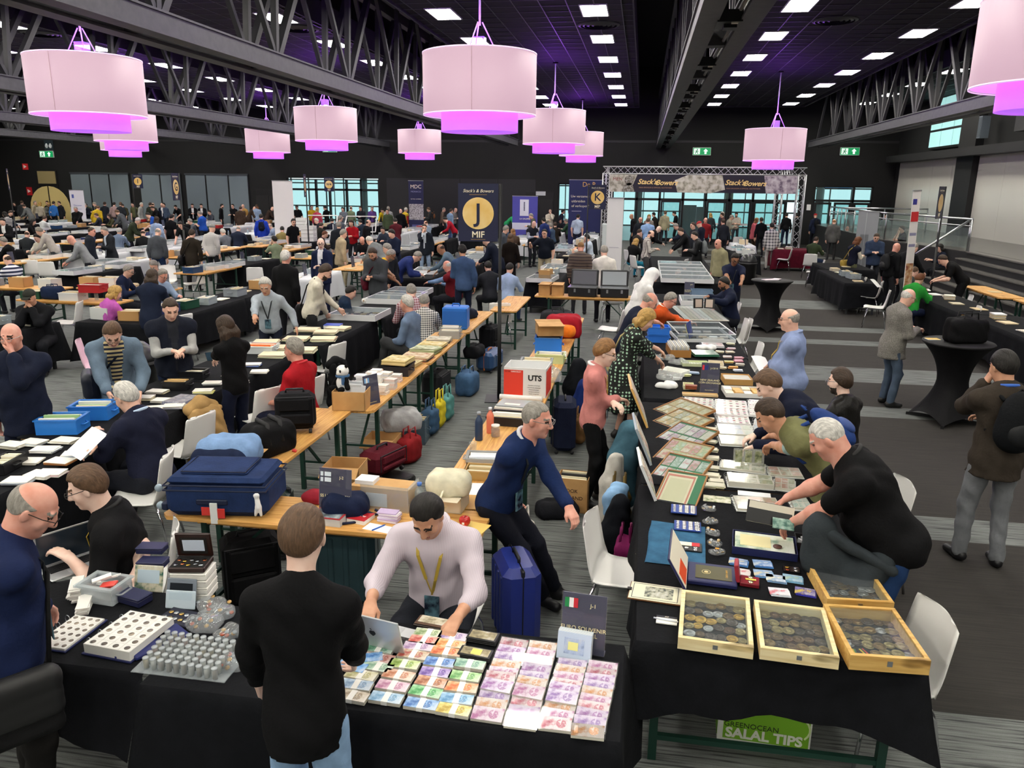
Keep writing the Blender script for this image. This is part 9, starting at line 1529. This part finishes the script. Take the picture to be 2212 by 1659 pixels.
# tables of the middle distance, left
def far_table(x0,x1,y0,y1,kind='cloth',what=(),seed=0):
 cx,cy=(x0+x1)/2,(y0+y1)/2
 if kind=='wood':wood_table(x0,x1,y0,y1,lab('wooden trestle table',cx,cy))
 else:cloth_table(x0,x1,y0,y1,lab('black covered table',cx,cy),(.6,.6,.6,.6),seed=seed,clothlabel=lab('black table cloth',cx,cy),legs='grey',m=None if kind=='cloth' else mat('#c9ccd0',.6))
 alx=(x1-x0)>(y1-y0);n_=len(what)
 for k,w_ in enumerate(what):
  f=(k+.5)/n_;x=x0+(x1-x0)*f if alx else cx+rng.uniform(-.08,.08);y=cy+rng.uniform(-.06,.06)if alx else y0+(y1-y0)*f
  goods(w_,x,y,rz=(jit(8)if alx else PI/2+jit(8)))
far_table(-11.6,-9.35,10.45,11.25,'cloth',('stack','tub','tub','papers'),31);far_table(-9.1,-7.55,11.3,12.05,'cloth',('carton','carton','papers'),32)
far_table(-8.6,-7.75,12.2,14.4,'cloth',('crate','crate','tub','papers'),33);far_table(-8.6,-7.75,14.45,16.7,'cloth',('crate','papers','carton','stack'),34)
far_table(-11.9,-9.7,13.2,13.75,'wood',('crate','bag','crate','bottle','sign'));far_table(-14.2,-12.0,12.3,12.85,'wood',('bag','sign'));far_table(-14.3,-12.1,14.6,15.15,'wood',('crate','carton','carton'));far_table(-12.0,-9.8,15.0,15.6,'wood',('carton','carton','stack','sign','tub'))
q=Vector((-10.9,13.45,TZ));t=crate((-10.35,13.45,TZ+.17),R(5),.42,.3,.15,'#b3262a','bright red crate in front of the blonde in pink',MIX)
# regular rows behind: tables skip the spots where visitors stand
feet_=[(v[1]['root'][0],v[1]['root'][1])for v in PP.values()]
KINDS=('case','case','papers','crate','carton','album','stack','tub','papers','case','stack','bottle','sign')
rr=random.Random(11);n_=0
for ri,(xr,y0,y1)in enumerate(((-8.2,17.6,42),(-5.0,17.4,40),(-11.2,18.0,42.5),(-14.2,17.2,42.5),(-2.3,18.6,41),(-17.3,19,42.5),(-20.6,21,42),(-24,24,42),(-27.5,27,42),(-31,30,42),(-34.5,33,42),(3.6,27.5,33))):
 y=y0
 while y<y1:
  for dx_ in(0,.45,-.45,.9,-.9):
   x=xr+dx_
   if not any(x-.62<a<x+.62 and y-.2<b<y+2.3 for a,b in feet_):break
  else:y+=1.1;continue
  far_table(x-.4,x+.4,y,y+2.1,('cloth','wood','cloth','white')[rr.randrange(4)]if y<32 else('cloth','white')[rr.randrange(2)],[rr.choice(KINDS)for _ in range(4 if y<30 else 3)],50+n_);n_+=1;y+=2.25
# right hand rows
for(x,y,k)in((6.5,19.2,'papers'),(5.4,20.6,'papers'),(5.45,21.3,'tub'),(5.4,21.9,'tub'),(5.45,22.6,'papers'),(5.4,23.1,'stack'),(6.0,24.4,'papers'),(6.45,18.4,'papers'),(6.5,17.7,'stack'),(6.4,17.0,'papers'),(6.55,16.3,'papers'),(6.45,15.2,'stack'),(6.4,14.7,'papers'),(6.6,14.2,'stack'),(6.35,13.8,'papers'),(6.6,13.4,'stack'),(6.4,13.0,'stack'),(6.55,12.6,'carton'),(6.5,12.0,'stack'),(6.4,11.4,'album'),(6.6,10.8,'papers'),(6.5,10.2,'stack'),(8.0,19.2,'papers'),(8.1,16.6,'bag'),(8.0,14.6,'papers'),(5.5,30.9,'stack'),(5.2,31.0,'papers'),(-.6,16.4,'papers')):goods(k,x,y,rz=PI/2+jit(10))
for k,(x,y,r_)in enumerate(((6.55,13.55,70),(6.6,12.9,60),(6.5,12.3,65),(6.65,11.9,60))):
 t=thing('price_card',('farthest','second','third','nearest')[k]+' blue stand card with pink print on the right hand table','sign',(x,y,TZ+.03),R(r_-90),'blue stand cards');Bx(-.08,.08,-.003,.003,0,.26).build('card',mat('#3c50b4',.5),t,rot=(R(-12),0,0));Bx(-.06,.06,-.005,-.003,.1,.2).build('print',mat('#b04a8a',.5),t,rot=(R(-12),0,0))
soft_bag((7.95,14.2,TZ),R(80),.46,.3,.2,'#8d1b2a','red and black jacket heaped below the steps',False,'jacket','folded_jacket',2.);soft_bag((8.1,15.4,TZ),R(70),.5,.34,.42,'#1a1b1e','dark backpack below the steps',True,'bag','backpack',1.)
soft_bag((4.27,10.9,1.092),R(15),.52,.3,.36,'#121214','large black bag on the tall bar table',True,'bag','holdall',.5);stack((3.92,11.02,1.091),R(10),.16,.12,3,'bright leaflets beside the black bag',['#9fc4e0','#e6e6e6','#e0c06a'],.003);stack((2.8,17.55,1.091),R(25),.3,.2,5,'loose white leaflets on the tall table in the aisle',['#e9e6ea','#d9c9d2','#f0f0f0'],.003);stack((2.95,17.75,1.091),R(60),.25,.16,3,'scattered pink leaflets on the tall table in the aisle',['#e6d2da','#f0f0f0'],.003)
for(x,y,z,r_,nm)in((1648,790,1.0,30,'white sheets in the hand of the bald man in blue'),(1893,613,.85,40,'white sheet carried by the man with charcoal backpack'),(187,958,.92,-20,'white sheet read by the white-haired man')):
 q=G(x,y,z);t=tag(MB().grid(lambda u,v:((u-.5)*.21,(v-.5)*.29,.02*math.sin(u*3)),6,2).build('paper_sheet',mat('#f1f1f0',.6),None,True,q,(R(35),R(10),R(r_))),nm,'paper','sheets held in hand')
q=G(408,752,1.08);tag(Bx(-.06,.06,-.035,.035,0,.003).build('banknote',note_mat('#d9c98a','#a89450'),None,False,q,(R(60),0,R(20))),'tan banknote held by the man in navy vest','banknote');q=G(452,771,1.1);t=thing('phone','black phone in the hand of the long-haired girl','phone',q,R(40));t.rotation_euler[0]=R(30);Rb(-.036,.036,-.075,.075,0,.008,.004).build('body',BLACKM,t);Bx(-.032,.032,-.07,.07,.008,.009).build('screen',mat('#20303c',.1),t)
# open equipment cases, cartons, cabinets and white easel frames
for k,(x,nm)in enumerate(((-1.15,'open black equipment case, left of two'),(-.5,'open black equipment case, right of two'))):
 t=thing('equipment_case',nm,'case',(x,16.36,TZ+.001),R(-3+6*k),'open equipment cases');m_=mat('#1b1b1e',.4);Rb(-.29,.29,-.2,.2,0,.2,.02).build('base',m_,t);Rb(-.29,.29,-.035,.035,0,.36,.02).build('lid',m_,t,loc=(0,.2,.18),rot=(R(-14),0,0));Bx(-.25,.25,-.04,-.036,.04,.32).build('lid_lining',mat('#55565c',.6)if k==0 else mat('#8f9698',.5),t,loc=(0,.2,.18),rot=(R(-14),0,0));Bx(-.3,.3,-.21,.2,.19,.205).build('metal_edge',STEEL,t);[Bx(a-.02,a+.02,-.215,-.2,.1,.17).build('latch',STEEL,t)for a in(-.15,.15)]
for k,x in enumerate((-1.95,-1.68)):carton((x,16.36,TZ+.001),jit(4),.24,.26,.24,('left','right')[k]+' brown carton beside the open equipment cases',None,3)
def cabinet(xa,xb,yt,yb,label,c='#c9d2d0'):
 a,b=G(xa,yb),G(xb,yb);zt=onY(xa,yt,a.y).z;w_=b.x-a.x;t=thing('metal_cabinet',label,'cabinet',((a.x+b.x)/2,a.y+.25,0),0,'pale metal cabinets');Bx(-w_/2,w_/2,-.2,.2,0,zt).build('body',mat(c,.4),t);Bx(-w_/2+.02,w_/2-.02,-.215,-.2,.05,zt-.03).build('door',mat(c,.35),t);Bx(w_/2-.07,w_/2-.05,-.23,-.215,zt*.5,zt*.5+.12).build('handle',STEEL,t)
cabinet(1297,1330,484,585,'tall pale metal cabinet left of the showcase row');cabinet(1472,1500,443,508,'grey metal cabinet behind the black tee, left of two','#9aa0a2');cabinet(1501,1522,447,508,'grey metal cabinet behind the black tee, right of two','#a6acae');cabinet(1085,1100,440,500,'tall grey cabinet just right of the J pole','#9aa2a6')
for k,(x,y,w_)in enumerate(((690,468,46),(775,470,50))):
 q=G(x,y,1.45);t=thing('easel_frame',('left','right')[k]+' white empty tilted frame behind the red sweater','frame',(q.x,q.y,0),R(10),'white tilted frames');m_=mat('#e9e9e6',.4);[MB().bar(a,b,.04).build('frame_bar',m_,t)for a,b in(((-.75,0,.8),(-.6,.25,1.5)),((.75,0,.8),(.8,.25,1.5)),((-.6,.25,1.5),(.8,.25,1.5)),((-.75,0,.8),(.75,0,.8)))];[MB().bar((a,.1,0),(a,.1,1.1),.03).build('leg',m_,t)for a in(-.6,.6)]
for k in range(3):
 q=G(640+k*14,470+k*22,.9);
 for j in range(4):crate((q.x,q.y,TZ+.001+j*.15),0,.5,.36,.14,'#e3e3e0',lab(('lowest','second','third','topmost')[j]+' white stacking crate of tower %d'%(k+1),q.x,q.y),None)
 cloth_table(q.x-.4,q.x+.4,q.y-.4,q.y+.4,lab('small black table under white crates',q.x,q.y),(.5,.5,.5,.5),seed=90+k,clothlabel=lab('black cloth under white crates',q.x,q.y),legs='grey')
chair(0,0,180,'white shell chair hidden under the lilac shirt',loc=(PP['lilac'][1]['root'][0],PP['lilac'][1]['root'][1]+.05,0))
for k in range(5):q=G((1690,1240,1172,860,1895)[k],(1205,1080,1000,890,1010)[k]);tag(MB().grid(lambda u,v:((u-.5)*.07,(v-.5)*.05,.012+.012*math.sin(u*4+k)*math.cos(v*3)),4,3).build('paper_scrap',PAPER,None,True,(q.x,q.y,0),k*1.3),('scrap of white paper on the dark carpet right of the medal table','scrap of white paper by the plum handbag','scrap of white paper near the leaning man','scrap of white paper near the turquoise bag','tiny white speck of paper on the dark carpet')[k],'litter','paper scraps on the floor')
for v in PP.values():
 if '_head' in v[0]:del v[0]['_head']
